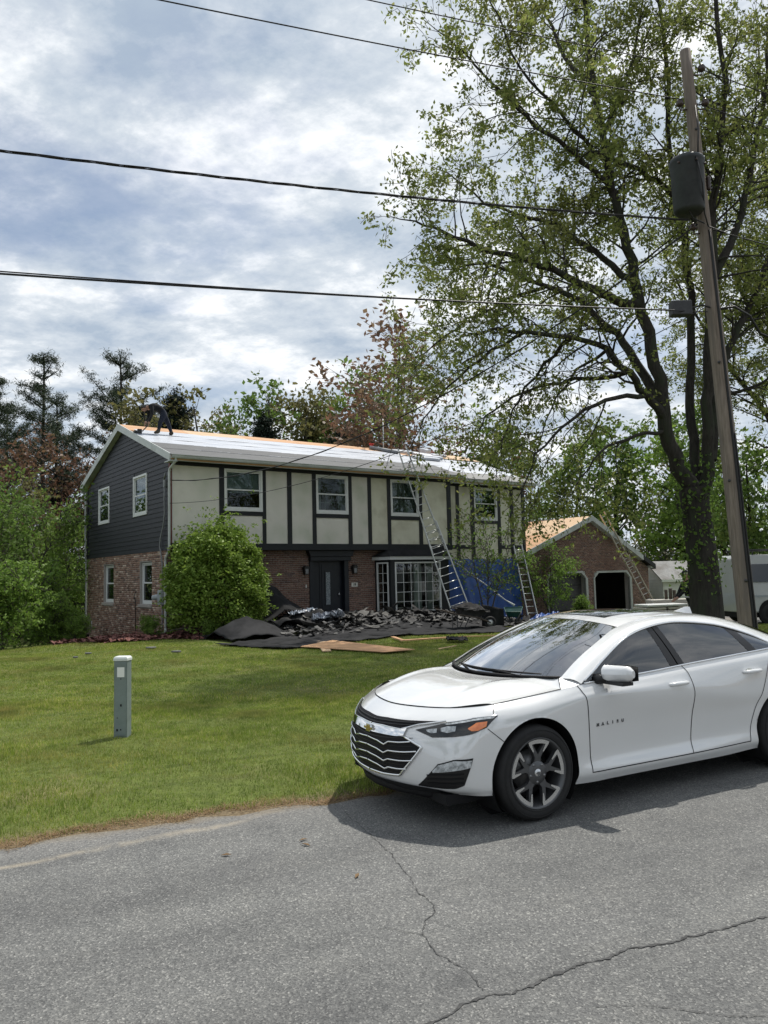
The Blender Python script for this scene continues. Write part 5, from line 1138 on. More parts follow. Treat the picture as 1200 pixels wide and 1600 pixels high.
LIMBS = {
 'trunk': [(8.68,21.0,-.9),(8.66,21.0,-.2),(8.65,21.0,1.03),(8.62,21.0,1.89),(8.56,21.0,2.76),(8.5,21.0,3.47),(8.46,21.0,3.96)],
 'left': [(8.46,21.0,3.96),(8.08,20.9,4.48),(7.73,20.8,5.55),(7.58,20.6,6.89),(7.23,20.5,8.17),(6.98,20.4,9.69),(6.71,20.4,10.96),(6.5,20.5,12.25),(6.36,20.6,13.79),(6.23,20.8,15.29),(6.18,21.0,17.51),(6.24,21.2,19.53),(6.15,21.4,21.52)],
 'A': [(7.66,20.7,5.9),(7.1,20.4,6.4),(6.55,20.0,6.9),(5.89,19.6,7.47),(4.89,19.0,7.65),(3.57,18.3,7.55),(2.84,17.9,7.55),(2.2,17.5,7.31)],
 'B': [(7.62,20.7,6.29),(7.13,21.0,7.47),(6.66,21.3,8.44),(5.9,21.8,9.53),(4.97,22.3,10.24),(4.24,22.7,10.75),(3.33,23.0,11.27),(2.4,23.2,11.18)],
 'C': [(7.07,20.4,8.88),(6.11,20.0,8.99),(4.92,19.4,9.4),(3.61,18.8,9.65),(2.45,18.2,9.7),(1.54,17.8,9.9),(0.9,17.5,10.05)],
 'D': [(6.97,20.4,9.56),(6.71,20.6,9.83),(6.07,21.0,10.73),(5.2,21.5,11.73),(4.48,22.0,12.19),(3.31,22.4,12.85),(2.2,22.8,14.07)],
 'E': [(6.5,20.5,12.16),(5.89,20.0,12.53),(5.04,19.6,13.02),(4.19,19.2,13.31),(3.37,18.8,13.91),(2.54,18.5,14.59),(1.88,18.2,15.07)],
 'F': [(9.0,21.0,11.4),(8.6,21.1,12.1),(8.01,21.0,12.69),(7.08,20.6,12.93),(5.97,20.2,13.14),(5.12,19.8,13.85),(4.1,19.4,14.73),(3.48,19.1,15.69),(3.16,19.0,16.5)],
 'G': [(7.73,20.8,5.55),(6.69,20.2,5.31),(5.77,19.6,4.94),(5.28,19.3,4.53),(4.8,19.1,3.87)],
 'H': [(7.1,20.4,6.4),(6.11,19.8,6.28),(5.13,19.2,5.8),(4.39,18.8,5.32),(3.75,18.5,4.6),(3.36,18.4,3.82)],
 'I': [(6.55,20.0,6.9),(5.65,20.6,6.99),(4.78,21.4,7.04),(3.82,22.2,6.88),(3.14,22.8,6.45),(2.68,23.2,5.76)],
 'mid': [(8.57,21.0,3.46),(8.73,21.2,4.21),(8.71,21.5,5.81),(8.92,21.7,7.53),(9.08,21.9,9.65),(9.04,22.0,11.3),(8.79,22.1,12.92),(8.85,22.2,14.97),(8.9,22.3,17.07),(8.85,22.4,19.21),(8.81,22.5,21.41)],
 'right': [(8.58,21.0,3.11),(8.91,20.9,4.31),(8.87,20.7,6.26),(8.9,20.5,7.59),(9.02,20.3,9.65),(9.15,20.2,11.63),(9.39,20.1,13.2),(9.6,20.0,14.9),(9.44,19.9,17.23),(9.34,19.8,19.2)],
 'right2': [(8.95,20.9,4.67),(9.36,21.2,6.51),(9.8,21.4,7.83),(10.37,21.5,8.82),(10.96,21.6,9.82),(11.68,21.8,11.34),(12.56,22.0,13.17),(13.2,22.2,15.26)],
 'right3': [(9.04,20.3,9.65),(9.9,20.6,11.02),(10.51,20.9,12.58),(11.13,21.2,14.69),(11.55,21.4,16.77),(11.91,21.6,19.31)],
 'J': [(6.36,20.6,13.79),(6.86,21.0,15.06),(7.47,21.3,16.21),(7.93,21.6,17.8),(8.36,22.0,19.94)],
 'K': [(6.23,20.8,15.29),(5.53,21.3,16.65),(5.15,21.8,18.43),(4.92,22.2,20.4)],
 'N': [(3.57,18.3,7.55),(2.78,18.6,7.27),(1.93,19.0,6.67),(1.21,19.4,5.96),(0.79,19.7,5.2)],
 'O': [(4.89,19.0,7.65),(4.19,19.4,7.05),(3.57,19.8,6.24),(3.18,20.2,5.23),(3.0,20.4,4.23)],
 'P': [(4.97,22.3,10.24),(3.81,22.6,9.91),(2.67,22.9,9.45),(1.7,23.2,8.77),(0.9,23.4,8.24)],
 'Q': [(5.89,19.6,7.47),(5.31,20.6,7.18),(4.79,21.6,6.35),(4.55,22.4,5.38)],
 'M': [(9.36,21.2,6.51),(10.07,20.8,6.58),(10.77,20.4,6.99),(11.76,20.0,7.2)],
}
LR = dict(trunk=(.43, .37), left=(.235, .04), A=(.13, .025), B=(.15, .025), C=(.14, .022), D=(.12, .02), E=(.09, .018), F=(.10, .018), G=(.06, .015), H=(.075, .015), I=(.07, .015), mid=(.165, .04), right=(.20, .04), right2=(.16, .03), right3=(.13, .03), J=(.08, .02), K=(.08, .02), M=(.06, .015), N=(.05, .012), O=(.05, .012), P=(.06, .014), Q=(.05, .012))
OAK = dict(levels=3, seg=(.5, .32, .25, .2), wob=(.1, .16, .22, .25), trop=(0, .01, -.03, -.05), sides=(8, 5, 4, 3), rmin=.006, rr=.42,
           start=(.18, .25, .2, 0), den=(3.0, 2.8, 3.4), ang=((30, 65), (28, 65), (25, 70)), len=((0, 0), (1.5, 3.0), (.6, 1.25), (.28, .6)), leafden=5.5)
T_ = Tree(11)
for nm, pts in LIMBS.items():
    pts = [Vector(p)-Vector((8.66, 21, -.5)) for p in pts]; fine = []
    for a, b in zip(pts, pts[1:]):
        for k in range(3): fine.append(a.lerp(b, k/3)+(T_.rv()*.03 if nm != 'trunk' else Vector()))
    fine.append(pts[-1]); r0, r1 = LR[nm]; rad = [r0+(r1-r0)*(k/(len(fine)-1))**.8 for k in range(len(fine))]
    if nm == 'trunk': rad = [r*(1.0+.5*math.exp(-k*.4)) for k, r in enumerate(rad)]
    T_.tube(fine, rad, 14 if r0 > .2 else 9)
    if nm == 'trunk': continue
    L_ = sum((b-a).length for a, b in zip(pts, pts[1:])); big = nm in ('left', 'mid', 'right')
    low = nm in ('G', 'H', 'I', 'M', 'O', 'Q', 'N'); PP = dict(OAK)
    if low: PP.update(leafden=3.0, den=(2.2, 2.4, 3.0), trop=(0, -.03, -.09, -.10))
    elif nm == 'A': PP.update(leafden=3.4)
    T_.spawn(fine, [min(r, .09) for r in rad], L_*(.75 if big else 1), 0, PP, (.42 if big else .22))
    T_.grow(fine[-1], (fine[-1]-fine[-3]), .8, r1, 1, OAK)
tree = thing('oak_tree', 'large many stemmed oak with thin young leaves beside the driveway', 'tree', (8.66, 21, -.5))
put('trunk', T_.wood('oak_trunk'), 'bark', tree); put('crown', T_.leaves('oak_crown', 11, .105, .13, .50, droop=.06, up=.25), 'leaf_oak', tree)
n_oak = len(T_.tips)*5
# ivy tufts on the trunk
ivt = [Vector((.0+math.cos(a)*.47, math.sin(a)*.47, z)) for a, z in [(T_.r.uniform(0, 6.28), T_.r.uniform(1.6, 5.2)) for _ in range(170)]]
ivt = [Vector((p.x-.0-.045*p.z, p.y, p.z)) for p in ivt]
put('ivy', leaf_mesh('ivy', np.array([tuple(v) for v in ivt]), 6, .12, .12, .7, T_.nr), 'leaf_green', tree)

def broadleaf(seed, H, spread, den=1.0, leaf=.2, leafper=5, trunk_r=.16, upright=.55, bare=.28, asp=.55, fork=False):
    t = Tree(seed); P = dict(levels=3, seg=(.8, .5, .4, .3), wob=(.05, .13, .2, .25), trop=(.02, .05, .02, 0), sides=(8, 5, 3, 3), rmin=.010, rr=.5,
        start=(bare, .3, .25, 0), den=(2.0*den*10/max(H, 4)*1.15, 1.5*den, 2.2*den), ang=((35, 70), (30, 60), (25, 65)), len=((0, 0), (spread*.55, spread*1.0), (spread*.28, spread*.5), (spread*.12, spread*.24)), leafden=4.2/(spread*.18)*.45)
    stems = [(Vector((0, 0, -.3)), Vector((t.r.uniform(-.1, .1), t.r.uniform(-.1, .1), 1)))]
    if fork: stems += [(Vector((.1, 0, .3)), Vector((.35, .1, 1))), (Vector((-.1, 0, .4)), Vector((-.3, -.2, 1)))]
    for p, d in stems: t.grow(p, d, H*t.r.uniform(.85, .95), trunk_r/(1.4 if fork else 1), 0, P)
    return t.wood('wood'), t.leaves('leaves', leafper, spread*.085, leaf, asp, up=.15)
def pine(seed, H, spread, gap=.75, dense=1.0, spruce=False):
    t = Tree(seed); pts = [Vector((.05*math.sin(z*.6), .05*math.cos(z*.5), z)) for z in np.linspace(-.3, H, 16)]; t.tube(pts, [.20*(1-k/17)*H/15+.02 for k in range(16)], 8)
    z = H*(.12 if spruce else .30); tips = []
    while z < H-.15:
        f = (z-H*.1)/(H*.9); n = t.r.randint(4, 6) if spruce else t.r.randint(3, 5)
        for k in range(n):
            a = t.r.uniform(0, 6.28); Lb = spread*((1-f)**.85*1.0+.06 if spruce else (1-f**2.2)*t.r.uniform(.45, 1.15)+.12); d = Vector((math.cos(a), math.sin(a), (-.15 if spruce else .12)+.45*f))
            p = Vector((0, 0, z+t.r.uniform(-.2, .2))); bp = [p]; nn = max(3, int(Lb/.35))
            for i in range(nn): d = (d+t.rv()*.09+Vector((0, 0, .03))).normalized(); p = p+d*(Lb/nn); bp.append(p)
            t.tube(bp, [.045*(1-i/(nn+1))+.008 for i in range(nn+1)], 4)
            for i in range(1 if spruce else max(1, int(nn*.35)), nn+1):
                for q in range(int(3*dense)):
                    sd = t.rv(); sd.z = abs(sd.z)*.35 if not spruce else -abs(sd.z)*.3; e = bp[i]+sd.normalized()*t.r.uniform(.1, .55)*(1 if spruce else 1.1)*(.5+.5*(1-i/nn)+.3); t.tube([bp[i], e], [.010, .006], 3); tips.append(bp[i].lerp(e, .55)); tips.append(e)
        z += gap*t.r.uniform(.7, 1.2)*(.6 if spruce else 1)
    t.tips = tips + [Vector((0, 0, H))]*3
    return t.wood('wood'), t.leaves('needles', 8 if spruce else 11, .13, .28, .13 if not spruce else .22, up=-.25)
PROTO = {}
def plant(kind, x, y, sc, rz, label, cat='tree', name=None, group=None, leafm=None, z=None, sx=1.):
    wood, crown, bark, lm, nm = PROTO[kind]
    o = thing(name or nm, label, cat, (x, y, (gz(x, y) if z is None else z)-.05), rz, group); o.scale = (sc*sx, sc*sx, sc)
    put('trunk', wood, bark, o); c = put('crown', crown, lm, o)
    if leafm and leafm != lm:
        c.data = PROTO.setdefault((kind, leafm), crown.copy()); c.data.materials.clear(); c.data.materials.append(MATS[leafm])
    return o
PROTO['pine'] = (*pine(3, 16, 5.2, .95, 1.1), 'bark', 'needle', 'pine_tree')
PROTO['pine_thin'] = (*pine(8, 16, 4.0, 1.1, 1.0), 'bark', 'needle', 'pine_tree')
PROTO['spruce'] = (*pine(5, 12, 2.5, .7, 1.0, True), 'bark', 'needle_spruce', 'spruce_tree')
PROTO['maple'] = (*broadleaf(21, 12, 3.0, 1.15, .26, 9, .14, bare=.2, fork=True), 'bark_grey', 'leaf_bronze', 'maple_tree')
PROTO['broad'] = (*broadleaf(31, 12, 3.4, 1.25, .33, 12, .18, bare=.18), 'bark', 'leaf_green', 'broadleaf_tree')
PROTO['young'] = (*broadleaf(41, 11, 2.4, 1.2, .25, 10, .12, bare=.15), 'bark_grey', 'leaf_gold', 'young_tree')
PROTO['small'] = (*broadleaf(51, 5.5, 2.3, 1.3, .17, 12, .09, bare=.22, fork=True), 'bark_grey', 'leaf_green', 'small_tree')
PROTO['shrub'] = (*broadleaf(61, 2.2, 1.15, 2.6, .13, 12, .04, bare=.05, fork=True), 'bark_grey', 'leaf_bright', 'shrub')
# left of the house
plant('pine', -18.9, 55, 1.10, .3, 'tallest ragged pine, standing right behind the gable peak')
plant('pine_thin', -24.9, 56, 1.22, 1.2, 'narrow dark pine with a leaning tuft at the top, far left')
plant('spruce', -15.2, 56, 1.32, 2.0, 'dark spruce rising just behind the bending roofer')
plant('pine_thin', -29.5, 58, 1.15, 3.9, 'dark pine at the left edge of the photo')
plant('spruce', -22.0, 52, .95, .2, 'dark spruce low in the wood between the two tall pines')
for x, y, s, r, l in ((-21.2, 46, 1.08, .4, 'bronze leaved maple in front of the pines left of the gable'), (-25.2, 49, 1.12, 2.2, 'rust leaved maple at the far left of the wood'), (-18.0, 50, .95, 4.0, 'bronze tree right behind the left end of the gable roof')): plant('maple', x, y, s, r, l)
plant('young', -16.2, 52, 1.42, .9, 'olive brown young tree behind the gable peak'); plant('young', -21.0, 42, .95, 3.1, 'olive young tree low behind the downspout', leafm='leaf_gold')
plant('pine', -30, 50, .8, 5, 'pine half out of the photo at the left edge')
plant('broad', -27, 43, .62, 1.0, 'round green tree behind the left clearing', leafm='leaf_green')
plant('small', -15.4, 31.2, 1.12, .2, 'pale green layered tree left of the gable', leafm='leaf_green', sx=.95)
plant('small', -14.6, 34.5, .95, 2.0, 'bright green sapling beside the rear downspout', leafm='leaf_bright', sx=.75)
plant('small', -18.4, 35, 1.35, 4.0, 'mid green small tree at the left edge behind the layered one', leafm='leaf_green')
for x, y, s, r, l in ((-11.9, 23.6, 1.00, .3, 'bright green shrub at the left edge of the lawn'), (-10.9, 25.2, .62, 1.9, 'low bright shrub below the little roof'), (-12.5, 26.2, 1.05, 3.0, 'taller green shrub behind the edge shrub'), (-10.6, 26.2, .42, 4.4, 'smallest green shrub beside the mulch bed'), (-11.9, 28.4, .50, .6, 'green shrub standing against the little shingled roof'), (-9.9, 24.8, .32, 2.6, 'tiny leafy plant at the crest of the lawn')): plant('shrub', x, y, s, r, l, 'shrub')
for x, y, s, r, kd, l in ((-26.5, 62, 1.05, .5, 'pine', 'dense dark pine between the two left pines'), (-22.0, 63, 1.0, 2.5, 'pine', 'dark pine filling the wood left of the tallest one'), (-31.5, 64, 1.1, 4.5, 'pine', 'dark pine deep in the wood at the far left'), (-18.8, 60, 1.3, 1.0, 'spruce', 'dark spruce right behind the gable ridge end'), (-28.0, 53, 1.1, 3.0, 'spruce', 'dark spruce low at the left edge')): plant(kd, x, y, s, r, l)
# behind the house
for k, (x, y, s, r, kind, lm, l) in enumerate(((-12.6, 58, 1.62, .1, 'young', 'leaf_gold', 'golden young tree right of the roofer on the skyline'), (-10.2, 60, 1.72, 1.3, 'young', 'leaf_green', 'pale green young tree left of the middle of the roofline'), (-8.8, 57, 1.20, 2.1, 'spruce', None, 'pointed small spruce above the second front window'), (-7.0, 60, 1.50, 3.3, 'broad', 'leaf_gold', 'rounded olive tree above the middle of the roof'), (-4.6, 59, 1.66, 4.4, 'young', 'leaf_gold', 'loose golden tree above the front door'), (-2.9, 58, 1.15, 5.5, 'spruce', None, 'pointed spruce left of the red leaved maple'), (-2.0, 62, 1.50, .7, 'broad', 'leaf_green', 'dark green tree behind the right half of the roof'))): plant(kind, x, y, s, r, l, leafm=lm)
for x, y, s, r, lm, l in ((-14.2, 62, 1.60, 2.0, 'leaf_green', 'pale tree on the skyline just right of the spruce by the roofer'), (-11.4, 63, 1.62, 5.0, 'leaf_gold', 'thin golden tree on the skyline above the first front window'), (-5.8, 64, 1.75, 1.0, 'leaf_gold', 'thin olive tree on the skyline between the two small spruces'), (-8.2, 64, 1.66, 3.0, 'leaf_green', 'loose green tree on the skyline behind the left small spruce')): plant('young', x, y, s, r, l, leafm=lm, sx=.85)
plant('maple', 1.4, 47, 1.42, .8, 'tall red leaved maple above the right half of the roof', leafm='leaf_red', sx=1.15)
plant('maple', 4.9, 52, 1.05, 2.6, 'smaller reddish maple between the ladder and the oak', leafm='leaf_bronze')
plant('maple', -.6, 50, .85, 4.6, 'low russet tree at the ridge beside the red anchor', leafm='leaf_bronze')
# behind the garage
for x, y, s, r, kind, lm, l in ((7.5, 52, 1.05, .4, 'broad', 'leaf_green', 'green tree behind the right end of the house roof'), (11.5, 50, .95, 1.5, 'broad', 'leaf_green', 'dense green tree rising behind the garage ridge'), (15.2, 52, 1.10, 2.7, 'broad', 'leaf_green', 'broad green tree behind the garage ladder'), (18.5, 47, .95, 3.6, 'broad', 'leaf_bright', 'yellowish green tree between the shed and the oak trunk'), (22.5, 50, 1.15, 4.7, 'broad', 'leaf_green', 'tall green tree behind the oak trunk'), (26.5, 46, 1.1, 5.8, 'broad', 'leaf_bright', 'light green tree behind the van'), (10.4, 58, 1.15, .9, 'young', 'leaf_green', 'slim pale tree between house and garage'), (20.5, 58, 1.2, 1.1, 'young', 'leaf_gold', 'olive tree far behind the shed')): plant(kind, x, y, s, r, l, leafm=lm)
plant('broad', 18.6, 33, .95, 2.2, 'leafy green tree at the right edge behind the pole', leafm='leaf_bright'); plant('broad', 14.5, 31.5, .62, .5, 'low leafy tree right behind the oak trunk', leafm='leaf_green')
# a second oak at the right edge
o2 = thing('oak_tree', 'second oak at the right edge, partly out of the photo', 'tree', (15.2, 27.5, -.6), 2.3); o2.scale = (.95, .95, .95)
for ch in tree.children:
    if not ch.name.startswith('ivy'): c = ch.copy(); COL.objects.link(c); c.parent = o2
# trees across the road behind the camera: they show in the panes and the paint
for k, (x, y, s, r) in enumerate(((-14, -16, 1.1, .2), (-4, -19, 1.2, 1.4), (7, -17, 1.05, 2.8), (17, -14, 1.2, 4.1), (-24, -14, 1.1, 5.2), (28, -9, 1.1, .5))): plant('broad', x, y, s, r, 'green tree across the road behind the viewer, '+('left of the middle', 'left middle', 'right middle', 'right of the middle', 'farthest left', 'farthest right')[k]+' of its row', leafm='leaf_green', group='trees across the road')
# undergrowth of the wood: one mass
r_ = np.random.default_rng(77); n = 5200; x = r_.uniform(-45, 45, n); y = r_.uniform(50, 66, n)+np.where(x < -8, r_.uniform(-4, 4, n), 0); hgt = r_.uniform(.1, 1, n)**1.3*(3.4+1.6*np.sin(x*.35)+1.0*np.sin(x*.9+1)); T = np.stack([x, y, ground(x, y)+hgt], 1)
k = ~((np.abs(x+25.5) < 2.6) & (y < 60)); leafmat('leaf_under', [(.035, .06, .018), (.055, .085, .025), (.075, .10, .03), (.07, .06, .035)], .3)
tag(put('undergrowth', leaf_mesh('undergrowth', T[k], 12, .45, .34, .6, r_), 'leaf_under'), 'dark leafy undergrowth along the foot of the wood', 'undergrowth', kind='stuff')
# the big clipped bush before the front
def bush(seed, a, b, c, n, leaf, jit=.12):
    r = np.random.default_rng(seed); D = r.normal(0, 1, (n, 3)); D /= np.linalg.norm(D, axis=1, keepdims=True); D[:, 2] = np.where(D[:, 2] < -.55, -D[:, 2], D[:, 2])
    az = np.arctan2(D[:, 1], D[:, 0]); lump = 1+.09*np.sin(az*3+1)+.07*np.sin(az*5+D[:, 2]*8)+.06*np.sin(D[:, 2]*15+az*4)
    rad = (r.uniform(.62, 1.0, n)**.55)*lump; T = D*rad[:, None]*np.array([a, b, c]); T[:, 2] += c*.52
    hz = r.uniform(0, 1, n) < .16; T[hz] *= 1+r.exponential(jit*.7, (hz.sum(), 1))
    return T
bx, by = HW(1.02, -1.35)[:2]; bz = gz(bx, by)
bs = thing('round_bush', 'large rounded bright green bush at the front corner of the house', 'bush', (bx, by, bz), HA)
put('foliage', leaf_mesh('foliage', bush(5, 1.55, 1.40, 1.98, 6500, .1)+np.array([0, 0, .35]), 7, .07, .115, .55, np.random.default_rng(6), flat=.35, up=.2), 'leaf_bush', bs)
t = Tree(9)
for k in range(14): a = t.r.uniform(0, 6.28); t.grow(Vector((math.cos(a)*.25, math.sin(a)*.25, -.1)), Vector((math.cos(a)*.6, math.sin(a)*.6, 1)), 2.0, .03, 3, OAK)
put('stem', t.wood('stem'), 'bark_grey', bs)
# sapling by the bay and the vine on the garage corner
x, y = HW(12.75, -1.25)[:2]; PROTO['sapling'] = (*broadleaf(71, 4.6, 1.35, 1.1, .13, 4, .05, bare=.25, fork=True), 'bark_grey', 'leaf_green', 'sapling')
plant('sapling', x, y, 1.0, .4, 'slim leafy sapling between the bay window and the blue tarp', 'sapling')
x, y = HW(17.75, -.1)[:2]; vn = thing('climbing_vine', 'yellow green climbing vine hanging over the left garage door', 'vine', (x, y, gz(x, y)), HA)
t = Tree(19); VP = dict(OAK); VP.update(len=((0, 0), (.8, 1.5), (.4, .8), (.2, .4)), den=(3.4, 4.0, 4.0), trop=(.02, -.02, -.10, -.12), leafden=14)
for a, b in (((0, 0, -.2), (-.5, .2, 2.9)), ((.05, 0, -.2), (.5, .3, 3.2)), ((.3, .1, 1.8), (1.15, .35, 2.5)), ((-.2, .1, 1.8), (-1.5, .2, 2.2)), ((.2, .1, 2.4), (1.2, .2, 3.1))):
    pts = [Vector(a).lerp(Vector(b), k/8)+Vector((.06*math.sin(k*1.3), 0, .1*math.sin(k*.4*3.14))) for k in range(9)]; t.tube(pts, [.05-.004*k for k in range(9)], 6); t.spawn(pts, [.03]*9, (Vector(b)-Vector(a)).length, 0, VP, .25)
put('stem', t.wood('stem'), 'bark_grey', vn); put('foliage', t.leaves('foliage', 7, .10, .13, .38, droop=.10, up=.4), 'leaf_bright', vn)
x, y = HW(19.5, -.45)[:2]; plant('shrub', x, y, .42, 1.0, 'low yellow green plant at the foot of the vine', 'shrub')
for u_, v_, s_ in ((-.75, -.35, .26), (.35, -2.4, .22)): x, y = HW(u_, v_)[:2]; plant('shrub', x, y, s_, u_, 'little leafy plant at the downspout foot' if u_ < 0 else 'little leafy plant under the edge of the round bush', 'shrub', 'small_plant')
# ------------------------------------------------------------ utility pole and wires
PB, PT = Vector((5.99, 12.8, -.3)), Vector((5.46, 12.8, 10.79))
def pol(z): return PB.lerp(PT, (z-PB.z)/(PT.z-PB.z))
pole = thing('utility_pole', 'leaning weathered wooden utility pole behind the car', 'utility pole', (PB.x, PB.y, gz(PB.x, PB.y)))
lo = Vector(pole.location)
m = MB(); n = 24; m.tube([pol(z)-lo for z in np.linspace(-.3, 10.79, n)], [.155-.065*k/(n-1) for k in range(n)], 20); m.build('shaft', 'pole_wood', pole)
m = MB(); m.tube([pol(z)-lo+Vector((.03, -.150+.005*z, 0)) for z in np.linspace(0.1, 7.5, 20)], .022, 8); m.tube([pol(z)-lo+Vector((.075, -.140+.005*z, 0)) for z in np.linspace(.1, 4.0, 8)], .018, 8); m.build('riser_cable', 'cable', pole)
for z, dx in ((1.55, -.02), (3.2, .09), (3.2, -.11), (5.2, -.06), (9.3, .0)): m = MB(); m.lathe([(0, -.02), (.022, -.018), (.026, 0)], 10, axis='y', c=tuple(pol(z)-lo+Vector((dx, -.155+.006*z, 0)))); m.build('bolt', 'steel_dark', pole)
tr = Vector((5.28, 12.58, 7.74))
m = MB(); m.lathe([(0, 0), (.20, 0), (.235, .03), (.25, .05), (.272, .84), (.285, .86), (.29, .90), (.27, .94), (.12, .98), (0, .985)], 32, c=tuple(tr-lo)); tk = m.build('transformer', 'transformer', pole)
m = MB(); m.bar(tr-lo+Vector((.22, .06, .80)), pol(8.54)-lo, .05, .08); m.bar(tr-lo+Vector((.22, .06, .25)), pol(7.99)-lo, .05, .08); m.build('bracket', 'steel_dark', tk)
for a in (-2.4, -1.4, -.5):
    c = tr-lo+Vector((.262*math.cos(a), .262*math.sin(a), .80)); m = MB(); m.tube([c, c+Vector((.05*math.cos(a), .05*math.sin(a), .0))], .018, 8); m.build('bushing', 'porcelain', tk)
m = MB(); c = pol(8.35)-lo+Vector((.13, -.05, 0)); m.lathe([(.025, 0), (.05, .03), (.03, .06), (.05, .09), (.03, .12), (.05, .15), (.03, .18), (.05, .21), (.025, .24)], 14, c=tuple(c-Vector((0, 0, .12)))); m.build('lightning_arrester', 'porcelain', pole)
for z, s in ((10.35, 1), (9.72, 1), (9.72, -1), (7.5, -1)):
    c = pol(z)-lo+Vector((s*.22, -.06, .05)); m = MB(); m.tube([pol(z)-lo, c-Vector((0, 0, .1)), c], .014, 6); m.lathe([(.02, -.03), (.055, -.02), (.07, .01), (.045, .03), (.06, .05), (.04, .08), (.015, .1)], 14, c=tuple(c)); m.build('insulator', 'porcelain', pole)
m = MB()
for pts in ([(5.28-.1, 12.45, 8.75), (5.1, 12.4, 8.4), (5.12, 12.4, 7.9), (5.3, 12.5, 7.62), (5.55, 12.65, 7.6)], [(5.45, 12.5, 8.78), (5.5, 12.55, 9.2), (5.52, 12.66, 9.7)], [(5.33, 12.30, 8.6), (5.4, 12.28, 8.1), (5.5, 12.5, 7.7), (5.62, 12.66, 7.55)], [(5.62, 12.66, 7.55), (5.9, 12.7, 7.45), (6.1, 12.75, 7.55)]): m.tube([Vector(p)-lo for p in pts], .012, 6)
m.build('jumper_wire', 'cable', pole)
bx_ = Vector((5.03, 12.52, 6.08)); m = MB(); m.box(bx_.x-.19-lo.x, bx_.x+.15-lo.x, bx_.y-.09-lo.y, bx_.y+.09-lo.y, 5.95-lo.z, 6.20-lo.z)
tag(m.build('splice_box', 'steel_dark', loc=lo, bevel=.02), 'small dark splice box hung on the cable left of the pole', 'splice box')
m = MB(); m.tube([bx_-lo+Vector((.15, 0, 0)), bx_-lo+Vector((.35, .02, .06)), pol(6.15)-lo+Vector((-.1, -.1, 0))], .016, 6); m.build('box_tail', 'cable', [o for o in bpy.data.objects if o.name == 'splice_box'][0])
TAN = math.tan(RA)
def wire(name, label, f, x0, d1, rad, y0=12.7, twist=0, n=70, nm='power_line', off=(0, 0)):
    pts = [Vector((x0-d, y0-d*TAN, f(d)))+Vector((0, off[0], off[1]*math.sin(d*.4))) for d in np.linspace(0, d1, n)]
    m = MB()
    if twist:
        for k in range(3):
            m.tube([p+Vector((0, math.cos(i*.75+k*2.09), math.sin(i*.75+k*2.09)))*.012 for i, p in enumerate(pts)], rad, 5)
    else: m.tube(pts, rad, 6)
    tag(m.build(nm, 'cable'), label, 'cable')
wire('', 'thick twisted secondary cable crossing the sky at mid height', lambda d: 7.6-.111*d+.0033*d*d, 5.25, 33, .0085, 12.52, 1, 160)
wire('', 'thick black lower communication cable running to the splice box', lambda d: 6.0-.088*d+.0020*d*d, 4.85, 40, .0125, 12.36)
wire('', 'thin line sagging just above the lower communication cable', lambda d: 6.05-.089*d+.0022*d*d+.0, 5.5, 40, .008, 12.62)
wire('', 'upper thin power line entering at the top left of the photo', lambda d: 9.72-.083*d+.0021*d*d, 5.25, 40, .010, 12.52)
wire('', 'topmost thin power line ending at the pole top', lambda d: 10.45-.083*d+.0021*d*d, 5.30, 40, .009, 12.66)
for z, l in ((10.42, 'topmost line leaving the pole to the right'), (9.75, 'second line leaving the pole to the right'), (7.5, 'secondary cable leaving the pole to the right')): wire('', l, lambda d, z=z: z+.083*d+.0021*d*d, pol(z).x+.1, -35, .010)
m = MB(); m.tube([pol(6.1)+Vector((.05, -.16, 0)), (5.95, 12.6, 6.12), (6.2, 12.6, 5.95), (6.4, 12.7, 5.68), (6.75, 12.85, 5.6), (7.6, 13.2, 5.66), (11, 14.6, 6.0), (20, 18, 6.6)], .02, 6); tag(m.build('power_line', 'cable'), 'drooping black cable right of the pole', 'cable')
def drop(a, b, S, rad, label, twist=False):
    a, b = Vector(a), Vector(b); n = 60; pts = [a.lerp(b, t)-Vector((0, 0, 4*S*t*(1-t))) for t in np.linspace(0, 1, n)]; m = MB(); m.tube(pts, rad, 5)
    if twist: m.tube([p+Vector((0, math.cos(i*.9), math.sin(i*.9)))*.016 for i, p in enumerate(pts)], rad*.8, 5)
    tag(m.build('service_drop', 'cable'), label, 'cable')
drop((5.45, 12.68, 7.6), HW(.02, -.10, 5.02), 1.17, .012, 'upper service wire sagging from the pole to the house corner', True)
drop((5.5, 12.7, 6.15), HW(-.06, .02, 4.28), .80, .008, 'lower thin service wire sagging to the house corner')

# ------------------------------------------------------------ pedestal on the lawn
px, py = -3.03, 8.93; pd = thing('cable_pedestal', 'grey metal cable pedestal with a white sticker on the lawn', 'pedestal', (px, py, gz(px, py)), R(-6))
m = MB(); m.box(-.078, .078, -.06, .06, -.05, .86); m.build('post', 'pedestal', pd, bevel=.006)
m = MB(); m.box(-.062, .070, -.066, -.0605, .02, .84); m.build('cover', 'pedestal', pd, bevel=.003)
m = MB(); P = [(-.084, -.068), (.084, -.068), (.084, .066), (-.084, .066)]; Q = [(-.07, -.055), (.07, -.055), (.07, .05), (-.07, .05)]; m.add([(*p, .855) for p in P]+[(*p, .885) for p in P]+[(*p, .905) for p in Q], [(0, 1, 5, 4), (1, 2, 6, 5), (2, 3, 7, 6), (3, 0, 4, 7), (4, 5, 9, 8), (5, 6, 10, 9), (6, 7, 11, 10), (7, 4, 8, 11), (8, 9, 10, 11), (3, 2, 1, 0)]); m.build('cap', 'pedestal_cap', pd, bevel=.004)
MB().box(-.036, .050, -.0685, -.0665, .675, .785).build('sticker', 'sticker', pd)
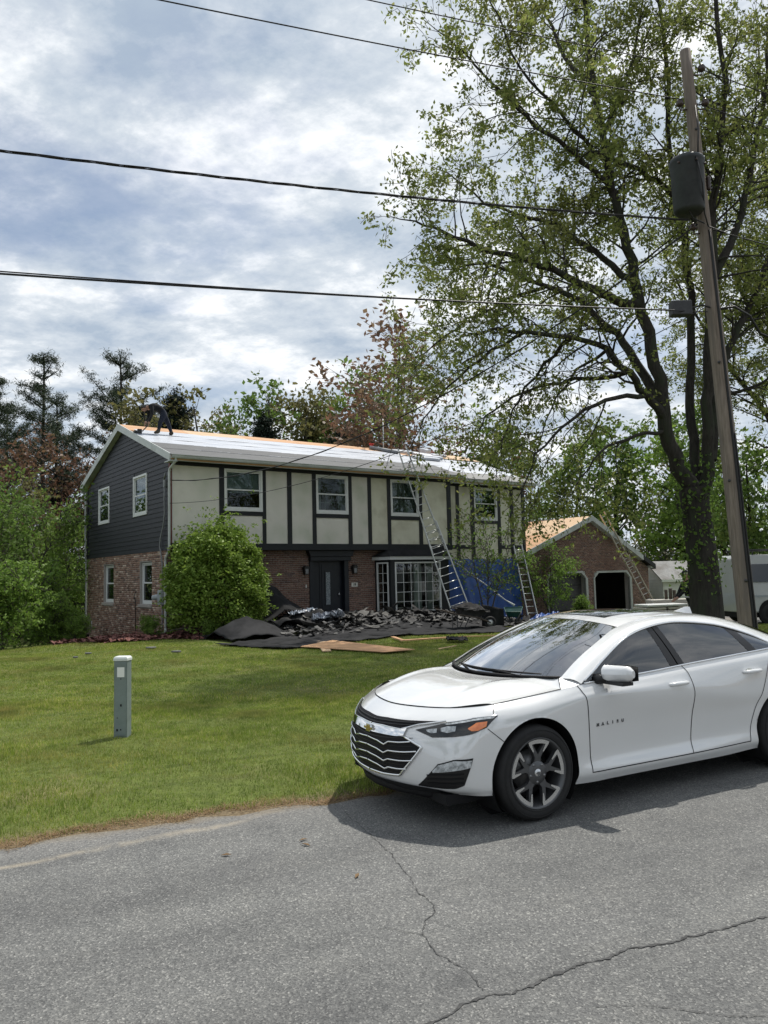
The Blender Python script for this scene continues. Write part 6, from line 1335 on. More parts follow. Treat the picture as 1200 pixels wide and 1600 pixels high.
for x, z, s in ((.008, .655, .005), (.010, .36, .009), (-.033, .22, .004), (-.034, .085, .009), (.008, .09, .006)): MB().box(x-s, x+s, -.0690, -.0655, z-s*1.4, z+s*1.4).build('screw_hole', 'gap', pd)

# ------------------------------------------------------------ ladders
def ladder(label, base, top, lat, width, w1=None, spacing=.30, ext=None, mt='aluminium', rail=(.042, .085)):
    base, top = Vector(base), Vector(top); o = thing('ladder', label, 'ladder', base); d = (top-base); L_ = d.length; d.normalize(); lat = Vector(lat); lat = (lat-d*lat.dot(d)).normalized(); nrm = d.cross(lat).normalized()
    ww = lambda t, w: w if w1 is None else w+(w1-width)*t/L_
    def sec(t0, t1, off, w):
        for s in (-1, 1):
            a = d*t0+lat*(s*ww(t0, w)/2)+nrm*off; b = d*t1+lat*(s*ww(t1, w)/2)+nrm*off; m = MB(); m.bar(a, b, rail[0], rail[1], up=nrm); m.build('rail', mt, o)
        k = t0+.18
        while k < t1-.05:
            m = MB(); m.tube([d*k-lat*(ww(k, w)/2)+nrm*off, d*k+lat*(ww(k, w)/2)+nrm*off], .017, 6); m.build('rung', 'aluminium', o); k += spacing
    if ext: sec(0, L_*.56, -.045, width); sec(L_*.40, L_, .045, width-.075)
    else: sec(0, L_, 0, width)
    for s in (-1, 1):
        a = lat*(s*width/2); m = MB(); m.bar(a-d*.06-nrm*.06, a-d*.06+nrm*.08, .05, .03, up=d); m.build('foot', 'rubber', o)
    return o
e1 = Vector((_c, _s, 0)); 
def hb(u, v): x, y = HW(u, v)[:2]; return (x, y, gz(x, y)+.05)
ladder('long aluminium extension ladder leaning on the eave above the bay window', hb(10.95, -1.9), HW(9.5, -.12, 6.85), (1, .15, 0), .74, .42, ext=True)
ladder('short aluminium ladder leaning on the blue tarp at the wing corner', hb(15.85, -.9), HW(16.35, .40, 2.95), (1, .2, 0), .44, .38)
ladder('worn aluminium ladder leaning on the right slope of the garage roof', hb(24.75, -.75), HW(23.1, .92, 4.7), (1, .3, 0), .42, .38, ext=True, mt='fibre_rail')

# ------------------------------------------------------------ roofing debris before the house
DR = random.Random(5)
def mound(x, y):
    u, v = WH(x, y)
    h = .30*math.exp(-((u-4.6)/2.2)**2-((v+1.6)/1.6)**2)+.22*math.exp(-((u-8.6)/2.6)**2-((v+1.7)/1.3)**2)+.22*math.exp(-((u-11.2)/2.0)**2-((v+2.6)/1.8)**2)+.16*math.exp(-((u-6.5)/3)**2-((v+3.8)/1.6)**2)
    return gz(x, y)+h
def in_heap():
    while True:
        u, v = DR.uniform(1.6, 13.6), DR.gauss(-2.2, 1.35)
        if not (-5.4 < v < .25): continue
        if 8.2 < u < 12.1 and v > -.45: continue
        return HW(u, v)[:2]
# felt laid over the grass
def sheet(name, label, fn, nu, nv, mt='felt', thick=.012, cat='felt', smooth=True):
    P = np.array([[fn(i/(nu-1), j/(nv-1)) for j in range(nv)] for i in range(nu)]); c = P.mean((0, 1)); c[2] = P[..., 2].min(); m = MB(); m.grid(P-c, sm=smooth); o = m.build(name, mt, loc=tuple(c), norm=False)
    s = o.modifiers.new('thickness', 'SOLIDIFY'); s.thickness = thick; s.offset = 0; return tag(o, label, cat)
def nzz(x, y, s=1.): return math.sin(x*3.1*s+1.3*math.sin(y*2.3*s))*.5+math.sin(y*4.7*s+x*1.9*s)*.3+math.sin(x*9.1*s-y*7.3*s)*.2
def flat_sheet(quad, amp, seed):
    q = [Vector((*p, 0)) for p in quad]
    def fn(a, b):
        p = q[0].lerp(q[1], a).lerp(q[3].lerp(q[2], a), b); p.x += .10*nzz(p.x+seed, p.y*1.3); p.y += .12*nzz(p.y-seed, p.x*1.7)
        return (p.x, p.y, mound(p.x, p.y)+.035+amp*abs(nzz(p.x*1.1+seed, p.y*1.3)))
    return fn
sheet('roofing_felt', 'wide black felt sheet spread flat on the grass before the heap', flat_sheet([(-4.5, 20.4), (-2.6, 19.0), (1.2, 22.6), (-1.0, 24.6)], .05, 1.), 60, 40)
sheet('roofing_felt', 'dark felt strip lying along the lower edge of the heap to the right', flat_sheet([(-.6, 22.0), (3.2, 22.3), (4.0, 24.2), (.2, 24.2)], .06, 4.), 50, 24)
sheet('roofing_felt', 'dark felt under the debris below the bay window', flat_sheet([(-1.5, 23.6), (3.6, 24.4), (5.0, 29.0), (0, 27.6)], .05, 7.), 50, 40)
def hump(a, b):
    u = 2.45+a*4.2; v = -1.7+b*1.9; pr = np.interp(u, [2.4, 2.9, 3.35, 3.7, 4.1, 4.7, 5.5, 6.7], [.35, .9, 1.50, 1.38, .95, .55, .30, .12]); z = pr*(.42+.58*min(1, b*1.5))*(1-.25*max(0, b-.8)*5*.5)
    x, y, _ = HW(u+.10*nzz(b*2, a*2), v+.12*math.sin(a*7), 0); return (x, y, gz(x, y)+.05+z+.05*nzz(a*5, b*4))
sheet('roofing_felt', 'tall stiff black felt sheet humped up between the bush and the door', hump, 46, 22, thick=.015)
def tent(a, b):
    u = .0+a*2.3; v = -4.6+b*2.3; r_ = math.hypot((u-.98)/1.15, (v+3.5)/1.25); z = .60*max(0, 1-r_)**.75+.05*nzz(a*3, b*3); x, y, _ = HW(u, v, 0); return (x, y, gz(x, y)+.06+z+.02*nzz(a*5, b*6))
sheet('roofing_felt', 'black felt sheet propped up like a small tent beside the bush', tent, 34, 30)
sheet('roofing_felt', 'dark felt folded over the pile left of the door', lambda a, b: (lambda p: (p[0], p[1], mound(p[0], p[1])+.16+.15*abs(nzz(a*2.6, b*2))+.10*math.sin(a*8+b*3)))(HW(2.2+a*2.2, -3.2+b*1.8)), 40, 26)
def scrap_mesh(k):
    r = random.Random(100+k); l_, w_ = r.uniform(.4, 1.15), r.uniform(.16, .36); n = 7; m = MB(); P = np.zeros((n, 4, 3)); cv = r.uniform(-.25, .35); tw = r.uniform(-.5, .5)
    for i in range(n):
        t = i/(n-1)-.5
        for j in range(4): s = j/3-.5; P[i, j] = (t*l_+.02*r.gauss(0, 1)*(i in (0, n-1)), s*w_*(1+.10*math.sin(t*9+k))+.015*r.gauss(0, 1)*(j in (0, 3)), cv*(t*t)*l_+tw*t*s*w_+.012*r.gauss(0, 1))
    m.grid(P, sm=False); return m.mesh('scrap')
SM = [scrap_mesh(k) for k in range(14)]; SB = [me.copy() for me in SM[:5]]
for me in SM: me.materials.append(MATS['torn_shingle'])
for me in SB: me.materials.append(MATS['torn_shingle_back'])
def scatter(mesh, n, label, group, name, cat, lift=(.02, .14)):
    for k in range(n):
        x, y = in_heap(); o = bpy.data.objects.new(name, DR.choice(mesh)); COL.objects.link(o); s = DR.uniform(.6, 1.25); o.scale = (s, s, s)
        o.location = (x, y, mound(x, y)+DR.uniform(*lift)); o.rotation_euler = (DR.gauss(0, .20), DR.gauss(0, .20), DR.uniform(0, 6.28)); tag(o, label, cat, group)
scatter(SM, 210, 'torn dark shingle lying loose in the debris heap', 'torn shingles in the heap', 'torn_shingle', 'shingle')
scatter(SB, 60, 'torn shingle lying pale side up in the debris heap', 'pale torn shingles in the heap', 'torn_shingle', 'shingle', (.05, .17))
# fine rubble
n = 5200; V = np.zeros((n, 4, 3)); rr = np.random.default_rng(44)
for k in range(n):
    x, y = in_heap(); z = mound(x, y)+rr.uniform(.01, .16); a = rr.uniform(0, 6.28); l_, w_ = rr.uniform(.04, .16), rr.uniform(.02, .08); t1, t2 = rr.normal(0, .35, 2); ca, sa = math.cos(a), math.sin(a)
    for q, (i, j) in enumerate(((-1, -1), (1, -1), (1, 1), (-1, 1))): V[k, q] = (x+ca*i*l_-sa*j*w_, y+sa*i*l_+ca*j*w_, z+t1*i*l_+t2*j*w_)
mat('rubble', (.03, .03, .032), (.10, .10, .10), 4, .9, island=[(.4, .4, .42), (.9, .9, .9), (1.3, 1.3, 1.28), (1.7, 1.65, 1.55), (.5, .5, .52)])
tag(put('shingle_rubble', arrmesh('shingle_rubble', V.reshape(-1, 3), np.arange(4*n).reshape(-1, 4)), 'rubble'), 'small shingle fragments covering the debris heap', 'rubble', kind='stuff')
# silver wrapping
def foilfn(a, b):
    x, y = -2.35+a*.95, 24.6+b*.8; return (x+.08*nzz(a*9, b*9), y, mound(-2, 25)+.12+.26*abs(nzz(a*5+1, b*4))+.28*a*(1-b)*.6)
sheet('silver_wrapping', 'crumpled silver and white plastic wrapping on the debris heap', foilfn, 26, 22, 'foil', .004, 'wrapping', False)
def foil2(a, b): x, y, _ = HW(3.3+a*.9, -2.2+b*.4); return (x, y, mound(x, y)+.30+.14*abs(nzz(a*6, b*5)))
sheet('silver_wrapping', 'smaller scrap of silver wrapping left of the big one', foil2, 16, 10, 'foil', .004, 'wrapping', False)
# boards on the lawn
def slabq(name, label, quad, z, th, mt, cat):
    c = Vector((sum(p[0] for p in quad)/4, sum(p[1] for p in quad)/4, 0)); zs = [gz(*p)+z for p in quad]; c.z = min(zs); m = MB(); m.add([(p[0]-c.x, p[1]-c.y, zz-c.z) for p, zz in zip(quad, zs)]+[(p[0]-c.x, p[1]-c.y, zz-c.z+th) for p, zz in zip(quad, zs)], [(3, 2, 1, 0), (4, 5, 6, 7), (0, 1, 5, 4), (1, 2, 6, 5), (2, 3, 7, 6), (3, 0, 4, 7)]); return tag(m.build(name, mt, loc=c), label, cat)
slabq('plywood_board', 'full plywood sheet lying flat on the lawn', [(-2.14, 19.25), (-.08, 17.23), (.62, 17.63), (-1.46, 20.87)], .055, .014, 'plywood', 'plywood')
slabq('wooden_plank', 'short pale plank sticking out under the plywood sheet', [(-1.95, 21.1), (-1.50, 18.0), (-1.30, 18.03), (-1.70, 21.15)], .025, .02, 'plywood_pale', 'plank')
slabq('wooden_plank', 'long orange plank on the grass right of the plywood', [(.35, 19.75), (1.75, 20.35), (1.72, 20.50), (.32, 19.9)], .05, .03, 'plywood', 'plank')
slabq('wooden_plank', 'orange plank at an angle touching the long one', [(.10, 21.1), (.38, 19.75), (.46, 19.8), (.2, 21.15)], .05, .03, 'plywood', 'plank')
slabq('wooden_lath', 'thin pale lath on the grass before the black barrow', [(1.18, 17.7), (1.62, 18.25), (1.59, 18.28), (1.15, 17.73)], .05, .015, 'plywood_pale', 'lath')
slabq('wooden_lath', 'long thin lath lying behind the car bonnet', [(1.9, 20.6), (3.2, 20.9), (3.19, 20.96), (1.88, 20.66)], .05, .02, 'plywood', 'lath')
sheet('roofing_felt', 'small black felt scrap on the grass beside the laths', lambda a, b: (1.5+a*.5, 19.3+b*.6, gz(1.7, 19.5)+.06+.10*abs(nzz(a*4, b*4))), 14, 12)
for k, (x, y, s, l) in enumerate(((-7.26, 18.9, .10, 'grey stone on the lawn left of the pedestal'), (-6.0, 19.8, .17, 'flat grey stone on the lawn behind the pedestal'), (-5.07, 18.7, .14, 'flat stone slab on the lawn before the round bush'), (-7.2, 18.0, .07, 'smallest grey stone on the lawn'))):
    m = MB(); n = 9; rr_ = [DR.uniform(.75, 1.2) for _ in range(n)]; m.prism([(math.cos(6.28*i/n)*s*rr_[i]*.85, math.sin(6.28*i/n)*s*rr_[i]*.6) for i in range(n)], 0, .035, 'z'); tag(m.build('lawn_stone', 'stone_grey', loc=(x, y, gz(x, y)+.02), bevel=.015), l, 'stone')
# leaves and bits on the road
for k, (x, y, l) in enumerate(((-1.11, 5.153, 'small brown leaf on the asphalt near the verge'), (-.223, 4.719, 'dark twig scrap in the middle of the asphalt'), (-.544, 5.29, 'dry brown leaf near the crack'), (-.579, 5.43, 'dry brown stalk near the crack by the verge'))):
    m = MB(); m.add([(0, 0, 0), (.035, .012, .008), (.07, 0, .004), (.03, -.014, .006)], [(0, 1, 2, 3)]); o = m.build('dry_leaf', 'straw', loc=(x, y, .006), rz=k*1.3, norm=False); s = o.modifiers.new('t', 'SOLIDIFY'); s.thickness = .002; tag(o, l, 'leaf')
# red mulch bed along the gable
mp_ = [HW(u, v)[:2] for u, v in ((-3.6, -.2), (-2.4, -1.6), (-.9, -2.0), (.3, -2.9), (2.2, -3.0), (2.6, -.2), (.0, .3), (.0, 9.7), (-1.6, 9.6), (-2.2, 4.0))]
def inpoly(x, y, P):
    c = False; j = len(P)-1
    for i in range(len(P)):
        if (P[i][1] > y) != (P[j][1] > y) and x < (P[j][0]-P[i][0])*(y-P[i][1])/(P[j][1]-P[i][1])+P[i][0]: c = not c
        j = i
    return c
n = 0; VV = []
rr = np.random.default_rng(3)
while n < 9000:
    u, v = rr.uniform(-3.7, 2.7), rr.uniform(-3.1, 9.8); x, y = HW(u, v)[:2]
    if not inpoly(x, y, mp_): continue
    z = gz(x, y)+rr.uniform(.02, .09); a = rr.uniform(0, 6.28); l_, w_ = rr.uniform(.05, .12), rr.uniform(.02, .045); t1, t2 = rr.normal(0, .3, 2); ca, sa = math.cos(a), math.sin(a)
    VV += [(x+ca*i*l_-sa*j*w_, y+sa*i*l_+ca*j*w_, z+t1*i*l_+t2*j*w_) for i, j in ((-1, -1), (1, -1), (1, 1), (-1, 1))]; n += 1
tag(put('bark_mulch', arrmesh('bark_mulch', np.array(VV), np.arange(4*n).reshape(-1, 4)), 'mulch'), 'reddish bark mulch bed along the gable and the bush', 'mulch', kind='stuff')

# ------------------------------------------------------------ tarps, barrows
def tarpfn(a, b):
    u = 12.15+a*4.35; z = 2.36-b*2.75; fold = .05*math.sin(a*19+b*3)+.03*math.sin(a*41-b*7); v = .56-b*(.35+.25*math.sin(a*5))-.10*abs(math.sin(a*9))*b+fold*(.3+b)
    return HW(u+.08*b*math.sin(a*13), v-.02, z+.02*math.sin(a*30)*(1-b))
sheet('blue_tarp', 'blue tarpaulin hung over the ground floor of the wing', tarpfn, 80, 40, 'tarp_blue', .006, 'tarpaulin')
def tarp2(a, b): x, y, _ = HW(15.6+a*2.2, -1.6+b*1.2); return (x, y, gz(x, y)+.06+.55*math.sin(math.pi*a)**.7*math.sin(math.pi*b)**.7*(.75+.35*nzz(a*4, b*4)))
sheet('blue_tarp', 'crumpled heap of blue tarpaulin at the foot of the short ladder', tarp2, 44, 34, 'tarp_blue', .006, 'tarpaulin', False)
def tarp3(a, b): x, y, _ = HW(12.6+a*1.7, -1.5+b*.9); return (x, y, gz(x, y)+.05+.62*math.sin(math.pi*a)**.6*math.sin(math.pi*b)**.6*(.7+.35*nzz(a*5, b*3)))
sheet('blue_tarp', 'bundled blue tarpaulin between the two wheelbarrows', tarp3, 36, 26, 'tarp_blue', .006, 'tarpaulin', False)
m = MB(); pts = [HW(12.0+k*.32, -.2-.16*k-.02*math.sin(k), 2.25-.27*k) for k in range(8)]; c = Vector(pts[-1]); m.tube([Vector(p)-c+Vector((0, 0, .03*math.sin(k*2))) for k, p in enumerate(pts)], [.012, .03, .015, .035, .02, .04, .02, .05], 6); tag(m.build('plastic_wrap', 'blind', loc=c), 'twisted strip of pale plastic hanging diagonally over the blue tarp', 'plastic')
def barrow(label, x, y, rz, mt, heap):
    o = thing('wheelbarrow', label, 'wheelbarrow', (x, y, gz(x, y)), rz)
    T = [(-.50, -.34, .72), (.46, -.27, .60), (.46, .27, .60), (-.50, .34, .72)]; B = [(-.28, -.20, .42), (.28, -.15, .40), (.28, .15, .40), (-.28, .20, .42)]
    m = MB(); m.add(T+B, [(4, 5, 6, 7), (0, 1, 5, 4), (1, 2, 6, 5), (2, 3, 7, 6), (3, 0, 4, 7)]); m.tube([Vector(p) for p in T+T[:1]], .014, 6); m.build('tray', mt, o)
    for s in (-1, 1):
        m = MB(); m.tube([(-1.05, s*.30, .66), (-.5, s*.27, .50), (.2, s*.16, .37), (.62, s*.07, .21)], .02, 8); m.build('handle', 'wood_dark' if heap else 'steel_dark', o)
        m = MB(); m.tube([(-.10, s*.2, .42), (-.32, s*.25, .02), (-.52, s*.25, .02), (-.50, s*.25, .48)], .014, 6); m.build('leg', 'steel_dark', o)
        m = MB(); m.bar((.25, s*.13, .40), (.60, s*.08, .22), .03, .02); m.build('brace', 'steel_dark', o)
    w = part('wheel', o); w.location = (.63, 0, .20)
    A = np.linspace(0, 2*math.pi, 29); m = MB(); m.tube([(.15*math.cos(a), 0, .15*math.sin(a)) for a in A], .048, 10, cap=False); m.build('tyre', 'rubber', w)
    m = MB(); m.lathe([(0, -.03), (.05, -.03), (.11, -.015), (.11, .015), (.05, .03), (0, .03)], 18, axis='y'); m.build('rim', 'aluminium', w)
    if heap:
        P = np.array([[(-.58+1.1*a, -.36+.72*b, .64-.10*a+.22*math.sin(math.pi*a)*math.sin(math.pi*b)+.05*nzz(a*6, b*5)) for b in np.linspace(0, 1, 12)] for a in np.linspace(0, 1, 18)])
        hm = MB().grid(P, sm=False).build('shingle_load', 'torn_shingle', loc=(x, y, gz(x, y)+.03), rz=rz); tag(hm, 'load of torn felt and shingles heaped in the black wheelbarrow', 'shingles')
    return o
barrow('black wheelbarrow heaped with torn shingles before the bay window', 2.62, 24.2, R(12), 'barrow_black', True)
barrow('empty dark green wheelbarrow standing before the blue tarp', 4.62, 28.3, R(-100), 'barrow_green', False)
# black bin bag like felt roll standing by the barrow
sheet('roofing_felt', 'dark board of felt standing on edge behind the black barrow wheel', lambda a, b: (3.05+a*.75, 24.9+.25*a+.05*math.sin(a*9), gz(3.4, 25)+.05+b*.72*(1-.25*a)), 10, 8)

# ------------------------------------------------------------ things on the roof
def on_roof(u, v, lift=0.): return HW(u, v, (wz_at(v) if u > 12.44 else rz_at(v))+lift)
for k, (u, v, l_, w_, r, tl) in enumerate(((12.9, 4.35, 1.05, .34, .1, 'white wrapped shingle bundle nearest the ladder on the wing roof'), (13.9, 4.1, 1.0, .34, -.25, 'white wrapped bundle in the middle of the wing roof'), (14.5, 4.65, 1.0, .36, .5, 'upright white bundle highest on the wing ridge'), (13.5, 3.3, 1.5, .30, -.05, 'long white bundle lowest on the wing roof'), (15.0, 4.2, .9, .30, .1, 'white bundle farthest right on the wing roof'), (14.2, 3.7, 1.1, .3, -.1, 'white bundle lying across the others on the wing roof'))):
    m = MB(); m.box(-l_/2, l_/2, -w_/2, w_/2, 0, .13); o = m.build('shingle_bundle', 'underlay', loc=on_roof(u, v, .02), bevel=.03); o.rotation_euler = Euler((math.atan(WSL), 0, 0)).to_matrix().to_euler(); o.rotation_mode = 'XYZ'
    M_ = Matrix.Rotation(HA, 3, 'Z') @ Matrix.Rotation(math.atan(WSL), 3, 'X') @ Matrix.Rotation(r, 3, 'Z'); o.rotation_euler = M_.to_euler()
    if 'upright' in tl: o.scale = (.6, 1.2, 2.0)
    tag(o, tl, 'shingle bundle', 'wrapped bundles on the wing roof')
a, b = Vector(on_roof(11.2, 4.55, .09)), Vector(on_roof(12.25, 3.75, .09)); m = MB(); m.tube([(0, 0, 0), b-a], .085, 16); m.tube([-(b-a)*.005, (b-a)*1.005], .03, 8); tag(m.build('felt_roll', 'conduit', loc=a), 'grey roll of underlayment lying on the roof by the ladder top', 'roll')
a = Vector(on_roof(11.45, 4.75, .0)); an = thing('roof_anchor', 'red safety anchor with rope at the ridge left of the ladder', 'roof anchor', a, HA)
m = MB(); m.box(-.12, .12, -.05, .05, 0, .03); m.box(-.09, .09, -.03, .03, .03, .22); m.box(-.12, .12, -.04, .04, .2, .26); m.build('bracket', 'red_anchor', an, bevel=.008)
m = MB(); m.tube([(0, 0, .2), (.3, -.25, .04), (.6, -.6, -.10)], .014, 6); m.build('rope', 'rope', an)
a = Vector(HW(13.35, 6.4, rz_at(6.4))); m = MB(); m.tube([(0, 0, -.1), (0, 0, 2.3)], .022, 8); tag(m.build('antenna_mast', 'aluminium', loc=a), 'thin grey mast rising behind the ridge right of the ladder', 'mast')
sheet('rubble_scrap', 'torn reddish scrap of old roofing on the wing ridge', lambda a, b: on_roof(14.3+a*1.1, 4.75+b*.25, .02+.20*abs(nzz(a*4, b*4))), 12, 6, 'mulch', .01, 'scrap')
# ------------------------------------------------------------ people
def person(name, label, J, E_, loc, rz, zones, cat='person'):
    """one continuous skinned body: J joint -> (x, y, z, radius), E_ edges, root is the pelvis"""
    me = bpy.data.meshes.new(name); keys = list(J); me.from_pydata([J[k][:3] for k in keys], [(keys.index(a), keys.index(b)) for a, b in E_], [])
    o = bpy.data.objects.new(name, me); COL.objects.link(o); sk = o.modifiers.new('skin', 'SKIN'); sk.use_smooth_shade = True
    for k, v in zip(keys, me.skin_vertices[0].data): v.radius = (J[k][3]*1.14, (J[k][3] if len(J[k]) < 5 else J[k][4])*1.14); v.use_root = (k == 'pelvis')
    sb = o.modifiers.new('sub', 'SUBSURF'); sb.levels = 2; sb.render_levels = 2
    dg = bpy.context.evaluated_depsgraph_get(); em = bpy.data.meshes.new_from_object(o.evaluated_get(dg)); o.modifiers.clear(); o.data = em; em.materials.clear()
    for z in ('cloth_black', 'cloth_navy', 'skin', 'boot', 'white_cloth'): em.materials.append(MATS[z])
    jp = np.array([J[k][:3] for k in keys]); zi = [zones(k) for k in keys]
    for p in em.polygons: c = np.array(p.center); p.material_index = zi[int(((jp-c)**2).sum(1).argmin())]; p.use_smooth = True
    o.location = loc; o.rotation_euler = (0, 0, rz); return tag(o, label, cat)
def zone(k):
    if k.startswith(('hand', 'fing', 'thumb', 'face', 'neck', 'nose', 'chin')): return 2
    if k.startswith(('ank', 'toe', 'heel')): return 3
    if k.startswith(('pelvis', 'hip', 'knee', 'shin', 'thigh')): return 1
    return 0
def fingers(J, E_, hk, base, d, side, sc=1.):
    d = Vector(d).normalized(); s = Vector(side).normalized()
    for i, (off, l_) in enumerate(((-.033, .075), (-.011, .085), (.011, .08), (.033, .062))):
        a = Vector(base)+s*off+d*.05; b = a+d*l_*.55+Vector((0, 0, -.006)); c = b+(d+Vector((0, 0, -.35))).normalized()*l_*.45
        for nm, p, r in (('a', a, .011), ('b', b, .010), ('c', c, .008)): J[f'fing_{hk}{i}{nm}'] = (*p, r)
        E_ += [(hk, f'fing_{hk}{i}a'), (f'fing_{hk}{i}a', f'fing_{hk}{i}b'), (f'fing_{hk}{i}b', f'fing_{hk}{i}c')]
    a = Vector(base)+s*-.045+d*.0; b = a+(d*.6-s*.8).normalized()*.05; J[f'thumb_{hk}a'] = (*a, .013); J[f'thumb_{hk}b'] = (*b, .011); E_ += [(hk, f'thumb_{hk}a'), (f'thumb_{hk}a', f'thumb_{hk}b')]
# roofer bending forward: local x along the ridge, feet on the slope
zr = rz_at(3.2)
J = {'pelvis': (1.02, 0, .86, .155, .14), 'waist': (.86, 0, .98, .15, .135), 'chest': (.62, 0, 1.05, .165, .15), 'collar': (.47, 0, 1.03, .12, .11), 'neck': (.39, 0, .985, .062), 'face_a': (.31, 0, .945, .092), 'face_b': (.235, 0, .90, .088), 'nose': (.20, 0, .845, .03),
     'shoulder_l': (.50, -.19, 1.00, .075), 'elbow_l': (.48, -.25, .70, .055), 'wrist_l': (.40, -.20, .44, .038), 'hand_l': (.385, -.19, .37, .035),
     'shoulder_r': (.50, .19, 1.00, .075), 'elbow_r': (.55, .26, .72, .055), 'wrist_r': (.42, .16, .50, .038), 'hand_r': (.37, .12, .44, .035),
     'hip_l': (1.00, -.10, .78, .11), 'knee_l': (.83, -.12, .44, .078), 'shin_l': (.80, -.12, .25, .06), 'ank_l': (.76, -.12, .10, .052), 'toe_l': (.60, -.13, .045, .045), 'heel_l': (.80, -.12, .05, .045),
     'hip_r': (1.06, .10, .78, .11), 'knee_r': (1.24, .12, .46, .078), 'shin_r': (1.31, .12, .26, .06), 'ank_r': (1.37, .12, .14, .052), 'toe_r': (1.27, .14, .085, .045), 'heel_r': (1.42, .12, .095, .045)}
E_ = [('pelvis', 'waist'), ('waist', 'chest'), ('chest', 'collar'), ('collar', 'neck'), ('neck', 'face_a'), ('face_a', 'face_b'), ('face_b', 'nose')]
for s in 'lr': E_ += [('collar', 'shoulder_'+s), ('shoulder_'+s, 'elbow_'+s), ('elbow_'+s, 'wrist_'+s), ('wrist_'+s, 'hand_'+s), ('pelvis', 'hip_'+s), ('hip_'+s, 'knee_'+s), ('knee_'+s, 'shin_'+s), ('shin_'+s, 'ank_'+s), ('ank_'+s, 'toe_'+s), ('ank_'+s, 'heel_'+s)]
fingers(J, E_, 'hand_l', (.385, -.19, .37), (-.1, 0, -1), (0, 1, 0)); fingers(J, E_, 'hand_r', (.37, .12, .44), (-.25, 0, -1), (0, 1, 0))
rf = person('person', 'person in dark work clothes bending over on the roof edge', J, E_, HW(-.05, 3.2, zr), HA, zone)
def cap_mesh(J, parent, c, r, d, brim):
    m = MB(); c = Vector(c); d = Vector(d).normalized(); b = Vector(brim).normalized(); s = d.cross(b); prof = []
    for t in np.linspace(0, 1, 6): prof.append([c+d*(r*math.sin(t*math.pi/2))+(b*math.cos(a)+s*math.sin(a))*r*math.cos(t*math.pi/2)*1.0 for a in np.linspace(0, 2*math.pi, 17)])
    m.grid(np.array([[tuple(p) for p in q] for q in prof])); m.add([tuple(c+b*r*.9+s*r*.7), tuple(c+b*r*1.7+s*r*.4), tuple(c+b*r*1.7-s*r*.4), tuple(c+b*r*.9-s*r*.7)], [(0, 1, 2, 3)]); return m.build('cap', 'cloth_black', parent)
cap_mesh(J, rf, (.265, 0, .955), .108, (.35, 0, 1), (-1, 0, -.1))
tl = Vector(HW(.0, 3.15, rz_at(3.15)+.05)); m = MB(); m.tube([(.0, 0, .02), (.16, 0, .06), (.36, -.05, .30)], .02, 8); m.box(-.16, .08, -.07, .07, -.04, .05); m.box(-.02, .12, -.05, .05, -.03, .12); tag(m.build('roofing_tool', 'steel_dark', loc=tl, rz=HA), 'dark hand tool held to the ridge by the bending roofer', 'tool')
# worker beside the oak: leaning forward, arm stretched to the left
J2 = {'pelvis': (.10, 0, .92, .165, .14), 'waist': (.04, 0, 1.08, .155, .135), 'chest': (-.02, 0, 1.32, .17, .15), 'collar': (-.04, 0, 1.46, .12, .10), 'neck': (-.07, 0, 1.53, .06), 'face_a': (-.09, 0, 1.60, .09), 'face_b': (-.12, 0, 1.68, .092), 'nose': (-.21, 0, 1.61, .028),
      'shoulder_l': (-.05, -.20, 1.42, .075), 'elbow_l': (-.28, -.24, 1.20, .055), 'wrist_l': (-.46, -.22, 1.02, .04), 'hand_l': (-.52, -.21, .97, .036), 'shoulder_r': (-.03, .20, 1.42, .075), 'elbow_r': (-.16, .25, 1.16, .055), 'wrist_r': (-.30, .20, .98, .04), 'hand_r': (-.36, .19, .94, .036),
      'hip_l': (.10, -.10, .84, .115), 'knee_l': (.02, -.12, .48, .08), 'shin_l': (.06, -.12, .28, .062), 'ank_l': (.10, -.12, .10, .052), 'toe_l': (-.06, -.13, .045, .045), 'heel_l': (.14, -.12, .05, .045), 'hip_r': (.14, .10, .84, .115), 'knee_r': (.14, .12, .48, .08), 'shin_r': (.22, .12, .28, .062), 'ank_r': (.28, .12, .10, .052), 'toe_r': (.13, .14, .045, .045), 'heel_r': (.32, .12, .05, .045)}
E2 = [e for e in E_ if not e[1].startswith(('fing', 'thumb')) and not e[0].startswith(('fing', 'thumb'))]; fingers(J2, E2, 'hand_l', (-.52, -.21, .97), (-.8, 0, -.6), (0, 1, 0)); fingers(J2, E2, 'hand_r', (-.36, .19, .94), (-.8, 0, -.6), (0, 1, 0))
wx, wy = 9.02, 23.1; wz = gz(wx, wy)
w2 = person('person', 'person in black work clothes with a white belt beside the oak trunk', J2, E2, (wx, wy, wz), R(8), lambda k: 0 if zone(k) == 1 else zone(k))
m = MB(); A = np.linspace(0, 2*math.pi, 25); m.tube([(.085+.178*math.cos(a), .175*math.sin(a), .975-.02*math.cos(a)) for a in A], .022, 6, cap=False); m.build('belt', 'white_cloth', w2); cap_mesh(J2, w2, (-.105, 0, 1.70), .105, (.1, 0, 1), (-1, 0, -.15))

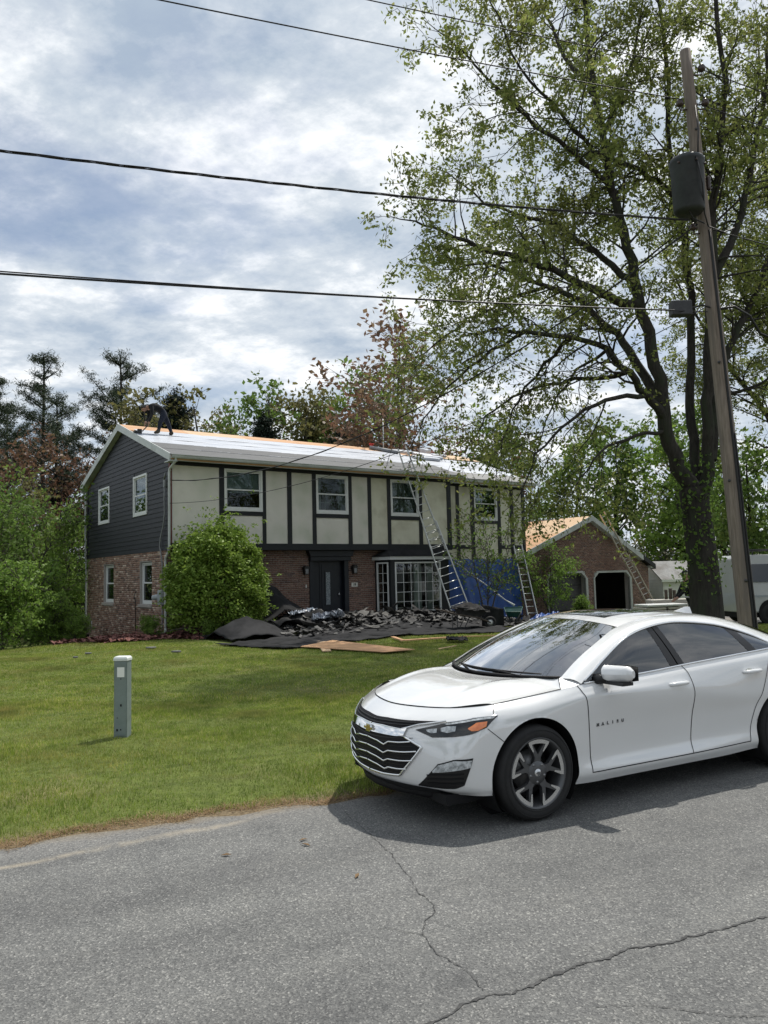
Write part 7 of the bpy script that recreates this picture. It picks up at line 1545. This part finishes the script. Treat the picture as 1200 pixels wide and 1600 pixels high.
# ------------------------------------------------------------ van, shed, stacks in the yard
vx, vy = 14.75, 27.2; van = thing('van', 'white work van parked behind the pole with a roof rack', 'van', (vx, vy, gz(vx, vy)-.02), R(6))
sec = [(-3.0, .55), (-3.0, 1.9), (-2.85, 2.25), (2.1, 2.25), (2.5, 1.75), (3.1, 1.25), (3.15, .45), (-2.9, .42)]
m = MB(); P = []
for y, ins in ((-.95, .0), (-1.0, .0), (1.0, .0)): pass
bo = [(-3.0, .40), (-3.05, 1.05), (-3.0, 1.62), (-2.92, 2.22), (-2.75, 2.34), (1.75, 2.34), (2.05, 2.22), (2.75, 1.42), (3.25, 1.22), (3.32, .80), (3.25, .40)]
L0 = [(x, -.98 if z < 1.6 else -.98+(z-1.6)*.22, z) for x, z in bo]; R0 = [(x, -y, z) for x, y, z in L0]; k = len(bo); m.add(L0+R0, [tuple(range(k)), tuple(reversed(range(k, 2*k)))]+[(i, (i+1) % k, (i+1) % k+k, i+k) for i in range(k)]); m.build('body', 'van_paint', van, bevel=.05)
for x0, x1 in ((-2.75, -1.35), (-1.25, .1), (.2, 1.25)):
    m = MB(); m.add([(x0, -.992, 1.42), (x1, -.992, 1.42), (x1-.03, -.905, 2.02), (x0+.03, -.905, 2.02)], [(0, 1, 2, 3)]); m.build('window', 'van_glass', van, norm=False)
m = MB(); m.add([(2.72, -.86, 1.46), (2.72, .86, 1.46), (2.12, .78, 2.16), (2.12, -.78, 2.16)], [(0, 1, 2, 3)]); [v for v in m.v]; m.v = [(x+.04, y, z+.035) for x, y, z in m.v]; m.build('windscreen', 'van_glass', van, norm=False)
for x in (-1.3, .15, 1.35): MB().box(x-.006, x+.006, -.986, -.978, .5, 1.40).build('door_seam', 'gap', van)
MB().box(-2.95, 2.9, -.995, -.975, .92, .98).build('side_strip', 'meter', van); MB().box(-.2, .0, -1.01, -.975, 1.16, 1.20).build('handle', 'gap', van); MB().box(-3.0, 3.1, -.9, .9, .24, .42).build('underside', 'car_matte', van)
for x in (-2.0, 2.2):
    for y in (-.88, .88):
        w = part('wheel', van); w.location = (x, y, .35); MB().lathe([(.20, -.11), (.33, -.11), (.36, -.07), (.36, .07), (.33, .11), (.20, .11)], 28, axis='y').build('tyre', 'rubber', w); MB().lathe([(0, -.06), (.12, -.08), (.2, -.10), (.2, .10), (.12, .08), (0, .06)], 20, axis='y').build('rim', 'disc', w)
        MB().lathe([(.0, 0), (.43, 0)], 24, axis='y', c=(x, -.985 if y < 0 else .985, .40)).build('wheel_arch', 'car_matte', van)
for y in (-.75, .75): m = MB(); m.tube([(-2.5, y, 2.50), (1.6, y, 2.50)], .025, 6); m.build('rack_rail', 'steel_dark', van)
for x in np.linspace(-2.4, 1.5, 6): m = MB(); m.tube([(x, -.78, 2.30), (x, -.75, 2.50), (x, .75, 2.50), (x, .78, 2.30)], .022, 6); m.build('rack_bar', 'steel_dark', van)
sx, sy = 16.3, 43.5; sz = gz(sx, sy); shed = thing('shed', 'small white clapboard shed with grey shingle roof right of the garage', 'shed', (sx, sy, sz), R(14))
m = MB(); m.box(-1.7, 2.3, -1.3, 1.3, -.6, 1.78); m.prism([(-1.3, 1.78), (1.3, 1.78), (0, 2.62)], -1.7, 2.3, 'x'); m.build('wall', 'white_siding', shed)
for z in np.arange(.0, 1.75, .15): m = MB(); m.add([(-1.72, -1.335, z), (2.32, -1.335, z), (2.32, -1.305, z+.15), (-1.72, -1.305, z+.15), (-1.735, -1.3, z), (-1.735, 1.3, z), (-1.705, 1.3, z+.15), (-1.705, -1.3, z+.15)], [(0, 1, 2, 3), (4, 5, 6, 7)]); tag(m.build('clapboard', 'white_siding', shed, norm=False))
for s in (-1, 1): m = MB(); m.add([(-1.9, s*1.5, 1.68), (2.5, s*1.5, 1.68), (2.5, 0, 2.70), (-1.9, 0, 2.70), (-1.9, s*1.5, 1.62), (2.5, s*1.5, 1.62), (2.5, 0, 2.62), (-1.9, 0, 2.62)], [(0, 1, 2, 3), (4, 5, 6, 7), (0, 1, 5, 4), (0, 3, 7, 4), (1, 2, 6, 5)]); m.build('roof', 'shed_roof', shed)
MB().box(-1.92, 2.52, -1.53, -1.49, 1.56, 1.70).build('fascia', 'white_siding', shed)
bx0, by0 = 10.7, 30.3; bz0 = gz(bx0, by0)
m = MB()
for k in range(3): m.box(-.9, .9, -.5+.45*k, -.4+.45*k, 0, .1)
for k in range(7): m.box(-.9+.27*k, -.72+.27*k, -.52, .52, .1, .125)
tag(m.build('pallet', 'lumber', loc=(bx0, by0, bz0), rz=R(12)), 'wooden pallet under the bundles right of the garage', 'pallet')
for lay in range(7):
    for k in range(2):
        m = MB(); m.box(-.43, .43, -.48, .48, 0, .085); o = m.build('roof_bundle', 'white_trim' if lay > 5 else 'lumber', loc=(bx0-.45+.9*k+random.uniform(-.03, .03), by0+.19*(k-.5)+random.uniform(-.03, .03), bz0+.13+lay*.115), rz=R(12)+random.uniform(-.05, .05), bevel=.02); tag(o, '%s wrapped bundle in the %s layer of the pallet stack by the garage' % (('left', 'right')[k], ('lowest', 'second lowest', 'third', 'middle', 'fifth', 'second highest', 'top')[lay]), 'bundle', 'bundles stacked on the pallet')
for k, (dx, h, s) in enumerate(((.25, .42, .07), (.45, .48, .08), (.62, .40, .07))):
    m = MB(); m.lathe([(0, 0), (s, 0), (s*.95, h*.6), (s*1.05, h), (0, h)], 12); tag(m.build('log', 'wood_dark', loc=(12.2+dx, 34.5, gz(12.2, 34.5)+.9)), ['left', 'tallest', 'right'][k]+' upright log on the wood pile before the shed', 'log')
m = MB(); m.box(-.9, 1.3, -.3, .3, 0, .9); tag(m.build('wood_pile', 'lumber', loc=(12.5, 34.5, gz(12.2, 34.5)), rz=.2, bevel=.03), 'low stack of boards before the shed', 'wood pile')
slabq('barrier_board', 'yellow board lying behind the car near the pole', [(9.5, 18.7), (10.6, 19.0), (10.55, 19.3), (9.45, 19.0)], .03, .18, 'yellow', 'board')
# little shingled roof down the left slope
dx, dy = -12.05, 30.3; dz = gz(dx, dy); dh = thing('playhouse', 'little dark playhouse with shingled roof and white gable ornament down the slope', 'playhouse', (dx, dy, dz), R(20))
top = .40-dz
m = MB(); m.box(-.55, .42, -.42, .42, 0, top-.55); m.prism([(-.42, top-.55), (.42, top-.55), (0, top-.08)], -.55, .42, 'x'); m.build('wall', 'wood_black', dh)
for s in (-1, 1):
    for k in range(7):
        f0, f1 = k/7, (k+1)/7+.03; m = MB(); y0, y1 = s*.56*(1-f0), s*.56*(1-min(f1, 1)); z0, z1 = top-.62+.62*f0, top-.62+.62*min(f1, 1); m.add([(-.72, y0, z0+.02), (.50, y0, z0+.02), (.50, y1, z1), (-.72, y1, z1), (-.72, y0, z0), (.50, y0, z0)], [(0, 1, 2, 3), (4, 5, 1, 0)]); m.build('roof_board', 'wood_dark', dh, norm=False)
m = MB()
for s in (-1, 1): m.bar((.515, s*.20, top-.36), (.515, 0, top-.12), .02, .035); m.bar((.515, s*.02, top-.32), (.515, s*.16, top-.36), .02, .03)
m.build('gable_ornament', 'vinyl', dh)
